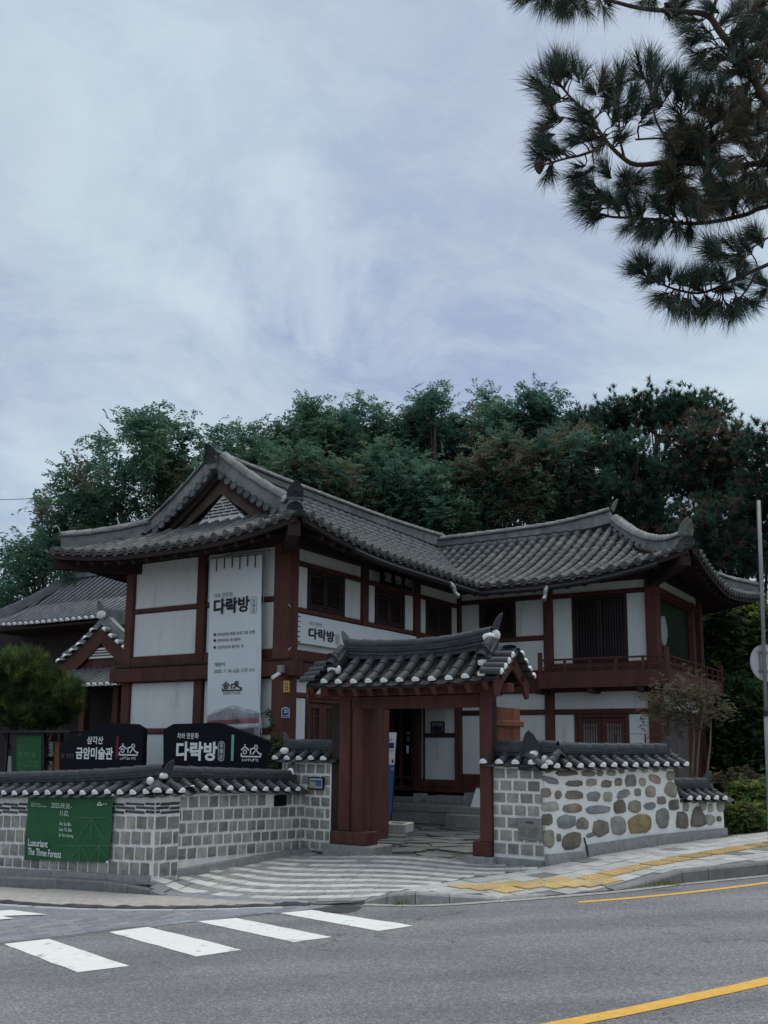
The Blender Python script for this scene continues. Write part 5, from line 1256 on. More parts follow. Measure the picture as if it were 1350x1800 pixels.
cover_face(f_court, d_court, bF, bM, .28, T_rest)
cover_face(f_end, d_end, bV, bB, .29, T_rest)
cover_face(f_left, d_left, bF, bB, .32, T_rest, .55, False, True); cover_face(f_rear, d_rear, -4, aR2, .32, T_rest, .55, False, True)
# roof deck just under the tiles = the part that carries them
def deck(f, dr, s0, s1, ns, nd, off):
    b = MB()
    for i in range(ns + 1):
        s = s0 + (s1 - s0) * i / ns; lo, hi = dr(s)
        for k in range(nd + 1): b.v.append(tuple(f(s, lo + (hi - lo) * k / nd) + Z * off))
    for i in range(ns):
        for k in range(nd): b.f.append((i * (nd + 1) + k, (i + 1) * (nd + 1) + k, (i + 1) * (nd + 1) + k + 1, i * (nd + 1) + k + 1)); b.m.append(0)
    return b
RB = MB()
for f, dr, s0, s1 in ((f_front, d_front, aL_, aR_), (f_wing, d_wing, aM, aR2), (f_court, d_court, bF, bM), (f_end, d_end, bV, bB), (f_left, d_left, bF, bB), (f_rear, d_rear, -4.5, aR2)):
    for off in (.0, -.10):
        q = deck(f, dr, s0, s1, 26, 6, off); o = len(RB.v); RB.v += q.v; RB.f += [tuple(k + o for k in x) for x in q.f]; RB.m += [0] * len(q.f)
ROOF = RB.build('roof', WOOD_DK, HB)
emit(ROOF, 'roof_tile', unit('cover', TILE_OLD), T_parts, 300); emit(ROOF, 'roof_tile_field', unit('cover', TILE_OLD), T_rest, 0)
add('pan_tile_field', merged(unit('pan', TILE_OLD), PANS, 'pans'), ROOF, Matrix(), 'stuff')
emit(ROOF, 'eave_tile', unit('disc', TILE_OLD), DISCS, 300)
# eave boards and rafters
def eave_board(f, s0, s1, n=14):
    for k in range(n):
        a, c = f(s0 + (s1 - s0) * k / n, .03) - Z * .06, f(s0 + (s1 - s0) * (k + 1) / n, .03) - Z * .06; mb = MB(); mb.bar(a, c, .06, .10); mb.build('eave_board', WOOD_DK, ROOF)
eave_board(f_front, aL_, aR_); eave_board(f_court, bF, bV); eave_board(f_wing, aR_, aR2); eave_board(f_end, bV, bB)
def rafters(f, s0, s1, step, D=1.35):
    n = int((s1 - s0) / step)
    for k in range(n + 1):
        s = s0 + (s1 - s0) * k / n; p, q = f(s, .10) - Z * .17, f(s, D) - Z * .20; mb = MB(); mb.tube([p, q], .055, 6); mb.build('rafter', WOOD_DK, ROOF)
rafters(f_front, aL_ + .7, aR_ - .7, .36); rafters(f_court, bF + .7, bV, .36); rafters(f_wing, aR_ + .1, aR2 - .7, .36); rafters(f_end, bV + .7, bB - .7, .40)
for f, cpt, ip in ((f_front, (aR_ - .06, .06), Bp(-.1, .1, 5.1)), (f_front, (aL_ + .06, .06), Bp(-Lg + .1, .1, 5.1)), (f_wing, (aR2 - .06, .06), Bp(Lr - .1, Lv + .1, 5.1))):   # hip rafters
    p = f(*cpt) - Z * .20; mb = MB(); mb.bar(ip, p, .20, .26); mb.build('hip_rafter', WOOD_DK, ROOF)
# ridges: weathered plastered courses
RL = [(.30, .20, .95, RIDGE_OLD), (.035, .30, .4, TILE_OLD)]
CAPB = (.105, .30, RIDGE_OLD)
zt_ = ZE + ZH
q0, q1 = ridge_stack(ROOF, Bp(aM, gB - .14, zt_ - .06), Bp(aM, bM + .35, zt_ + .05), RL, CAPB, .03, .08, 'ridge_block', 'ridge_tile', bow=.03)
end_plate(ROOF, q0 - Z * .06, -v, .14, .19, TILE, .5); end_plate(ROOF, q0 - Z * .22 - v * .02, -v, .17, .15, TILE, .2)
q2, q3 = ridge_stack(ROOF, Bp(aM + .1, bM, zt_ - .05), Bp(aHip - .05, bM, zt_ - .02), RL, CAPB, .02, .20, 'ridge_block', 'ridge_tile', bow=.0)
end_plate(ROOF, q3 + Z * .0, u, .13, .24, RIDGE_OLD, .5)
def ridge_curve(P, layers, cap, name='hip_block'):
    for p, q in zip(P[:-1], P[1:]): last = ridge_stack(ROOF, p, q, layers, cap, 0, 0, name, 'ridge_tile')
    return last
def hip_pts(fn, n=5): return [fn(k / n) for k in range(n + 1)]
RL2 = [(.24, .20, .8, RIDGE_OLD), (.035, .28, .4, TILE_OLD)]
# verges (descending ridges), then short hips to the corners
fR = lambda t: f_court(gB + .04, DW + (1.44 - DW) * t) + Z * .03
fLft = lambda t: f_left(gB + .04, DW + (1.44 - DW) * t) + Z * .03
ridge_curve(hip_pts(fR), RL2, CAPB); ridge_curve(hip_pts(fLft), RL2, CAPB)
hR = lambda t: f_front(aR_ - (1.36 - 1.24 * t), (1.36 - 1.24 * t)) + Z * (.03 + .03 * t); hL = lambda t: f_front(aL_ + (1.40 - 1.24 * t), (1.40 - 1.24 * t)) + Z * (.03 + .03 * t)
lR = ridge_curve(hip_pts(hR, 3), RL2, CAPB); lL = ridge_curve(hip_pts(hL, 3), RL2, CAPB)
dg = (u - v).normalized()
end_plate(ROOF, lR[1] - Z * .05, dg, .15, .26, TILE, .25); end_plate(ROOF, lR[1] - Z * .24 + dg * .02, dg, .15, .12, TILE, .1)
end_plate(ROOF, f_court(gB + .1, 1.3) + Z * .34, u, .12, .22, TILE, .3); end_plate(ROOF, lL[1] - Z * .03, (-u - v).normalized(), .15, .22, RIDGE_OLD, .3)
hW = lambda t: f_wing(aHip + (aR2 - aHip) * (.98 * t + .0) - .02, DR_ * (1 - .96 * t)) + Z * (.03)
lW = ridge_curve(hip_pts(hW, 6), RL2, CAPB)
dw = (u * DH - v * DR_).normalized(); end_plate(ROOF, lW[1] - Z * .03, dw, .16, .30, RIDGE_OLD, .45); end_plate(ROOF, lW[1] - Z * .22 + dw * .03, dw, .17, .14, TILE_OLD, .1)
hBk = lambda t: f_end(bB - (bB - bM) * (1 - .96 * t), DH * (1 - .96 * t)) + Z * .03
ridge_curve(hip_pts(hBk, 5), RL2, CAPB)
# verge tiles under the descending ridges
for f, dirn in ((f_court, -v), (f_left, -v)):
    for k in range(10):
        for j in (0, 1):
            d = DW - .12 - k * .165 - j * .08; p = f(gB - .02 - .06 * j, d) + Z * (.02 - .075 * j); t = (f(gB, d + .1) - f(gB, d)).normalized(); nr = t.cross(dirn); nr = nr if nr.z > 0 else -nr
            add('verge_tile', unit('disc', TILE_OLD), ROOF, frame_M(p + nr * .03, t * .078, -dirn * .16, nr * .078))
# gable wall: barge boards and brick-patterned plaster
FGb = Fr(O + v * (gB + .22), u, -v)
def gz(a): return ZE + prof((min(a - aL_, aR_ - a)) / DW)
pk = FGb.px(281 / 5.625 + 340, 505 / 5.625 + 780); kl = FGb.px(346, 914); kr = FGb.px(431.5, 900)
gp_ = MB(); gp_.prism([FGb.pt(aM, pk[1], -.02), FGb.pt(kl[0], kl[1] - .12, -.02), FGb.pt(kr[0], kl[1] - .12, -.02)], FGb.n * -.1); gpan = gp_.build('gable_plaster', PLASTER, ROOF)
hgt = pk[1] - kl[1]; nrow = 7
for k in range(nrow):
    z = kl[1] - .02 + hgt * (k + .35) / nrow; half = (kr[0] - kl[0]) / 2 * (1 - (k + .6) / nrow) - .03; x = aM - half + (.05 if k % 2 else 0)
    while x < aM + half - .04:
        x2 = min(x + rnd.uniform(.14, .26), aM + half); FGb.part('brick', x, x2, z, z + .024, -.02, .006, BRICK, ROOF); x = x2 + .035
for sgn in (-1, 1):                                        # wide boards following the verge
    P = []
    for k in range(6): a = aM + sgn * (DW - 1.2) * k / 5; P.append(FGb.pt(a, gz(a) - .10, .0))
    Q = [FGb.pt(aM + sgn * (DW - 1.2) * k / 5, min(gz(aM + sgn * (DW - 1.2) * k / 5) - .12, pk[1] + .01 - (pk[1] - kl[1]) * abs((DW - 1.2) * k / 5) / (abs((kr if sgn > 0 else kl)[0] - aM) + .02)), .0) for k in range(6)]
    Q = [q if q.z < p.z - .02 else p - Z * .02 for p, q in zip(P, Q)]
    mb = MB(); mb.prism(P + Q[::-1], FGb.n * .05); mb.build('barge_board', WOOD_BR, ROOF)
    mb = MB(); P2 = [FGb.pt(aM + sgn * (DW - 1.25) * k / 5, gz(aM + sgn * (DW - 1.25) * k / 5) - .06, .10) for k in range(6)]; mb.prism(P2 + [p - Z * .13 for p in P2[::-1]], FGb.n * .05); mb.build('barge_board', WOOD_DK, ROOF)
b = MB(); b.prism([FGb.pt(aM, ZE + ZH - .05, -.13), FGb.pt(aL_ + 1.2, ZE + .55, -.13), FGb.pt(aR_ - 1.2, ZE + .55, -.13)], FGb.n * -.05); b.build('gable_backing', WOOD_DK, ROOF)
# gutter under the court eaves with two curled spouts
for f, s0, s1 in ((f_court, .4, bV), (f_wing, aR_, aR2 - .6)):
    P = [f(s0 + (s1 - s0) * k / 8, -.05) - Z * .12 for k in range(9)]; mb = MB(); mb.tube(P, .055, 8); mb.build('gutter', DARKMETAL, ROOF)
for f, s, dirn in ((f_court, 4.15, u), (f_wing, 2.75, -v)):
    p = f(s, -.05) - Z * .10; mb = MB(); mb.tube([p, p - Z * .10 + dirn * .10, p - Z * .22 + dirn * .13, p - Z * .31 + dirn * .22], [.05, .05, .045, .05], 8); mb.build('gutter_spout', GALV, ROOF)

# ================================================================== COURTYARD
nb = (PF.P - gate0).dot(v)
def court_z(b_): return COURT_Z0 + (COURT_Z1 - COURT_Z0) * max(0, min(1, b_ / nb))
CT = struct_root('courtyard', tuple(FG.pt(1.2, -.05, -2)))
b = MB()
for i in range(9):
    for a in (-6, 12): b.v.append(tuple(FG.pt(a, court_z(nb * i / 8) - .03, -(.0 + (nb + .5) * i / 8))))
for i in range(8): b.f.append((2 * i, 2 * i + 1, 2 * i + 3, 2 * i + 2)); b.m.append(0)
b.build('court_bed', JOINT, CT)
r3 = np.random.RandomState(5); seeds = []
for i in range(11):
    for j in range(16): seeds.append((-2.2 + i * .62 + r3.uniform(-.25, .25) + (.3 if j % 2 else 0), .15 + (j + .5) * (nb - .1) / 16 + r3.uniform(-.16, .16)))
seeds = np.array(seeds)
def clip(P, n, c):
    out_ = []
    for i in range(len(P)):
        a, q = P[i], P[(i + 1) % len(P)]; da, dq = np.dot(n, a) - c, np.dot(n, q) - c
        if da <= 0: out_.append(a)
        if (da < 0) != (dq < 0): out_.append(a + (q - a) * (da / (da - dq)))
    return out_
for i, s in enumerate(seeds):
    P = [np.array(q) for q in ((-3, -.05), (5.2, -.05), (5.2, nb), (-3, nb))]; dd = np.linalg.norm(seeds - s, axis=1)
    for j in np.argsort(dd)[1:18]:
        n = seeds[j] - s; P = clip(P, n / np.linalg.norm(n), np.dot(n / np.linalg.norm(n), (seeds[j] + s) / 2) - .024)
        if len(P) < 3: break
    if len(P) < 3: continue
    tz = r3.uniform(-.022, .022); c = sum(P) / len(P); tx, ty = r3.uniform(-.015, .015, 2)
    mb = MB(); top = [FG.pt(q[0], court_z(q[1]) + tz + tx * (q[0] - c[0]) + ty * (q[1] - c[1]), -q[1]) for q in P]
    mb.prism([t - Z * .05 for t in top], Z * .05); mb.build('flagstone', SLATE, CT)

# ================================================================== NEIGHBOURING HALL
NB = thing('tiled_house', 'lower tiled house with white tile ends and a small gable, behind on the left', 'house', tuple(aty(120, 1301, 27) - Z * .9))
NF = Fr(aty(110, 1301, 27), u, -v)
ez = NF.px(110, 1093)[1]; aw0, aw1 = -9.0, 7.0; hz = NF.px(150, 1016, -2.9)[1]; ahip = NF.px(131, 1016, -2.9)[0]; af = NF.px(-34, 1104)[0]
def nroof(a, f): return NF.pt(a, ez + (hz - ez) * (.72 * f + .28 * f * f) + (.10 * max(0, 1 - abs(a - af) / 3) ** 2 * (1 - f)), -2.9 * f)
b = MB()
pr = [(a, f) for a in np.linspace(-6.2, aw1, 14) for f in (0, .5, 1)]
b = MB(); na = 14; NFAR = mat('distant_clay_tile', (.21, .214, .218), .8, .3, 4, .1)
for a in np.linspace(af, aw1, na):
    fm = min(1, max(.02, (a - af) / (ahip - af)))
    for f in (0, .5, 1): b.v.append(tuple(nroof(a, f * fm)))
for i in range(na - 1):
    for k in range(2): b.f.append((i * 3 + k, i * 3 + 3 + k, i * 3 + 4 + k, i * 3 + k + 1)); b.m.append(0)
b.build('roof', mat('shade_dark_roof_channels', (.018, .019, .021), .95, .3, 4), NB)  # shade between the tile rows is put into this dark colour
cv, pg = [], []
a = af + .1
while a < aw1:
    fm = min(1, max(.05, (a - af) / (ahip - af)))
    for k in range(2):
        p, q = nroof(a, fm * k / 2), nroof(a, fm * (k + 1) / 2); t = (q - p).normalized(); nr = u.cross(t); nr = nr if nr.z > 0 else -nr
        cv.append(frame_M(p + nr * .01, u * .060, (q - p) * 1.01, nr * .050))
        if k == 0: pg.append(frame_M(p + nr * .04, u * .085, t * .085, nr * .085))
    a += .27
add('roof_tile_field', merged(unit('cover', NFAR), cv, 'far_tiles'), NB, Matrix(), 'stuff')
for M in pg[:110]: add('plaster_plug', unit('plug', PLASTER, 0), NB, M)
def nridge(P, w_, h, name='ridge'):
    mb = MB()
    for p, q in zip(P[:-1], P[1:]): mb.bar(p + Z * h / 2, q + Z * h / 2, w_, h); mb.bar(p + Z * (h + .05), q + Z * (h + .05), w_ * .7, .08)
    mb.build(name, NFAR, NB, kind='stuff')
nridge([nroof(ahip, 1), nroof(aw1, 1)], .3, .32); nridge([nroof(ahip - (ahip - af - .1) * k / 6, 1 - k / 6 * .98) for k in range(7)], .28, .26)
end = nroof(ahip, 1); lump(NB, end + Z * .30, -u, .10, .07, .5, 1)
NF.part('wall', -7.0, aw1, -.9, ez + .55, -5, -1.3, WOOD_DK, NB); NF.part('eave_soffit', af + .3, aw1, ez - .10, ez - .03, -1.6, -.08, WOOD_DK, NB)
for a0, a1 in ((-4.2, -3.5), (-2.2, -1.4)): NF.part('wall_panel', a0, a1, 2.6, 3.6, -1.299, -1.27, WALLPL, NB)
for a0, a1 in ((-3.4, -2.3), (-1.3, .2)): NF.part('window', a0, a1, 2.4, 3.6, -1.299, -1.26, WOOD_OR, NB)
GK = Fr(aty(168, 1301, 24), u, -v); gw = 1.62; gtop = GK.px(168, 1098)[1]; gft = GK.px(120, 1166)[1]
def kroof(sg, f, d=0): return GK.pt(sg * gw * (1 - f), gft + (gtop - gft) * (.62 * f + .38 * f * f), -d)
b = MB()
for sg in (-1, 1):
    o = len(b.v)
    for k in range(6):
        for d in (0, 3.4): b.v.append(tuple(kroof(sg, k / 5, d)))
    for k in range(5): b.f.append((o + 2 * k, o + 2 * k + 1, o + 2 * k + 3, o + 2 * k + 2)); b.m.append(0)
b.build('porch_roof', NFAR, NB)
for sg in (-1, 1):
    nridge([kroof(sg, k / 6, .18) for k in range(7)], .24, .20, 'verge_ridge')
    for k in range(6):
        p = kroof(sg, (k + .5) / 6.4, .0); t = (kroof(sg, .6) - kroof(sg, .4)).normalized(); nr = t.cross(v); nr = nr if nr.z > 0 else -nr
        add('verge_tile', unit('cover', NFAR), NB, frame_M(p - v * .12 + nr * .0, t * .085, v * .32 + nr * .05, nr * .085)); add('plaster_plug', unit('plug', PLASTER, k % 3), NB, frame_M(p - v * .12 + nr * .01, t * .085, v * .085, nr * .085))
    mb = MB(); P = [kroof(sg, k / 5, -.0) - Z * .08 for k in range(6)]; mb.prism(P + [p - Z * .42 for p in P[::-1]], v * .06); mb.build('barge_board', WOOD, NB)
nridge([GK.pt(0, gtop + .05, -.1), GK.pt(0, gtop + .05, -3.4)], .26, .28); end_plate(NB, GK.pt(0, gtop + .30, .02), -v, .14, .26, NFAR, .2); lump(NB, GK.pt(0, gtop + .24, .03), -v, .17, .06, .2, 2)
b = MB(); b.prism([GK.pt(-gw * .9, gft - .15, -.1), GK.pt(gw * .9, gft - .15, -.1), GK.pt(0, gtop - .15, -.1)], v * .08); b.build('gable_board', WOOD, NB)
gx = .62; gl = GK.px(168, 1157)[1]; gh = GK.px(168, 1157 - 18)[1]; b = MB(); b.prism([GK.pt(-gx, gl, -.05), GK.pt(gx, gl, -.05), GK.pt(.14, gh, -.05), GK.pt(-.14, gh, -.05)], v * .04); b.build('gable_plaster', PLASTER, NB)
for k in range(3): z = gl + (gh - gl) * (.2 + .25 * k); GK.part('brick', -.45 + .1 * k, .45 - .1 * k, z, z + .03, -.049, -.03, BRICK, NB)
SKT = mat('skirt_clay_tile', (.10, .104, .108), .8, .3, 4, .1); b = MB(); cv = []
za, zb_ = gft - .22, GK.px(160, 1207, .85)[1]
for k in range(5):
    for a in (-gw - .1, gw + .1): b.v.append(tuple(GK.pt(a, za + (zb_ - za) * k / 4, -.1 + 1.0 * k / 4)))
for k in range(4): b.f.append((2 * k, 2 * k + 1, 2 * k + 3, 2 * k + 2)); b.m.append(0)
b.build('skirt_roof', SKT, NB)
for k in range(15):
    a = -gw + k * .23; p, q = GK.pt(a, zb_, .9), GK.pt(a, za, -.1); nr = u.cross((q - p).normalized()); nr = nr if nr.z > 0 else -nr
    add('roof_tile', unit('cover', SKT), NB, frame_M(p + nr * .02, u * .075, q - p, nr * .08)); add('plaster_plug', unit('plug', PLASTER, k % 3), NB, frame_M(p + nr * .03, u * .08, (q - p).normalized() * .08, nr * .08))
GK.part('porch_wall', -1.35, 1.35, -.9, zb_ + .1, -3, -.11, WOOD_DK, NB)
for a0 in (-1.3, -.1, 1.1): GK.part('porch_post', a0, a0 + .2, -.9, zb_ + .05, .3, .5, WOOD, NB)

# ================================================================== SIGNS, BANNERS, FITTINGS
FSN = Fr(aty(480, 1304, 15.2), u, -v)
def board(root, fr, pts, d0, d1, m, name='board'):
    P = [fr.pt(*fr.px(x, y, d1), d1) for x, y in pts]; mb = MB(); mb.prism(P, fr.n * (d0 - d1)); return mb.build(name, m, root)
SG2 = thing('signboard', 'black angled roof-shaped signboard with a mint green bar and large white letters', 'sign', tuple(FSN.pt(-.9, -.2, -.06)))
board(SG2, FSN, [(287, 1352), (287, 1282.5), (305, 1272.5), (345, 1271.5), (383, 1270), (480, 1306), (480, 1352)], -.10, 0, BLACK)
for x in (310, 465): a = FSN.px(x, 1340)[0]; FSN.part('leg', a - .05, a + .05, -.3, FSN.px(x, 1351)[1], -.09, -.02, DARKMETAL, SG2)
text(SG2, '차와 한문화', FSN, 311.4, 1298.6, 349, 1288.2, WHITEM, .004, .012)
text(SG2, '다락방', FSN, 309, 1336.5, 381.3, 1303.4, WHITEM, .004, .035)
text(SG2, '茶\n樂\n房', FSN, 385.2, 1335.6, 391.6, 1305.2, WHITEM, .004, .0)
def rrect(x0, y0, x1, y1, r, n=4):
    P = []
    for cx, cy, t0 in ((x1 - r, y1 - r, 0), (x0 + r, y1 - r, PI / 2), (x0 + r, y0 + r, PI), (x1 - r, y0 + r, 1.5 * PI)):
        for k in range(n + 1): t = t0 + PI / 2 * k / n; P.append((cx + r * math.cos(t), cy + r * math.sin(t)))
    return P + [P[0]]
def marks(root, fr, x0, y0, x1, y1, m, d, seed=0, wd=None, vert=False):
    """a row of lettering too small to read: short uneven strokes"""
    a0, z0 = fr.px(x0, y0, d); a1, _ = fr.px(x1, y0, d); _, z1 = fr.px(x0, y1, d); r2 = random.Random(seed); h = z1 - z0; w_ = wd or h * .16
    mb_ = MB(); a = a0
    while a < a1 - h * .3:
        cw = h * r2.uniform(.55, .85)
        for k in range(3):
            if k < 2: zq = z0 + h * r2.choice((.1, .3, .5, .7, .9)); fr.box(mb_, a + cw * r2.uniform(0, .2), min(a1, a + cw * r2.uniform(.6, .95)), zq - w_ / 2, zq + w_ / 2, d, d + .002 + k * .0004)
            else: q = a + cw * r2.uniform(.1, .9); fr.box(mb_, q - w_ / 2, q + w_ / 2, z0 + h * r2.uniform(0, .3), z1 - h * r2.uniform(0, .3), d, d + .0032)
        a += cw + h * (.5 if r2.random() < .22 else .14)
    o_ = mb_.build('small_lettering', m, root, kind='stuff'); return o_
def pill(root, fr, x0, y0, x1, y1, m, d, wd=.008):
    a0, z0 = fr.px(x0, y0, d); a1, _ = fr.px(x1, y0, d); _, z1 = fr.px(x0, y1, d)
    strokes(root, fr, 0, 0, 1, 1, [rrect(a0, z0, a1, z1, (a1 - a0) * .35)], wd, m, d, 'seal_outline')
pill(SG2, FSN, 383.4, 1337.3, 393.4, 1303.4, WHITEM, .002)
def bar(root, fr, x0, y0, x1, y1, m, d0, d1, name='colour_bar'):
    a0, z0 = fr.px(x0, y0, d1); a1, _ = fr.px(x1, y0, d1); _, z1 = fr.px(x0, y1, d1); return fr.part(name, a0, a1, z0, z1, d0, d1, m, root)
bar(SG2, FSN, 405.7, 1337.3, 410, 1291.5, MINT, .001, .01)
def logo(root, fr, x0, y0, x1, y1, m, d, wd):
    a0, z0 = fr.px(x0, y0, d); a1, _ = fr.px(x1, y0, d); _, z1 = fr.px(x0, y1, d); strokes(root, fr, a0, z0, a1 - a0, z1 - z0, HOUSE_LOGO, wd, m, d)
    marks(root, fr, x0 + (x1 - x0) * .04, y0, x0 + (x1 - x0) * .94, y0 + (y1 - y0) * .18, m, d + .001, int(x0))
logo(SG2, FSN, 424, 1338.5, 459, 1309, WHITEM, .003, .022)
SG1 = thing('signboard', 'black angled roof-shaped signboard with a dark red bar and two lines of white letters', 'sign', tuple(FSN.pt(-3.4, -.3, -.06)))
board(SG1, FSN, [(104, 1352), (104, 1310), (185, 1271), (238, 1272.5), (252, 1281.5), (250, 1352)], -.10, 0, BLACK)
for x in (125, 235): a = FSN.px(x, 1340)[0]; FSN.part('leg', a - .05, a + .05, -.4, FSN.px(x, 1351)[1], -.09, -.02, DARKMETAL, SG1)
text(SG1, '삼각산', FSN, 152.7, 1308, 181, 1294.2, WHITEM, .004, .02); text(SG1, '금암미술관', FSN, 132.7, 1334.2, 198, 1313, WHITEM, .004, .03)
text(SG1, '은평구', FSN, 116, 1332.7, 129, 1324.6, INKG, .004, .0); ec = FSN.px(110.4, 1328.4); strokes(SG1, FSN, 0, 0, 1, 1, [circ(ec[0], ec[1], .04, .04), [(ec[0] - .02, ec[1] - .01), (ec[0], ec[1] + .02), (ec[0] + .02, ec[1] + .005)]], .008, INKG, .003)
bar(SG1, FSN, 202.8, 1333.5, 206.8, 1294.4, REDP, .001, .01); logo(SG1, FSN, 209.3, 1335, 242, 1307.5, WHITEM, .003, .024)
# poster stand on the far left
PK = thing('poster_stand', 'dark poster stand with a small green exhibition poster left of the black signs', 'poster stand', tuple(FSN.pt(-5.3, -.4, -.4)))
board(PK, FSN, [(20, 1362), (20, 1287), (77, 1287), (77, 1362)], -.5, -.42, DARKMETAL)
gpst = board(PK, FSN, [(29, 1358), (29.5, 1294), (73, 1294), (72, 1358)], -.418, -.41, GREENC, 'poster')
text(gpst, '세 개의 숲', FSN, 32, 1331, 62, 1320.5, GREENL, -.405, .01); marks(gpst, FSN, 33, 1316, 41, 1309, GREENL, -.405, 3); text(gpst, 'Luxuriant', FSN, 47, 1340.5, 67, 1335.5, GREENL, -.405); text(gpst, 'The Three Forests', FSN, 31.5, 1347.5, 67, 1342, GREENL, -.405)
bar(PK, FSN, -60, 1288.5, 122, 1284, DARKMETAL, -.8, -.3, 'canopy_edge')
for x in (4, 100): bar(PK, FSN, x, 1380, x + 4, 1288.6, DARKMETAL, -.75, -.70, 'canopy_post')
AP = thing('art_panel', 'white panel with black ink brush painting between the poster and the brown post', 'panel', tuple(FSN.pt(-4.75, -.4, -.55)))
pa_ = board(AP, FSN, [(75.5, 1330), (75.5, 1304), (92, 1304), (91.5, 1330)], -.60, -.56, PAPER); board(AP, FSN, [(74.5, 1364), (74.5, 1338), (90, 1338), (89.5, 1364)], -.60, -.56, PAPER); board(AP, FSN, [(73, 1366), (73, 1302), (93, 1302), (92, 1366)], -.66, -.605, DARKMETAL, 'backing')
mb = MB(); r2 = random.Random(4)
for k in range(16):
    x, y = r2.uniform(78, 90), r2.choice((r2.uniform(1308, 1326), r2.uniform(1342, 1352))); p, q = FSN.pt(*FSN.px(x, y, -.555), -.555), FSN.pt(*FSN.px(x + r2.uniform(-5, 5), y + r2.uniform(-4, 4), -.555), -.555); mb.bar(p, q, .015, .02, FSN.n)
mb.build('brush_strokes', INK, pa_, kind='stuff')
bp = thing('timber_post', 'short brown timber post beside the left black signboard', 'post', tuple(FSN.pt(-4.5, -.4, -.6))); bar(bp, FSN, 92.5, 1365, 103, 1305, WOOD_OR, -.75, -.56, 'post_shaft'); bar(bp, FSN, 91.5, 1305, 104, 1303, WOOD_BR, -.77, -.54, 'post_cap')
nt_ = thing('notice_board', 'narrow white and blue notice standing at the left edge above the wall', 'notice', tuple(FSN.pt(-5.7, -.4, -.6)))
bar(nt_, FSN, 12, 1362, 21, 1329, PAPER, -.66, -.62, 'white_sheet'); bar(nt_, FSN, 21.2, 1362, 24.5, 1320, BLUEL, -.66, -.61, 'blue_edge')
# tall white banner on the gable wall
D_ = .205
VB = thing('vertical_banner', 'tall white cloth banner with black Korean lettering hanging on the gable wall', 'banner', tuple(F1.pt(-1.3, 1.6, D_)))
def cloth(fr, TL, TR, BL, BR, nx_, ny_, d, amp, m, name, parent):
    mb = MB(); c = [fr.px(x, y, d) for x, y in (TL, TR, BL, BR)]
    for j in range(ny_ + 1):
        for i in range(nx_ + 1):
            s, t = i / nx_, j / ny_; a = (c[0][0] * (1 - s) + c[1][0] * s) * (1 - t) + (c[2][0] * (1 - s) + c[3][0] * s) * t; z = (c[0][1] * (1 - s) + c[1][1] * s) * (1 - t) + (c[2][1] * (1 - s) + c[3][1] * s) * t
            dd = d + amp * (math.sin(s * 9 + t * 3) * .5 + math.sin(t * 11 + s * 4 + 1) * .5 - 1.0)
            mb.v.append(tuple(fr.pt(a, z, dd)))
    for j in range(ny_):
        for i in range(nx_): q = j * (nx_ + 1) + i; mb.f.append((q, q + 1, q + nx_ + 2, q + nx_ + 1)); mb.m.append(0)
    o = mb.build(name, m, parent, smooth=True); return o
cl = cloth(F1, (369.5, 984), (459.8, 974.5), (362.5, 1310), (456, 1306), 8, 24, D_, .012, CLOTH, 'cloth', VB)
pl0, pl1 = F1.px(366, 985, D_), F1.px(470, 971, D_); mb = MB(); mb.tube([F1.pt(pl0[0], pl0[1] + .03, D_), F1.pt(pl1[0] + .05, pl0[1] + .03, D_)], .02, 8); mb.build('hanging_rod', GALV, VB)
for i, x in enumerate((380, 393.9, 407.6, 421, 434.7, 448)):
    y0 = 983 - (x - 369.5) * .106; bar(VB, F1, x - .8, y0 + 23 if i in (0, 3, 5) else y0 + 19, x + .8, y0 + 1, INK, D_ + .001, D_ + .006, 'strap')
T = D_ + .004
def z1px(x, y): return 200 + x / 4.21875, 940 + y / 4.21875
def tb(root, s, fr, org, sc, x0, yb, x1, yt, m, d, bold=0.0): text(root, s, fr, org[0] + x0 / sc, org[1] + yb / sc, org[0] + x1 / sc, org[1] + yt / sc, m, d, bold)
o1 = (200, 940); s1_ = 4.21875
tb(cl, '차와 한문화', F1, o1, s1_, 742, 472, 880, 436, INKG, T); tb(cl, '다락방', F1, o1, s1_, 738, 593, 1005, 478, INK, T, .03)
tb(cl, '茶\n樂\n房', F1, o1, s1_, 1025, 578, 1048, 476, INKG, T); x0, y0 = z1px(1016, 586); x1, y1 = z1px(1057, 462); pill(cl, F1, x0, y0, x1, y1, INKG, T, .006)
for s, yb, yt, x1 in (('차와문화 체험 프로그램 진행', 753, 728, 1043), ('찻자리와 세시풍속', 797, 772, 940), ('인문학으로 즐기는 차', 848, 823, 962)):
    tb(cl, s, F1, o1, s1_, 768, yb, x1, yt, INKG, T, .012); px_, py_ = z1px(749, (yb + yt) / 2 - .5); q = F1.px(px_, py_, T); mb = MB(); mb.prism([F1.pt(q[0] + .028 * math.cos(2 * PI * k / 10), q[1] + .028 * math.sin(2 * PI * k / 10), T) for k in range(10)], F1.n * .003); mb.build('bullet_dot', INK, cl)
tb(cl, '개관식', F1, o1, s1_, 742, 978, 822, 948, INK, T, .005); tb(cl, '2025. 7. 18. (금) 오후 2시', F1, o1, s1_, 742, 1032, 1040, 998, INK, T, .0)
x0, y0 = z1px(805, 1184); x1, y1 = z1px(946, 1090); logo(cl, F1, x0, y0, x1, y1, INK, T, .022)
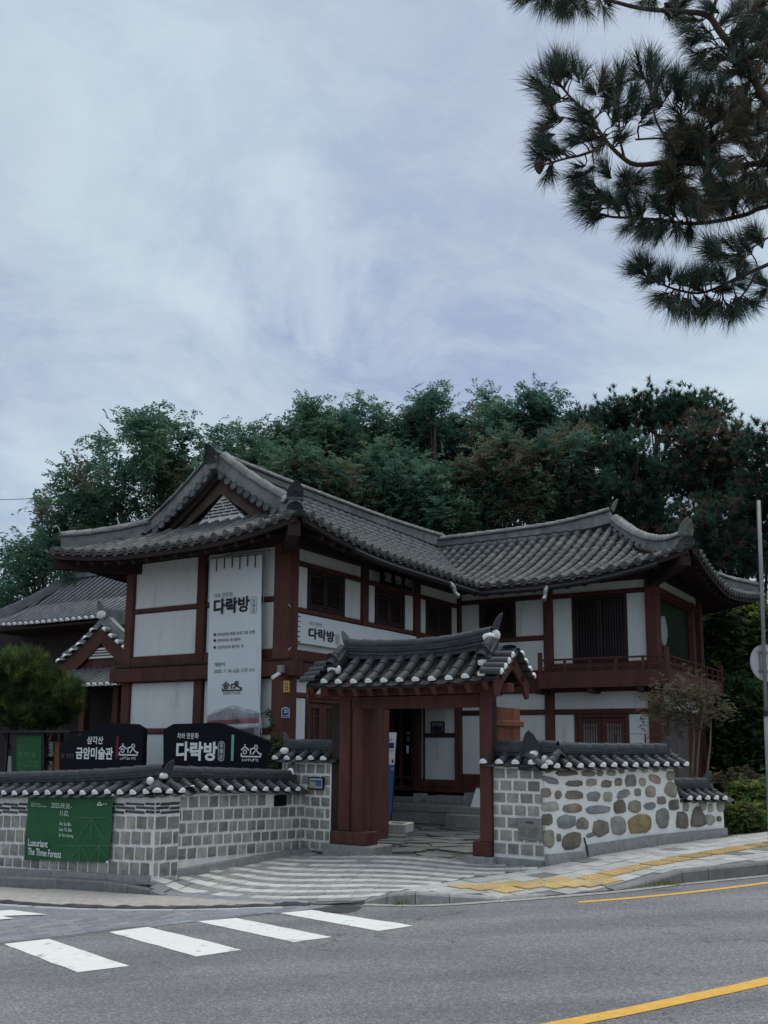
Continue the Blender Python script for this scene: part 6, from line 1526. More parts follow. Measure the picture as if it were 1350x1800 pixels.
# printed roof picture at the foot of the banner
PR = [mat('print_' + n_, c, .85, .35, 5, 0) for n_, c in (('pale_grey', (.50, .51, .53)), ('mid_grey', (.30, .29, .31)), ('dull_red', (.22, .085, .095)), ('rose', (.36, .12, .15)), ('dark', (.10, .09, .10)))]
def pq(pts, m, d): mb = MB(); mb.prism([F1.pt(*F1.px(*z1px(x, y), d), d) for x, y in pts], F1.n * .002); mb.build('printed_picture', m, cl)
pq([(692, 1340), (760, 1300), (885, 1262), (1000, 1292), (1074, 1318), (1074, 1345), (692, 1365)], PR[0], T); pq([(692, 1345), (790, 1310), (885, 1290), (1000, 1318), (1074, 1335), (1074, 1360), (692, 1380)], PR[1], T + .003)
pq([(692, 1381), (1074, 1361), (1074, 1395), (692, 1412)], PR[2], T + .001); pq([(930, 1369), (1074, 1361), (1074, 1390), (930, 1398)], PR[3], T + .004)
pq([(692, 1413), (1074, 1396), (1074, 1420), (692, 1440)], PR[0], T + .001); pq([(692, 1441), (1074, 1421), (1074, 1500), (692, 1500)], PR[1], T + .002); pq([(870, 1445), (1040, 1432), (1040, 1500), (870, 1500)], PR[4], T + .005)
for k in range(12):
    x = 700 + k * 33; pq([(x, 1352 - abs(885 - x) * -.02), (x + 5, 1352), (885 + (x - 885) * .25 + 4, 1285), (885 + (x - 885) * .25, 1285)], PR[0], T + .006)
# banner rope
mb = MB(); p = F1.px(*z1px(1120, 400), .06); q = F1.px(*z1px(1098, 1480), .22); mb.tube([F1.pt(p[0], p[1], .06), F1.pt(p[0] - .02, (p[1] + q[1]) / 2, .22), F1.pt(q[0], q[1], .22)], .005, 4); mb.build('rope', CLOTH, VB)
# horizontal banner on the court side
HBN = thing('horizontal_banner', 'long white cloth banner tied along the court side wall above the gate roof', 'banner', tuple(F2.pt(2.4, 3.4, .1)))
o2, s2_ = (480, 930), 3.97
def z2px(x, y): return o2[0] + x / s2_, o2[1] + y / s2_
hb0, hb1 = F2.px(*z2px(152, 582), .085), F2.px(*z2px(155, 788), .085)
mb = MB()
for i in range(31):
    for j in range(5): mb.v.append(tuple(F2.pt(hb0[0] + (4.55 - hb0[0]) * i / 30, hb0[1] + (hb1[1] - hb0[1]) * j / 4, .085 + .006 * math.sin(i * .9 + j))))
for i in range(30):
    for j in range(4): mb.f.append((i * 5 + j, i * 5 + 5 + j, i * 5 + 6 + j, i * 5 + j + 1)); mb.m.append(0)
hc = mb.build('cloth', CLOTH, HBN, smooth=True); T = .096
tb(hc, '차와 한문화', F2, o2, s2_, 252, 668, 345, 642, INKG, T); tb(hc, '다락방', F2, o2, s2_, 250, 764, 430, 684, INK, T, .03)
x0, y0 = z2px(437, 800); x1, y1 = z2px(462, 735); pill(hc, F2, x0, y0, x1, y1, INKG, T, .006); tb(hc, '茶\n樂\n房', F2, o2, s2_, 442, 797, 457, 742, INKG, T)
for k in range(6): z = hb0[1] - .06 - k * .092; F2.part('strap', hb0[0] + .02, hb0[0] + .16, z - .008, z + .008, .090, .098, INK, HBN)
for (x, y), q in (((108, 525), hb0), ((106, 845), hb1)): a = F2.px(*z2px(x, y), .14); mb = MB(); mb.tube([F2.pt(a[0], a[1], .14), F2.pt(q[0], q[1], .09)], .008, 5); mb.build('rope', CLOTH, HBN)
# name board
NBD = thing('name_board', 'dark hanging name board with three pale brushed characters under the court eave', 'sign', tuple(F2.pt(3.8, 4.7, .2)))
c0 = F2.px(640 + 215 / 6.136, 980 + 255 / 6.136, .30); c1 = F2.px(640 + 520 / 6.136, 980 + 330 / 6.136, .30)
bt = F2.px(640 + 330 / 6.136, 980 + 300 / 6.136, .30)[1]; tp = F2.px(640 + 330 / 6.136, 980 + 165 / 6.136, .30)[1]
F2.part('board', c0[0] - .05, c1[0] + .05, bt - .02, tp + .02, .22, .29, BLACK, NBD); text_at(NBD, '堂 敬 和', F2, c0[0] + .03, c1[0] - .03, bt + .04, tp - .04, mat('bone_lettering', (.42, .42, .40), .8, .1, 4), .295, .0)
for a in (c0[0] + .1, c1[0] - .1): F2.part('hanger', a, a + .03, tp + .02, 5.3, .24, .27, DARKMETAL, NBD)
# plates on the corner post
o8, s8 = (480, 1150), 7.2
def plate(nm, label, x0, y0, x1, y1, m, cat): 
    t = thing(nm, label, cat, tuple(F1.pt(0, 2.3, .14))); pts = [(o8[0] + x / s8, o8[1] + y / s8) for x, y in ((x0, y0), (x1, y0), (x1, y1), (x0, y1))]
    return t, pts
t, pts = plate('number_plate', 'small yellow plate numbered 23 high on the corner post', 130, 480, 202, 335, YELP, 'plate'); pb_ = board(t, F1, pts, .135, .15, YELP, 'plate')
text(pb_, '23', F1, 480 + 142 / 7.2, 1150 + 462 / 7.2, 480 + 192 / 7.2, 1150 + 408 / 7.2, INK, .153, .03); e0_ = F1.px(500.5, 1205, .153); e1_ = F1.px(506.2, 1198.5, .153); strokes(pb_, F1, e0_[0], e0_[1], e1_[0] - e0_[0], e1_[1] - e0_[1], [[(0, .5), (.5, 1), (1, .5)], [(.15, .4), (.85, .4)], [(.2, 0), (.8, 0), (.8, .2), (.2, .2), (.2, 0)]], .008, INKG, .152)
t = thing('number_plate', 'small blue pentagon house number plate on the corner post', 'plate', tuple(F1.pt(0, 2.0, .14))); b5 = [(108, 800), (202, 800), (202, 690), (155, 668), (108, 690)]
board(t, F1, [(480 + x / 7.2, 1150 + y / 7.2) for x, y in b5], .135, .147, WHITEM, 'rim'); pb_ = board(t, F1, [(480 + (155 + (x - 155) * .88) / 7.2, 1150 + (738 + (y - 738) * .88) / 7.2) for x, y in b5], .1475, .152, BLUEP, 'plate')
text(pb_, '23', F1, 480 + 138 / 7.2, 1150 + 742 / 7.2, 480 + 180 / 7.2, 1150 + 700 / 7.2, WHITEM, .155, .02); marks(pb_, F1, 480 + 122 / 7.2, 1150 + 786 / 7.2, 480 + 190 / 7.2, 1150 + 764 / 7.2, WHITEM, .153, 5)
# security camera
SCM = thing('security_camera', 'white bullet security camera under a grey box on the corner post', 'camera', tuple(F1.pt(-.1, 2.7, .2)))
q = F1.px(480 + 110 / 7.2, 1150 + 190 / 7.2, .2); F1.part('junction_box', q[0] - .06, q[0] + .06, q[1] - .07, q[1] + .07, .162, .27, GALV, SCM)
p = F1.px(480 + 60 / 7.2, 1150 + 255 / 7.2, .25); e = F1.px(480 + 8 / 7.2, 1150 + 300 / 7.2, .36); mb = MB(); mb.tube([F1.pt(p[0] + .03, p[1] + .03, .22), F1.pt(e[0], e[1], .40)], .035, 8); mb.build('camera_body', WHITEM, SCM); mb = MB(); mb.tube([F1.pt(q[0], q[1] - .07, .21), F1.pt(p[0] + .03, p[1] + .03, .23)], .015, 6); mb.build('bracket', DARKMETAL, SCM)
# framed picture on the left pier
def framed(root, fr, x0, y0, x1, y1, d, pic):
    bar(root, fr, x0, y0, x1, y1, BLACK, d, d + .03, 'frame'); i = 2.2
    s = bar(root, fr, x0 + i, y0 - i, x1 - i, y1 + i, pic[0][0], d + .031, d + .034, 'picture')
    for m, a, b_, c, e_ in pic[1:]: bar(s, fr, x0 + (x1 - x0) * a, y0 - (y0 - y1) * b_, x0 + (x1 - x0) * c, y0 - (y0 - y1) * e_, m, d + .0345, d + .036, 'picture_area')
t = thing('framed_picture', 'black framed picture with a blue block hung on the stone pier', 'picture', tuple(FG.pt(-.47, .85, .03)))
framed(t, FG, 541.3, 1387.5, 568.5, 1365.5, .035, [(PAPER,), (mat('picture_sky', (.30, .40, .50), .8, .1, 4), .14, .72, .86, .88), (BLUEL, .48, .26, .86, .72), (mat('picture_sand', (.34, .32, .18), .8, .3, 20), .14, .12, .46, .55), (mat('picture_roof', (.05, .08, .12), .8, .2, 8), .14, .62, .86, .74)])
t = thing('framed_picture', 'dark framed picture on the entrance wall seen through the gate', 'picture', tuple(F3.pt(-.3, 2.0, .03)))
framed(t, F3, 757, 1288, 781, 1268, .0, [(GALV,), (INK, .15, .15, .85, .6), (INKG, .45, .55, .85, .75)])
# plaque
t = thing('stone_plaque', 'engraved grey stone plaque with a title line mounted low on the right pier', 'plaque', tuple(FG.pt(3.05, .3, .05)))
pq_ = bar(t, FG, 910.5, 1476, 953, 1437.5, mat('plaque_stone', (.23, .225, .215), .85, .15, 10, 0, .2, 60), .03, .055, 'slab')
for x in (921, 945): bar(t, FG, x - 1.3, 1481.5, x + 1.3, 1476.2, PLASTER, .028, .05, 'fixing')
text(pq_, '이화문', FG, 923.5, 1448, 938, 1443.3, INK, .058, .02)
r2 = random.Random(3)
for k in range(5): marks(pq_, FG, 928, 1457.4 + k * 3.7, 949 - r2.uniform(0, 8), 1455.2 + k * 3.7, INKG, .056, k)
for k in range(4): marks(pq_, FG, 912.5, 1456 + k * 4.2, 924, 1453.6 + k * 4.2, INKG, .056, 20 + k)
# standing banner, planter and white stand in the court
XB = Fr(aty(688, 1301, 15.6), Vector((1, 0, 0)), Vector((0, -1, 0)))
t = thing('standing_banner', 'narrow white and blue standing banner just behind the open gate leaf', 'banner', tuple(XB.pt(-.1, -.1, 0)))
board(t, XB, [(664, 1344.5), (693.2, 1344.5), (697, 1287.5), (664, 1287.5)], -.01, 0, CLOTH, 'white_part'); board(t, XB, [(668, 1432), (688, 1432), (693.2, 1344.7), (664, 1344.7)], -.01, 0, BLUEL, 'blue_part')
mb = MB(); mb.tube([XB.pt(*XB.px(697.6, 1287, -.02), -.02), XB.pt(*XB.px(688, 1441, -.02), -.02)], .012, 6); mb.build('pole', DARKMETAL, t)
bar(t, XB, 683, 1315, 692.5, 1305.5, BLUEP, .001, .004, 'blue_box'); bar(t, XB, 687, 1354, 692, 1350, PAPER, .001, .004, 'white_box'); bar(t, XB, 688.5, 1341, 691.5, 1335, INK, .001, .004, 'mark'); marks(t, XB, 683.5, 1302, 689, 1297, INK, .002, 1); marks(t, XB, 684, 1321, 692, 1318, INKG, .002, 2)
PLT = Fr(aty(697, 1301, 15.1), Vector((.93, -.37, 0)).normalized(), Vector((-.37, -.93, 0)).normalized())
t = thing('stone_planter', 'low pale stone trough standing behind the gate leaf', 'planter', tuple(PLT.pt(0, -.1, -.2)))
a0, zt_p = PLT.px(668, 1447); a1, zb_p = PLT.px(711, 1466); 
for nm, x0, x1, d0, d1 in (('front_side', a0, a1, -.06, 0), ('back_side', a0, a1, -.45, -.39), ('end_side', a0, a0 + .06, -.388, -.062), ('end_side', a1 - .06, a1, -.388, -.062)): PLT.part(nm, x0, x1, zb_p, zt_p, d0, d1, STONE2, t)
PLT.part('base', a0 + .062, a1 - .062, zb_p, zt_p - .08, -.388, -.062, SOIL, t)
WS = thing('folding_stand', 'small white folding stand on the platform beside the right gate post', 'stand', tuple(PF.pt(.6, zc1, -.4)))
w0, w1 = PF.px(834, 1412, -.3), PF.px(847, 1386, -.3); mb = MB(); mb.box8([PF.pt(w0[0], zc1, -.1), PF.pt(w1[0] + .1, zc1, -.1), PF.pt(w1[0] + .1, zc1, -.5), PF.pt(w0[0], zc1, -.5), PF.pt(w0[0] + .05, w1[1], -.28), PF.pt(w1[0] + .1, w1[1], -.28), PF.pt(w1[0] + .1, w1[1], -.32), PF.pt(w0[0] + .05, w1[1], -.32)]); mb.build('board', PLASTER, WS); PF.part('top_rail', w0[0] + .04, w1[0] + .12, w1[1], w1[1] + .03, -.33, -.27, GALV, WS)
# metal rack behind the rubble wall
RK = Fr(FRB.P - FRB.n * .9, FRB.X, FRB.n); t = thing('metal_rail', 'thin black metal rail rising behind the rubble wall cap', 'rail', tuple(RK.pt(1.6, .2, 0)))
r0, r1 = RK.px(1083, 1289.5), RK.px(1134, 1289.5); mb = MB(); mb.tube([RK.pt(r0[0], .1, 0), RK.pt(r0[0], r0[1], 0), RK.pt(r1[0], r0[1], 0), RK.pt(r1[0], .1, 0)], .012, 6); mb.build('tube_frame', DARKMETAL, t)
mb = MB(); mb.tube([RK.pt(r0[0], r0[1] - .15, 0), RK.pt(r1[0], r0[1] - .15, 0)], .01, 6); mb.build('cross_bar', DARKMETAL, t)
# green exhibition banner on the street wall
o5, s5 = (0, 1320), 3.9706
GBN = thing('wall_banner', 'green exhibition banner with white lettering tied to the street wall', 'banner', tuple(FL.pt(-1.5, 0, .06)))
gc = cloth(FL, (195 / s5, 1320 + 312 / s5), (786 / s5, 1320 + 306 / s5), (160 / s5, 1320 + 760 / s5), (752 / s5, 1320 + 779 / s5), 20, 16, .075, .014, GREENC, 'cloth', GBN)
T = .082
def t5(s, x0, yb, x1, yt, m=None, bold=0.0): tb(gc, s, FL, o5, s5, x0, yb, x1, yt, m or WHITEM, T, bold)
WG = mat('pale_green_lettering', (.62, .74, .63), .8, .03, 4)
t5('2025.09.30.-', 358, 396, 500, 360, WG); t5('11.02.', 418, 452, 480, 414, WG)
t5('An So Bin', 414, 519, 496, 492, WG, .008); t5('Lee Yu Bin', 412, 558, 500, 532, WG, .008); t5('Jo Soo Jeong', 410, 602, 510, 572, WG, .008)
t5('Luxuriant', 195, 662, 332, 612, WHITEM, .012); t5('The Three Forests', 193, 724, 426, 674, WHITEM, .012)
marks(gc, FL, 218 / s5, 1320 + 372 / s5, 285 / s5, 1320 + 362 / s5, WG, T, 7); marks(gc, FL, 218 / s5, 1320 + 388 / s5, 322 / s5, 1320 + 378 / s5, WG, T, 8)
def gl_(L, wd=.006, m=GREENL):
    P = [FL.px(x / s5, 1320 + y / s5, T) for x, y in L]; strokes(gc, FL, 0, 0, 1, 1, [P], wd, m, T, 'line_drawing')
for L in ([(545, 467), (745, 464)], [(640, 470), (635, 640)], [(640, 475), (530, 625)], [(640, 475), (725, 615)], [(410, 660), (760, 662)], [(565, 662), (485, 765)], [(565, 662), (615, 760)], [(560, 665), (555, 770)], [(690, 665), (625, 755)], [(690, 665), (740, 740)], [(692, 665), (690, 775)]): gl_(L)
gl_([(680, 378), (690, 362), (697, 356), (703, 366), (712, 378), (680, 379)], .014, WG); marks(gc, FL, 716 / s5, 1320 + 378 / s5, 748 / s5, 1320 + 364 / s5, WG, T, 9)
for x, y in ((160, 758), (750, 776), (786, 310), (196, 314)): q = FL.px(x / s5, 1320 + y / s5, .08); mb = MB(); mb.tube([FL.pt(q[0], q[1], .075), FL.pt(q[0], q[1], .09)], .018, 8); mb.build('eyelet', WHITEM, GBN)

# ================================================================== VEGETATION
RS = np.random.RandomState(21)
def mesh_quads(name, C, A, B_, idx, mats, tri=False):
    """leaf-shaped faces: C centres, A half length vectors, B_ half width vectors"""
    n = len(C)
    if tri:
        V = np.stack([C - B_, C + B_, C + 2 * A], 1).reshape(-1, 3); k = 3
    else:
        V = np.stack([C - A, C + B_, C + A, C - B_], 1).reshape(-1, 3); k = 4
    me = bpy.data.meshes.new(name); me.vertices.add(n * k); me.vertices.foreach_set('co', V.astype(np.float32).ravel())
    me.loops.add(n * k); me.loops.foreach_set('vertex_index', np.arange(n * k, dtype=np.int32))
    me.polygons.add(n); me.polygons.foreach_set('loop_start', np.arange(0, n * k, k, dtype=np.int32)); me.polygons.foreach_set('loop_total', np.full(n, k, dtype=np.int32))
    for q in mats: me.materials.append(q)
    me.polygons.foreach_set('material_index', idx.astype(np.int32)); me.update(calc_edges=True); return me
def unitv(a): return a / np.maximum(1e-9, np.linalg.norm(a, axis=-1, keepdims=True))
def perp(d, rs):
    r = rs.normal(size=d.shape); p = np.cross(d, r); return unitv(p)
def fronds(org, dirs, length, nl, ll, lw, rs, droop=.35):
    """pinnate leaves: leaflets in pairs along drooping stalks"""
    n = len(org); t = (np.arange(nl) + .8) / nl
    side = unitv(np.cross(dirs, np.array([0, 0, 1.0])) + rs.normal(size=dirs.shape) * .15)
    L = length[:, None]
    P = org[:, None, :] + dirs[:, None, :] * (L * t)[..., None]; P[..., 2] -= droop * L * t ** 2
    C, A, B_ = [], [], []
    ax = dirs.copy(); ax[:, 2] -= droop * 1.2; ax = unitv(ax)
    for sg in (-1, 1):
        ld = unitv(side[:, None, :] * sg * 1.0 + ax[:, None, :] * .55 + rs.normal(size=(n, nl, 3)) * .18 + np.array([0, 0, -.18]))
        l_ = ll * rs.uniform(.7, 1.2, (n, nl))[..., None]
        C.append(P + ld * l_ * .5); A.append(ld * l_ * .5); nrm = unitv(np.cross(ld, ax[:, None, :] + rs.normal(size=(n, nl, 3)) * .5)); B_.append(unitv(np.cross(ld, nrm)) * lw * .5 * np.ones((n, nl, 1)))
    return [np.concatenate(q, 1).reshape(-1, 3) for q in (C, A, B_)]
def crown_points(blobs, n, rs, shell=.55):
    """clump centres inside a set of ellipsoids (centre, radii)"""
    vol = np.array([r[0] * r[1] * r[2] for c, r in blobs]) ** .8; ks = rs.choice(len(blobs), n, p=vol / vol.sum()); P = []
    for k in ks:
        d = unitv(rs.normal(size=3)); q = rs.uniform(shell, 1) ; P.append(np.array(blobs[k][0]) + d * q * np.array(blobs[k][1]))
    return np.array(P), ks
def broadleaf(root, blobs, nclump, mats, wts, rs, cr=.75, nf=34, fl=.55, nl=6, ll=.17, lw=.062, droop=.35, name='crown'):
    P, ks = crown_points(blobs, nclump, rs); Cs, As, Bs, Is = [], [], [], []
    for i, c in enumerate(P):
        cen = np.array(blobs[ks[i]][0]); out_ = unitv(c - cen); m = rs.choice(len(mats), p=wts)
        d = unitv(rs.normal(size=(nf, 3)) * .8 + out_ * .55 + np.array([0, 0, .35])); org = c + rs.normal(size=(nf, 3)) * cr * .36
        C, A, B_ = fronds(org, d, fl * rs.uniform(.6, 1.2, nf), nl, ll, lw, rs, droop); Cs.append(C); As.append(A); Bs.append(B_)
        I = np.full(len(C), m); j = rs.rand(len(C)) < .15; I[j] = rs.choice(len(mats), j.sum(), p=wts); Is.append(I)
    o = add(name, mesh_quads(name, np.concatenate(Cs), np.concatenate(As), np.concatenate(Bs), np.concatenate(Is), mats), root, Matrix())
    return P
def trunk_limbs(root, base, top, r0, targets, m, rs, nlimb=9, name='trunk'):
    base = Vector(base); top = Vector(top); mb = MB(); mid = base.lerp(top, .5) + Vector((rs.normal() * .25, rs.normal() * .2, 0)); ax = [base, base.lerp(mid, .5), mid, mid.lerp(top, .5), top]
    mb.tube(ax, [r0, r0 * .85, r0 * .65, r0 * .45, r0 * .2], 8)
    for k in range(min(nlimb, len(targets))):
        T_ = Vector(targets[(k * 7) % len(targets)]); t = rs.uniform(.3, .9); s = base.lerp(mid, t * 2) if t < .5 else mid.lerp(top, t * 2 - 1); q = s.lerp(T_, .55) + Vector((0, 0, .3)); mb.tube([s, q, T_], [r0 * .38, r0 * .22, r0 * .06], 5)
    mb.build(name, m, root, smooth=True)
def at(px, py, Y): return aty(px, py, Y)
TREEG = 'trees on the wooded hill behind the hall'
def deciduous(label, blobs_px, Y, ncl, wts, trunk_px, kind='broadleaf_tree', **kw):
    """blobs_px: (cx, cy, rx, ry) in photo pixels at distance Y"""
    rs = np.random.RandomState(abs(hash((trunk_px, Y))) % 100000 if False else int(trunk_px * 7 + Y * 13))
    k = Y / FPX; blobs = []
    for cx, cy, rx, ry in blobs_px:
        yy = Y + rs.uniform(-1.2, 1.2); p = at(cx, cy, yy); blobs.append((tuple(p), (rx * k, max(rx, ry) * k * .8, ry * k)))
    bs = at(trunk_px, 1250, Y); bs.z = hill_z(bs.x, bs.y) - .1; tp = max(blobs, key=lambda q: q[0][2])[0]
    t = thing(kind, label, 'tree', tuple(bs), TREEG)
    P = broadleaf(t, blobs, ncl, LEAF, wts, rs, **kw); trunk_limbs(t, bs, (tp[0] * .7 + bs.x * .3, tp[1], tp[2] - .2), .20, P, BARK, rs, 12)
g1, g2, g3, g4 = [.46, .34, .05, .15], [.30, .55, .06, .09], [.25, .20, .45, .10], [.45, .15, .10, .30]
DEC = [
 ('airy small tree at the far left behind the lower roof', [(40, 1010, 48, 62), (82, 935, 42, 55), (20, 1085, 45, 60), (105, 895, 26, 28), (60, 985, 55, 50)], 33, 36, g1, 50),
 ('feathery tree between the left roof corner and the gable', [(150, 925, 55, 65), (190, 815, 40, 50), (130, 870, 36, 34), (165, 880, 60, 65), (118, 980, 50, 50)], 32, 46, g1, 160),
 ('loose crowned tree rising highest left of the gable peak', [(250, 790, 50, 50), (290, 765, 42, 34), (245, 870, 62, 62), (325, 800, 42, 42), (232, 755, 24, 22), (300, 860, 50, 50)], 31, 54, g1, 262),
 ('open topped tree just right of the gable peak', [(420, 795, 48, 40), (440, 765, 26, 22), (400, 840, 50, 45), (465, 840, 45, 55), (375, 780, 24, 22)], 36, 60, g1, 425),
 ('green feathery tree above the left end of the main ridge', [(515, 790, 42, 52), (545, 740, 26, 22), (560, 800, 48, 50), (500, 850, 45, 45)], 38, 85, g4, 530),
 ('twin topped feathery tree above the middle of the main ridge', [(600, 780, 50, 48), (640, 740, 34, 32), (690, 765, 38, 40), (650, 810, 55, 50), (598, 735, 20, 20)], 39, 95, g1, 640),
 ('slim pointed tree standing proud over the valley of the roofs', [(758, 740, 34, 52), (740, 800, 45, 60), (790, 790, 42, 60), (765, 705, 16, 18), (735, 740, 18, 26)], 38, 85, g2, 760),
 ('round dense tree that forms the highest crown right of centre', [(850, 760, 50, 52), (930, 735, 48, 52), (900, 800, 70, 60), (855, 715, 24, 20), (960, 765, 40, 45)], 39, 115, g2, 900),
 ('browning tree low behind the main ridge left of its middle', [(560, 860, 70, 42), (520, 840, 45, 40), (610, 880, 50, 40), (660, 870, 40, 45)], 34.5, 85, g3, 560),
 ('dark green tree low behind the meeting of both ridges', [(720, 870, 62, 55), (780, 880, 62, 55), (680, 830, 50, 50)], 34.5, 95, g2, 735),
 ('mixed green and brown tree low above the right wing ridge', [(850, 860, 66, 62), (920, 880, 60, 50), (810, 910, 50, 32), (900, 820, 60, 50)], 34, 100, [.35, .30, .25, .10], 860),
 ('brownish tree above the right end of the right ridge', [(990, 830, 52, 70), (1000, 900, 60, 40), (960, 880, 45, 50)], 34, 80, g3, 985),
]
for lab, bl, Y, nc, wt, tp in DEC: deciduous(lab, bl, Y, nc, wt, tp)
# pines -------------------------------------------------------------
def pine_tree(label, pads, Y, ntuft, wts, trunk_px, base_y=1200, lean=0, r0=.22, nn=26, nlen=.24, nwid=.020, group=TREEG):
    rs = np.random.RandomState(int(trunk_px * 3 + Y)); k = Y / FPX; blobs = []
    for cx, cy, rx, ry in pads: p = at(cx, cy, Y + rs.uniform(-1, 1)); blobs.append((tuple(p), (rx * k, rx * k * .8, ry * k)))
    P, ks = crown_points(blobs, ntuft, rs, .25); Cs, As, Bs, Is = [], [], [], []
    for i, c in enumerate(P):
        out_ = unitv(c - np.array(blobs[ks[i]][0])); m = rs.choice(4, p=wts)
        for j in range(3):
            o = c + rs.normal(size=3) * .22; d0 = unitv(out_ * .6 + np.array([0, 0, .8]) + rs.normal(size=3) * .5)
            d = unitv(d0 + rs.normal(size=(nn, 3)) * .75); L = nlen * rs.uniform(.7, 1.15, (nn, 1)); Cs.append(np.repeat(o[None], nn, 0) + d0 * rs.uniform(0, .15, (nn, 1))); As.append(d * L * .5); Bs.append(perp(d, rs) * nwid); Is.append(np.full(nn, m))
    bs = at(trunk_px, base_y, Y); bs.z = hill_z(bs.x, bs.y) - .1; t = thing('pine_tree', label, 'tree', tuple(bs), group)
    add('crown', mesh_quads('crown', np.concatenate(Cs), np.concatenate(As), np.concatenate(Bs), np.concatenate(Is), PINEL, tri=True), t, Matrix())
    tp = max(blobs, key=lambda q: q[0][2])[0]; trunk_limbs(t, bs, (tp[0] + lean, tp[1], tp[2]), r0, [b_[0] for b_ in blobs] + [tuple(q) for q in P[::9]], BARK_RED, rs, 16)
pine_tree('broad flat topped pine with sky showing under its crown', [(1085, 725, 55, 20), (1150, 712, 55, 20), (1215, 712, 52, 22), (1250, 730, 40, 18), (1040, 745, 48, 28), (1010, 765, 40, 30), (1170, 745, 60, 18), (1100, 745, 60, 16)], 37, 520, [.5, .35, .05, .10], 1140)
pine_tree('large dark blue green pine directly behind the right ridge end', [(1090, 800, 70, 36), (1130, 850, 85, 50), (1060, 870, 60, 45), (1020, 900, 50, 40), (1140, 920, 80, 45), (1100, 950, 80, 40), (1060, 800, 50, 26)], 34, 760, [.42, .40, .03, .15], 1110)
pine_tree('brownish pine leaning at the right above the eave corner', [(1220, 780, 60, 36), (1290, 780, 45, 30), (1250, 830, 70, 45), (1200, 840, 55, 40), (1290, 870, 60, 45), (1230, 745, 40, 16)], 35, 640, [.22, .25, .45, .08], 1250)
pine_tree('tall dark pine at the right edge behind the grey pole', [(1330, 790, 40, 40), (1350, 860, 60, 60), (1310, 930, 70, 60), (1250, 930, 60, 60), (1360, 960, 60, 60), (1200, 960, 60, 50), (1290, 990, 80, 45)], 32, 760, [.25, .50, .20, .05], 1335)
# underwood on the slope behind: one mass
rs = np.random.RandomState(3); n = 5200
xs_ = rs.uniform(-26, 30, n); ys_ = rs.uniform(34, 52, n); zz_ = np.array([hill_z(x, y) for x, y in zip(xs_, ys_)]) + rs.uniform(0, 1, n) ** .7 * 5.0
d = unitv(rs.normal(size=(n, 3)) + np.array([0, -.4, .5])); C, A, B_ = fronds(np.stack([xs_, ys_, zz_], 1), d, rs.uniform(.5, 1.0, n), 5, .30, .13, rs)
add('underwood', mesh_quads('underwood', C, A, B_, rs.choice(4, len(C), p=[.35, .40, .18, .07]), LEAF), None, Matrix(), 'stuff')
# woods on the slope to the right, beyond the frame: they darken what the corner glass mirrors
n = 5200; th_ = rs.uniform(0, 1, n); xs_ = 19 + th_ * 22 + rs.normal(size=n) * 2; ys_ = rs.uniform(27, 46, n) - th_ * 6; hh = rs.uniform(.02, 1, n) ** .8 * (9.5 + 1.5 * np.sin(xs_ * 1.1))
zz_ = np.array([hill_z(x, y) for x, y in zip(xs_, ys_)]) + hh; keep = (xs_ / ys_ > .46); xs_, ys_, zz_ = xs_[keep], ys_[keep], zz_[keep]
d = unitv(rs.normal(size=(len(xs_), 3)) + np.array([-.3, -.3, .5])); C, A, B_ = fronds(np.stack([xs_, ys_, zz_], 1), d, rs.uniform(.6, 1.2, len(xs_)), 5, .42, .20, rs)
add('woods', mesh_quads('woods', C, A, B_, rs.choice(4, len(C), p=[.35, .45, .12, .08]), LEAF), None, Matrix(), 'stuff')
# bushes --------------------------------------------------------------
def bush(name, label, cat, blobs_px, Y, ncl, mats, wts, foot_px, group=None, yspread=.8, seed=1, **kw):
    rs = np.random.RandomState(seed); k = Y / FPX; blobs = []
    for cx, cy, rx, ry in blobs_px: p = at(cx, cy, Y + rs.uniform(-.3, .3) * yspread); blobs.append((tuple(p), (rx * k, max(rx, ry) * k * yspread, ry * k)))
    f = at(*foot_px, Y); t = thing(name, label, cat, tuple(f), group)
    P = broadleaf(t, blobs, ncl, mats, wts, rs, **kw)
    mb = MB()
    for q in P[::max(1, len(P) // 9)]: mb.tube([f, f.lerp(Vector(q), .5) + Vector((0, 0, .1)), Vector(q)], [.03, .02, .006], 5)
    mb.build('stems', BARK, t); return t
bush('leafy_thicket', 'tall vine covered thicket with yellow green tips beyond the balcony', 'bush', [(1290, 1110, 60, 50), (1260, 1150, 40, 60), (1320, 1150, 50, 70), (1290, 1215, 60, 50)], 26, 150, BUSHL, [.45, .25, .20, .10], (1290, 1390), seed=2, cr=.6, nf=30, fl=.35, nl=4, ll=.14, lw=.10)
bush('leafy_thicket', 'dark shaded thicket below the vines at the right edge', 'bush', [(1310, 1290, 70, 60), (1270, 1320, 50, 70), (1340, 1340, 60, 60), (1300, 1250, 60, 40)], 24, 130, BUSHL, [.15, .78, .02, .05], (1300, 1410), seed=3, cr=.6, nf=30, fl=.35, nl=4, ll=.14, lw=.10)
bush('round_shrub', 'bright green clipped shrub at the right edge behind the pavement', 'shrub', [(1335, 1400, 42, 32), (1365, 1420, 45, 40), (1310, 1412, 25, 26)], 16.2, 110, BUSHL, [.55, .20, .20, .05], (1335, 1462), seed=4, cr=.16, nf=30, fl=.13, nl=4, ll=.045, lw=.026)
bush('round_shrub', 'yellowish green and russet low shrub beside the rubble wall end', 'shrub', [(1305, 1440, 32, 24), (1340, 1440, 35, 26), (1285, 1446, 18, 20), (1370, 1440, 30, 26)], 15.2, 120, BUSHL + MYRL[:1], [.30, .15, .27, .13, .15], (1310, 1472), seed=5, cr=.15, nf=30, fl=.12, nl=4, ll=.045, lw=.028)
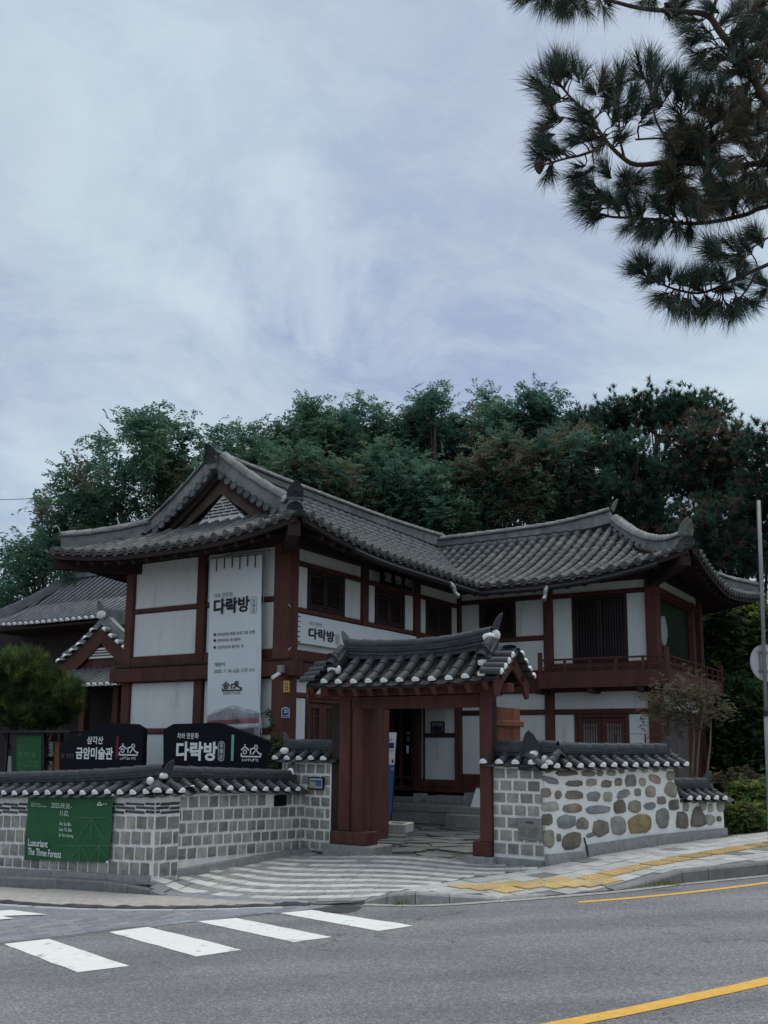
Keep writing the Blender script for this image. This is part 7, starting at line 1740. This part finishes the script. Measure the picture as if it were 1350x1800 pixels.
bush('thin_shrub', 'sparse twiggy shrub with pinkish leaves behind the low wall step', 'shrub', [(1300, 1370, 30, 20), (1330, 1378, 26, 16), (1275, 1362, 18, 16)], 17.5, 26, MYRL, [.4, .3, .3], (1300, 1440), seed=6, cr=.15, nf=10, fl=.14, nl=3, ll=.05, lw=.03)
bush('clipped_pine', 'rounded dense green pine shrub at the left edge above the street wall', 'shrub', [(30, 1190, 55, 42), (75, 1220, 62, 46), (15, 1240, 50, 45), (105, 1235, 36, 38), (60, 1260, 60, 26), (-25, 1210, 50, 50), (40, 1165, 32, 20)], 20, 3, BUSHL, [.5, .3, .1, .1], (50, 1400), seed=8, cr=.2, nf=4, fl=.1, nl=2, ll=.05, lw=.012)
def needle_shrub(t, pads, Y, ntuft, mats, wts, seed, nlen=.16, nwid=.006, nn=34):
    rs = np.random.RandomState(seed); k = Y / FPX; blobs = []
    for cx, cy, rx, ry in pads: p = at(cx, cy, Y + rs.uniform(-.3, .3)); blobs.append((tuple(p), (rx * k, rx * k * .9, ry * k)))
    P, ks = crown_points(blobs, ntuft, rs, .5); Cs, As, Bs, Is = [], [], [], []
    for i, c in enumerate(P):
        out_ = unitv(c - np.array(blobs[ks[i]][0])); m = rs.choice(len(mats), p=wts); d0 = unitv(out_ * .7 + np.array([0, 0, .9]) + rs.normal(size=3) * .35)
        d = unitv(d0 + rs.normal(size=(nn, 3)) * .55); L = nlen * rs.uniform(.7, 1.15, (nn, 1)); Cs.append(np.repeat(c[None], nn, 0) + d0 * rs.uniform(-.05, .12, (nn, 1))); As.append(d * L * .5); Bs.append(perp(d, rs) * nwid); Is.append(np.full(nn, m))
    add('needles', mesh_quads('needles', np.concatenate(Cs), np.concatenate(As), np.concatenate(Bs), np.concatenate(Is), mats, tri=True), t, Matrix())
cpn = [o for o in COL.objects if o.name.startswith('clipped_pine')][0]
needle_shrub(cpn, [(30, 1190, 55, 42), (75, 1220, 62, 46), (15, 1240, 50, 45), (105, 1235, 36, 38), (60, 1260, 60, 26), (-25, 1210, 50, 50), (40, 1165, 32, 20)], 20, 1500, BUSHL[:4], [.46, .32, .08, .14], 9, nlen=.22, nwid=.007)
# crape myrtle behind the rubble wall
rs = np.random.RandomState(12); CMY = 15.8; f = aty(1215, 1470, CMY); f.z = G(f.x, min(f.y, 15))
t = thing('small_tree', 'thin many stemmed tree with sparse russet leaves behind the rubble wall', 'tree', tuple(f)); k = CMY / FPX
bl = [(1190, 1225, 45, 26), (1235, 1220, 38, 26), (1160, 1250, 26, 30), (1215, 1260, 50, 30), (1255, 1245, 22, 22), (1165, 1290, 22, 26), (1210, 1205, 40, 14)]
blobs = [(tuple(aty(cx, cy, CMY + rs.uniform(-.3, .3))), (rx * k, rx * k * .8, ry * k)) for cx, cy, rx, ry in bl]
P = broadleaf(t, blobs, 84, MYRL, [.36, .50, .14], rs, cr=.26, nf=7, fl=.17, nl=4, ll=.052, lw=.030, droop=.2)
for sx, tops in ((-.10, (1185, 1255)), (.0, (1215, 1240)), (.10, (1240, 1235)), (-.16, (1165, 1275)), (.14, (1250, 1260))):
    T_ = aty(tops[0], tops[1], CMY); b0 = f + Vector((sx, rs.uniform(-.1, .1), 0)); m1 = b0.lerp(T_, .4) + Vector((rs.normal() * .05, 0, 0)); mb = MB(); mb.tube([b0, m1, b0.lerp(T_, .75) + Vector((rs.normal() * .04, 0, 0)), T_], [.030, .024, .016, .008], 6); mb.build('stem', mat('smooth_grey_bark', (.16, .125, .095), .9, .3, 8), t, smooth=True)
mb = MB()
for q in P:
    q = Vector(q); s = min((Vector(b_[0]) for b_ in blobs), key=lambda c: (c - q).length); mb.tube([s + Vector((0, 0, -.12)), q], [.008, .003], 4, cap=False)
mb.build('twigs', BARK, t, kind='stuff')
# tall weed beside the left pier, ivy at its foot
rs = np.random.RandomState(17); WY = 15.2
t = thing('tall_weed', 'tall flowering weed and green leaves beside the left gate pier', 'weed', tuple(aty(482, 1420, WY)))
mb = MB(); stalk = [aty(488, 1400, WY), aty(486, 1330, WY), aty(480, 1285, WY), aty(470, 1247, WY)]; mb.tube(stalk, [.012, .010, .008, .004], 5); mb.tube([aty(490, 1400, WY), aty(494, 1320, WY), aty(492, 1285, WY)], [.010, .006, .003], 5); mb.build('stalk', mat('weed_stalk', (.10, .085, .04), .9, .3, 8), t)
cs = []
for kk_ in range(26): tt = rs.uniform(.45, 1); a_ = stalk[1].lerp(stalk[2], min(1, (tt - .3) / .35)) if tt < .65 else stalk[2].lerp(stalk[3], (tt - .65) / .35); cs.append(np.array(a_) + rs.normal(size=3) * .035)
cs = np.array(cs); C, A, B_ = fronds(np.repeat(cs, 4, 0), unitv(rs.normal(size=(104, 3)) + np.array([0, 0, .3])), rs.uniform(.04, .09, 104), 3, .04, .022, rs)
C2, A2, B2 = fronds(np.array([np.array(aty(rs.uniform(482, 505), rs.uniform(1308, 1350), WY - .1)) for _ in range(150)]), unitv(rs.normal(size=(150, 3)) + np.array([0, 0, .4])), rs.uniform(.08, .14, 150), 3, .07, .04, rs)
I = np.concatenate([rs.choice([1, 3], len(C)), rs.choice([0, 1, 3], len(C2))]); add('leaves', mesh_quads('leaves', np.concatenate([C, C2]), np.concatenate([A, A2]), np.concatenate([B_, B2]), I, BUSHL), t, Matrix())
# grass tufts in the paving
def tuft(label, px, py, w_, h, n, seed):
    rs = np.random.RandomState(seed); c = on_g(px, py); t = thing('grass_tuft', label, 'grass', tuple(c)); o = np.array(c) + np.stack([rs.normal(size=n) * w_ * .5, rs.normal(size=n) * w_ * .22, np.full(n, -.01)], 1)
    d = unitv(rs.normal(size=(n, 3)) * .5 + np.array([0, 0, 1])); add('blades', mesh_quads('blades', o, d * h * rs.uniform(.25, .6, (n, 1)), perp(d, rs) * .0035, rs.choice([0, 2, 3], n), BUSHL, tri=True), t, Matrix())
tuft('bright green grass tuft at the foot of the rubble wall', 1112, 1487, .22, .13, 170, 1); tuft('dry grass tuft at the dropped kerb end', 1168, 1553, .17, .08, 150, 2); tuft('small weed at the low kerb beside the plaza', 706, 1588, .08, .10, 40, 3); tuft('thin grass along the corner pillar foot', 300, 1546, .25, .06, 70, 4); tuft('grass clump between shrub and rubble wall end', 1265, 1470, .28, .09, 110, 5); tuft('weed sprout at the footing joint of the rubble wall', 1190, 1479, .07, .10, 30, 6)
# ================================================================== FOREGROUND PINE
PX = lambda x, y, Y=4.8: aty(880 + x / 2.872, y / 2.872, Y)
FP = thing('pine_tree', 'pine with long needles whose branches hang into the upper right corner', 'tree', (3.3, 1.5, road_z(3.3, 1.5)))
rs = np.random.RandomState(33)
mb = MB(); tr = [Vector((3.3, 1.5, -.1)), Vector((3.35, 1.55, 1.5)), Vector((3.25, 1.7, 3.2)), Vector((3.3, 2.0, 4.9)), Vector((3.2, 2.3, 6.4))]; mb.tube(tr, [.19, .17, .15, .12, .08], 10); mb.build('trunk', BARK_RED, FP, smooth=True)
BR = [([(1700, 900), (1500, 640), (1350, 520), (1250, 340), (1180, 250), (1100, 150), (1060, 90), (1000, 65), (850, 55), (700, 40), (545, 0), (420, -40)], .030, .008, tr[3]), ([(1060, 85), (1075, 40), (1095, -20), (1120, -90)], .013, .008, None),
      ([(1800, 800), (1350, 820), (1200, 838), (1050, 830), (860, 818), (690, 832), (610, 790), (540, 720), (490, 650), (470, 600), (380, 520), (300, 430)], .022, .005, tr[3]), ([(500, 750), (400, 785), (330, 800), (190, 840)], .008, .005, None),
      ([(1850, 950), (1350, 1040), (1250, 1080), (1100, 1115), (950, 1130), (800, 1110), (650, 1100), (530, 1090), (420, 1040)], .018, .005, tr[2]),
      ([(1850, 1150), (1500, 1270), (1350, 1335), (1270, 1370), (1200, 1400), (1100, 1450), (1000, 1480), (900, 1465), (800, 1430), (700, 1375)], .015, .004, tr[2]), ([(1290, 1375), (1250, 1450), (1220, 1490), (1180, 1530)], .007, .004, None),
      ([(1750, 700), (1500, 640), (1320, 660), (1200, 680), (1060, 730), (950, 740), (830, 700), (680, 705)], .015, .005, tr[3]), ([(840, 702), (790, 620), (765, 520), (752, 430)], .007, .003, None), ([(625, 800), (602, 700), (598, 600), (596, 480)], .008, .003, None), ([(900, 735), (900, 640), (910, 560), (935, 460)], .007, .003, None), ([(1080, 725), (1060, 640), (1040, 540)], .007, .003, None),
      ([(730, 832), (690, 880), (652, 935)], .005, .003, None), ([(930, 828), (890, 880), (875, 940)], .005, .003, None), ([(480, 650), (400, 610), (310, 590)], .006, .003, None), ([(600, 1090), (540, 1000), (470, 930)], .006, .003, None), ([(1180, 255), (1110, 240), (1050, 250)], .007, .003, None), ([(1250, 345), (1290, 260), (1330, 200)], .008, .003, None), ([(300, -60), (340, -20), (380, -10)], .006, .003, None), ([(500, 0), (400, -15), (250, -35)], .008, .004, None),
      ([(1400, 1180), (1350, 1200), (1250, 1262), (1160, 1290), (1080, 1260)], .007, .003, None)]
DEP = {}
for i, (pts, r0, r1, root_) in enumerate(BR):
    P = [PX(x, y, 4.8 + .12 * math.sin(x * .004 + i)) for x, y in pts]; 
    if root_ is not None: P = [root_, root_.lerp(P[0], .6)] + P
    P = smooth_line(P, 3); mb = MB(); n = len(P); mb.tube(P, [r0 + (r1 - r0) * k / (n - 1) for k in range(n)], 7); mb.build('branch', BARK_RED, FP, smooth=True)
SH = [(300,420,230,250),(290,400,350,250),(260,480,110,340),(300,500,150,420),(280,520,200,510),(360,400,290,280),(400,420,340,260),(250,420,180,300),(320,380,270,230),(500,460,520,330),(600,460,600,290),(640,520,700,440),(560,520,480,420),(590,420,640,300),(590,560,590,380),
      (760,430,740,170),(720,380,670,240),(780,470,790,260),(770,400,750,230),(850,480,860,340),(900,470,950,330),(950,480,1000,400),(820,520,760,480),(870,520,920,420),(880,450,900,330),(930,560,960,420),(1030,520,1050,440),(1100,480,1120,390),(1000,560,1040,470),
      (270,640,180,640),(260,680,160,720),(300,600,240,570),(300,760,170,700),(330,760,200,760),(260,820,240,930),(260,760,190,690),(230,800,150,750),(480,700,420,640),(450,560,330,540),(430,620,350,600),(480,480,430,440),(520,560,560,470),(420,700,330,680),(470,660,400,560),(560,640,600,560),(620,620,650,520),(700,620,760,540),(680,560,720,470),(540,700,470,760),(580,740,640,670),
      (640,930,650,850),(650,930,720,900),(650,940,600,1000),(650,940,700,990),(560,900,500,860),(650,935,580,920),(470,1000,340,1030),(500,1050,360,1080),(520,1080,450,1130),(450,1000,400,960),(480,960,420,900),(540,1000,470,950),(560,1050,520,980),(450,860,390,900),(420,880,340,900),
      (700,1100,590,1190),(760,1110,690,1160),(820,1120,790,1240),(860,1110,760,1240),(900,1120,880,1210),(960,1120,930,1200),(720,1080,740,980),(800,1080,770,990),(650,1080,640,1000),(600,1080,570,1000),(870,1090,850,1000),(940,1100,930,1010),(780,1120,700,1200),(1000,1110,980,1030),(880,900,800,860),(880,930,810,930),(930,960,880,900),(860,980,790,1010),
      (1000,110,900,100),(1020,180,910,210),(1060,260,930,270),(1100,320,1010,350),(1080,200,960,160),(1130,300,1000,300),(1180,380,1080,420),(1200,340,1280,240),(1150,200,1240,120),(1100,120,1190,60),(1240,420,1150,470),(1290,440,1340,330),(1220,300,1330,220),(1260,200,1340,100),(1200,120,1290,40),(1290,60,1350,-20),(1180,60,1230,-30),(1310,300,1370,220),(1270,500,1200,560),(1320,560,1260,620),(1160,420,1120,500),(1080,60,1020,-10),
      (200,-30,90,20),(230,-30,200,60),(380,-20,350,100),(420,-20,440,90),(330,-20,290,40),(520,0,560,40),(760,-20,740,30),(850,-20,900,20),(820,40,870,90),(260,-40,240,30),(360,-30,390,80),(150,-40,80,0),(900,40,960,-20),(300,-20,320,70),(850,50,930,110),
      (700,1380,620,1365),(720,1370,690,1290),(760,1390,740,1310),(820,1420,800,1350),(850,1420,850,1350),(900,1440,910,1380),(960,1440,970,1360),(1020,1440,1010,1360),(1060,1430,1060,1370),(1130,1430,1100,1330),(850,1480,770,1500),(880,1500,850,1560),(920,1500,910,1600),(960,1500,950,1640),(1020,1500,1010,1590),(1070,1510,1030,1640),(1120,1510,1110,1620),(1160,1520,1170,1630),(1190,1500,1190,1600),(1230,1510,1270,1530),(1100,1470,1180,1450),(1180,1420,1240,1390),(780,1420,720,1420),(1000,1470,950,1410),
      (1100,1260,1000,1190),(1120,1280,1010,1260),(1130,1300,1020,1310),(1180,1270,1090,1180),(1250,1260,1180,1180),(1240,1300,1130,1330),(1300,1230,1230,1160),(1200,1290,1230,1370),(1310,1190,1250,1120),(1350,1430,1300,1400),(1340,1450,1320,1500)]
r2 = random.Random(8); MASS = [(830, 620), (1100, 560), (1370, 560), (1380, 1060), (1010, 1070), (860, 960)]
while len(SH) < 235:
    x, y = r2.uniform(820, 1400), r2.uniform(540, 1080)
    if inpoly(x, y, MASS): a = r2.uniform(0, 2 * PI); SH.append((x, y, x + 120 * math.cos(a), y + 120 * math.sin(a)))
for _ in range(26):
    x, y = r2.uniform(1150, 1380), r2.uniform(0, 520)
    if x > 1100 + abs(y - 250) * .5: a = r2.uniform(0, 2 * PI); SH.append((x, y, x + 110 * math.cos(a), y + 110 * math.sin(a)))
FPN = [mat('fresh_pine_needle', (.050, .105, .072), .55, .35, 6, spec=.25), mat('dark_pine_needle', (.026, .056, .048), .55, .35, 6, spec=.25), mat('old_pine_needle', (.150, .105, .066), .7, .35, 6), mat('olive_pine_needle', (.110, .110, .065), .6, .35, 6)]
Cs, As, Bs, Is = [], [], [], []; tw = MB()
BP = []
for pts, r0_, r1_, root_ in BR:
    for (xa, ya), (xb, yb) in zip(pts[:-1], pts[1:]):
        for k in range(8): BP.append((xa + (xb - xa) * k / 8, ya + (yb - ya) * k / 8))
BP = np.array(BP); ALL = []
for i, (x0, y0, x1, y1) in enumerate(SH):
    ALL.append((x0, y0, x1, y1))
    for q in range(2 if i < 215 else 1):
        a = math.atan2(y1 - y0, x1 - x0) + r2.uniform(-.75, .75); L = math.hypot(x1 - x0, y1 - y0) * r2.uniform(.55, .9); ox, oy = r2.uniform(-26, 26), r2.uniform(-26, 26)
        ALL.append((x0 + ox, y0 + oy, x0 + ox + L * math.cos(a), y0 + oy + L * math.sin(a)))
for i, (x0, y0, x1, y1) in enumerate(ALL):
    Y = 4.8 + rs.uniform(-.22, .22); S, T_ = PX(x0, y0, Y), PX(x1, y1, Y + rs.uniform(-.10, .10)); ax = np.array(T_ - S); L = np.linalg.norm(ax); ax = ax / L
    core_ = inpoly(x0, y0, MASS); brown = core_ and r2.random() < .62 or (200 < x0 < 560 and 440 < y0 < 860 and r2.random() < .55) or (x0 > 1150 and y0 < 520 and r2.random() < .4)
    nn = 84; tt = rs.uniform(-.05, .66, nn); o = np.array(S)[None] + ax[None] * (tt * L)[:, None]
    lat = perp(np.repeat(ax[None], nn, 0), rs); sp = rs.uniform(.15, .85, (nn, 1)) ; d = unitv(ax[None] + lat * sp); ln = rs.uniform(.65, 1.2, (nn, 1)) * .135
    d[:, 2] -= .05; d = unitv(d)
    Cs.append(o); As.append(d * ln * .5); Bs.append(perp(d, rs) * .0019)
    Is.append(rs.choice(4, nn, p=[.08, .12, .55, .25] if brown else [.46, .36, .05, .13]))
    tw.tube([S, S.lerp(T_, .6)], [.0045, .003], 5, cap=False)
    j = np.argmin((BP[:, 0] + (x1 - x0) * .35 - x0) ** 2 + (BP[:, 1] + (y1 - y0) * .35 - y0) ** 2); bx, by = BP[j]; dq = math.hypot(bx - x0, by - y0)
    if 6 < dq < 85: Q = PX(bx, by, 4.8); M_ = Q.lerp(S, r2.uniform(.4, .7)) + Vector((r2.uniform(-.012, .012), 0, r2.uniform(-.012, .012))); tw.tube([Q, M_, S], [.0045, .004, .003], 5, cap=False)
tw.build('twigs', BARK_RED, FP, kind='stuff')
add('needles', mesh_quads('needles', np.concatenate(Cs), np.concatenate(As), np.concatenate(Bs), np.concatenate(Is), FPN, tri=True), FP, Matrix())
for x, y, r in ((850, 1530, .028), (930, 1535, .026), (195, 842, .032), (1240, 1525, .02), (1190, 1525, .02)):
    c = PX(x, y, 4.75); mb = MB(); n = 7
    for k in range(6):
        rr = r * (.5, .9, 1.0, .85, .6, .25)[k]; 
        for j in range(n): a = 2 * PI * (j + .5 * (k % 2)) / n; mb.v.append((c.x + rr * math.cos(a), c.y + rr * math.sin(a), c.z + r * (1.2 - k * .5)))
    for k in range(5):
        for j in range(n): mb.f.append((k * n + j, k * n + (j + 1) % n, (k + 1) * n + (j + 1) % n, (k + 1) * n + j)); mb.m.append(0)
    mb.build('pine_cone', BARK, FP)
# a soil bed and near pavement under it
b = MB(); b.box((3.3, 1.5, road_z(3.3, 1.5) + .02), Vector((.55, 0, .025)), Vector((0, .55, 0)), Vector((0, 0, .05))); b.build('tree_bed', SOIL, kind='structure')
# ================================================================== POLE, SIGN, WIRES
pb0 = on_g(1355, 1486); tpp = onplane(1333.5, 880, pb0, Vector((0, -1, 0)))
PS = thing('sign_pole', 'slim grey steel pole at the right edge carrying a round sign seen from behind', 'sign', tuple(pb0))
mid_p = pb0.lerp(tpp, .37); mb = MB(); mb.tube([pb0 - Z * .05, mid_p], .034, 12); mb.build('pole_foot', GALV, PS, smooth=True)
mb = MB(); mb.tube([mid_p - Z * .02, tpp], .027, 12); mb.build('pole', GALV, PS, smooth=True); mb = MB(); mb.tube([mid_p - Z * .04, mid_p + Z * .02], .046, 12); mb.build('collar', DARKMETAL, PS)
sc = onplane(1347, 1165, pb0 + Vector((0, .07, 0)), Vector((0, -1, 0))); Xs_ = Vector((.96, .28, 0)); ns_ = Vector((.28, -.96, 0)); mb = MB(); n = 32
mb.prism([sc + Xs_ * .262 * math.cos(2 * PI * k / n) + Z * .262 * math.sin(2 * PI * k / n) for k in range(n)], -ns_ * .012); sp_ = mb.build('sign_plate', mat('sign_back_grey', (.50, .51, .53), .5, .08, 5, 0, metallic=.2), PS)
mb = MB()
for k in range(n):
    a0, a1 = 2 * PI * k / n, 2 * PI * (k + 1) / n; P4 = [sc + (Xs_ * math.cos(a) + Z * math.sin(a)) * r + ns_ * dd for a, r, dd in ((a0, .262, .001), (a1, .262, .001), (a1, .268, .016), (a0, .268, .016))]; mb.quadv(*P4)
mb.build('rim', GALV, sp_)
for q in (-.125, .145): mb = MB(); mb.box(sc + Z * q + ns_ * .012, Xs_ * .14, ns_ * .011, Z * .016); mb.build('bracket', GALV, PS)
mb = MB(); mb.box(sc - Xs_ * .115 + Z * .01 + ns_ * .010, Xs_ * .006, ns_ * .009, Z * .13); mb.build('stiffener', GALV, PS)
for lab, (a, b_), Y in (('upper power line crossing the sky on the left', ((-60, 880), (330, 851)), 60), ('middle power line low in the sky on the left', ((-60, 950), (160, 941)), 60), ('lowest power line just above the trees on the left', ((-60, 971), (160, 964)), 60)):
    p, q = aty(*a, Y), aty(*b_, Y); mb = MB(); mb.tube([p.lerp(q, k / 8) - Z * (.25 * math.sin(PI * k / 8)) for k in range(9)], .022, 5); tag(mb.build('power_line', DARKMETAL), lab, 'wire', 'power lines left of the hall')

# ================================================================== fit the lettering and turn it into meshes
bpy.context.view_layer.update()
_dg = bpy.context.evaluated_depsgraph_get()
for o, parent, fr, a0, a1, z0, z1, d in TEXTS:
    me = bpy.data.meshes.new_from_object(o.evaluated_get(_dg)); co = np.empty(len(me.vertices) * 3); me.vertices.foreach_get('co', co); co = co.reshape(-1, 3)
    x0, y0 = co[:, 0].min(), co[:, 1].min(); x1, y1 = co[:, 0].max(), co[:, 1].max()
    X = fr.X * ((a1 - a0) / (x1 - x0)); Y = Z * ((z1 - z0) / (y1 - y0)); P = fr.pt(a0, z0, d) - X * x0 - Y * y0
    me.transform(frame_M(Vector((0, 0, 0)), X, Y, fr.n)); bpy.data.objects.remove(o); me.name = 'lettering'
    add('lettering', me, parent, Matrix.Translation(P))
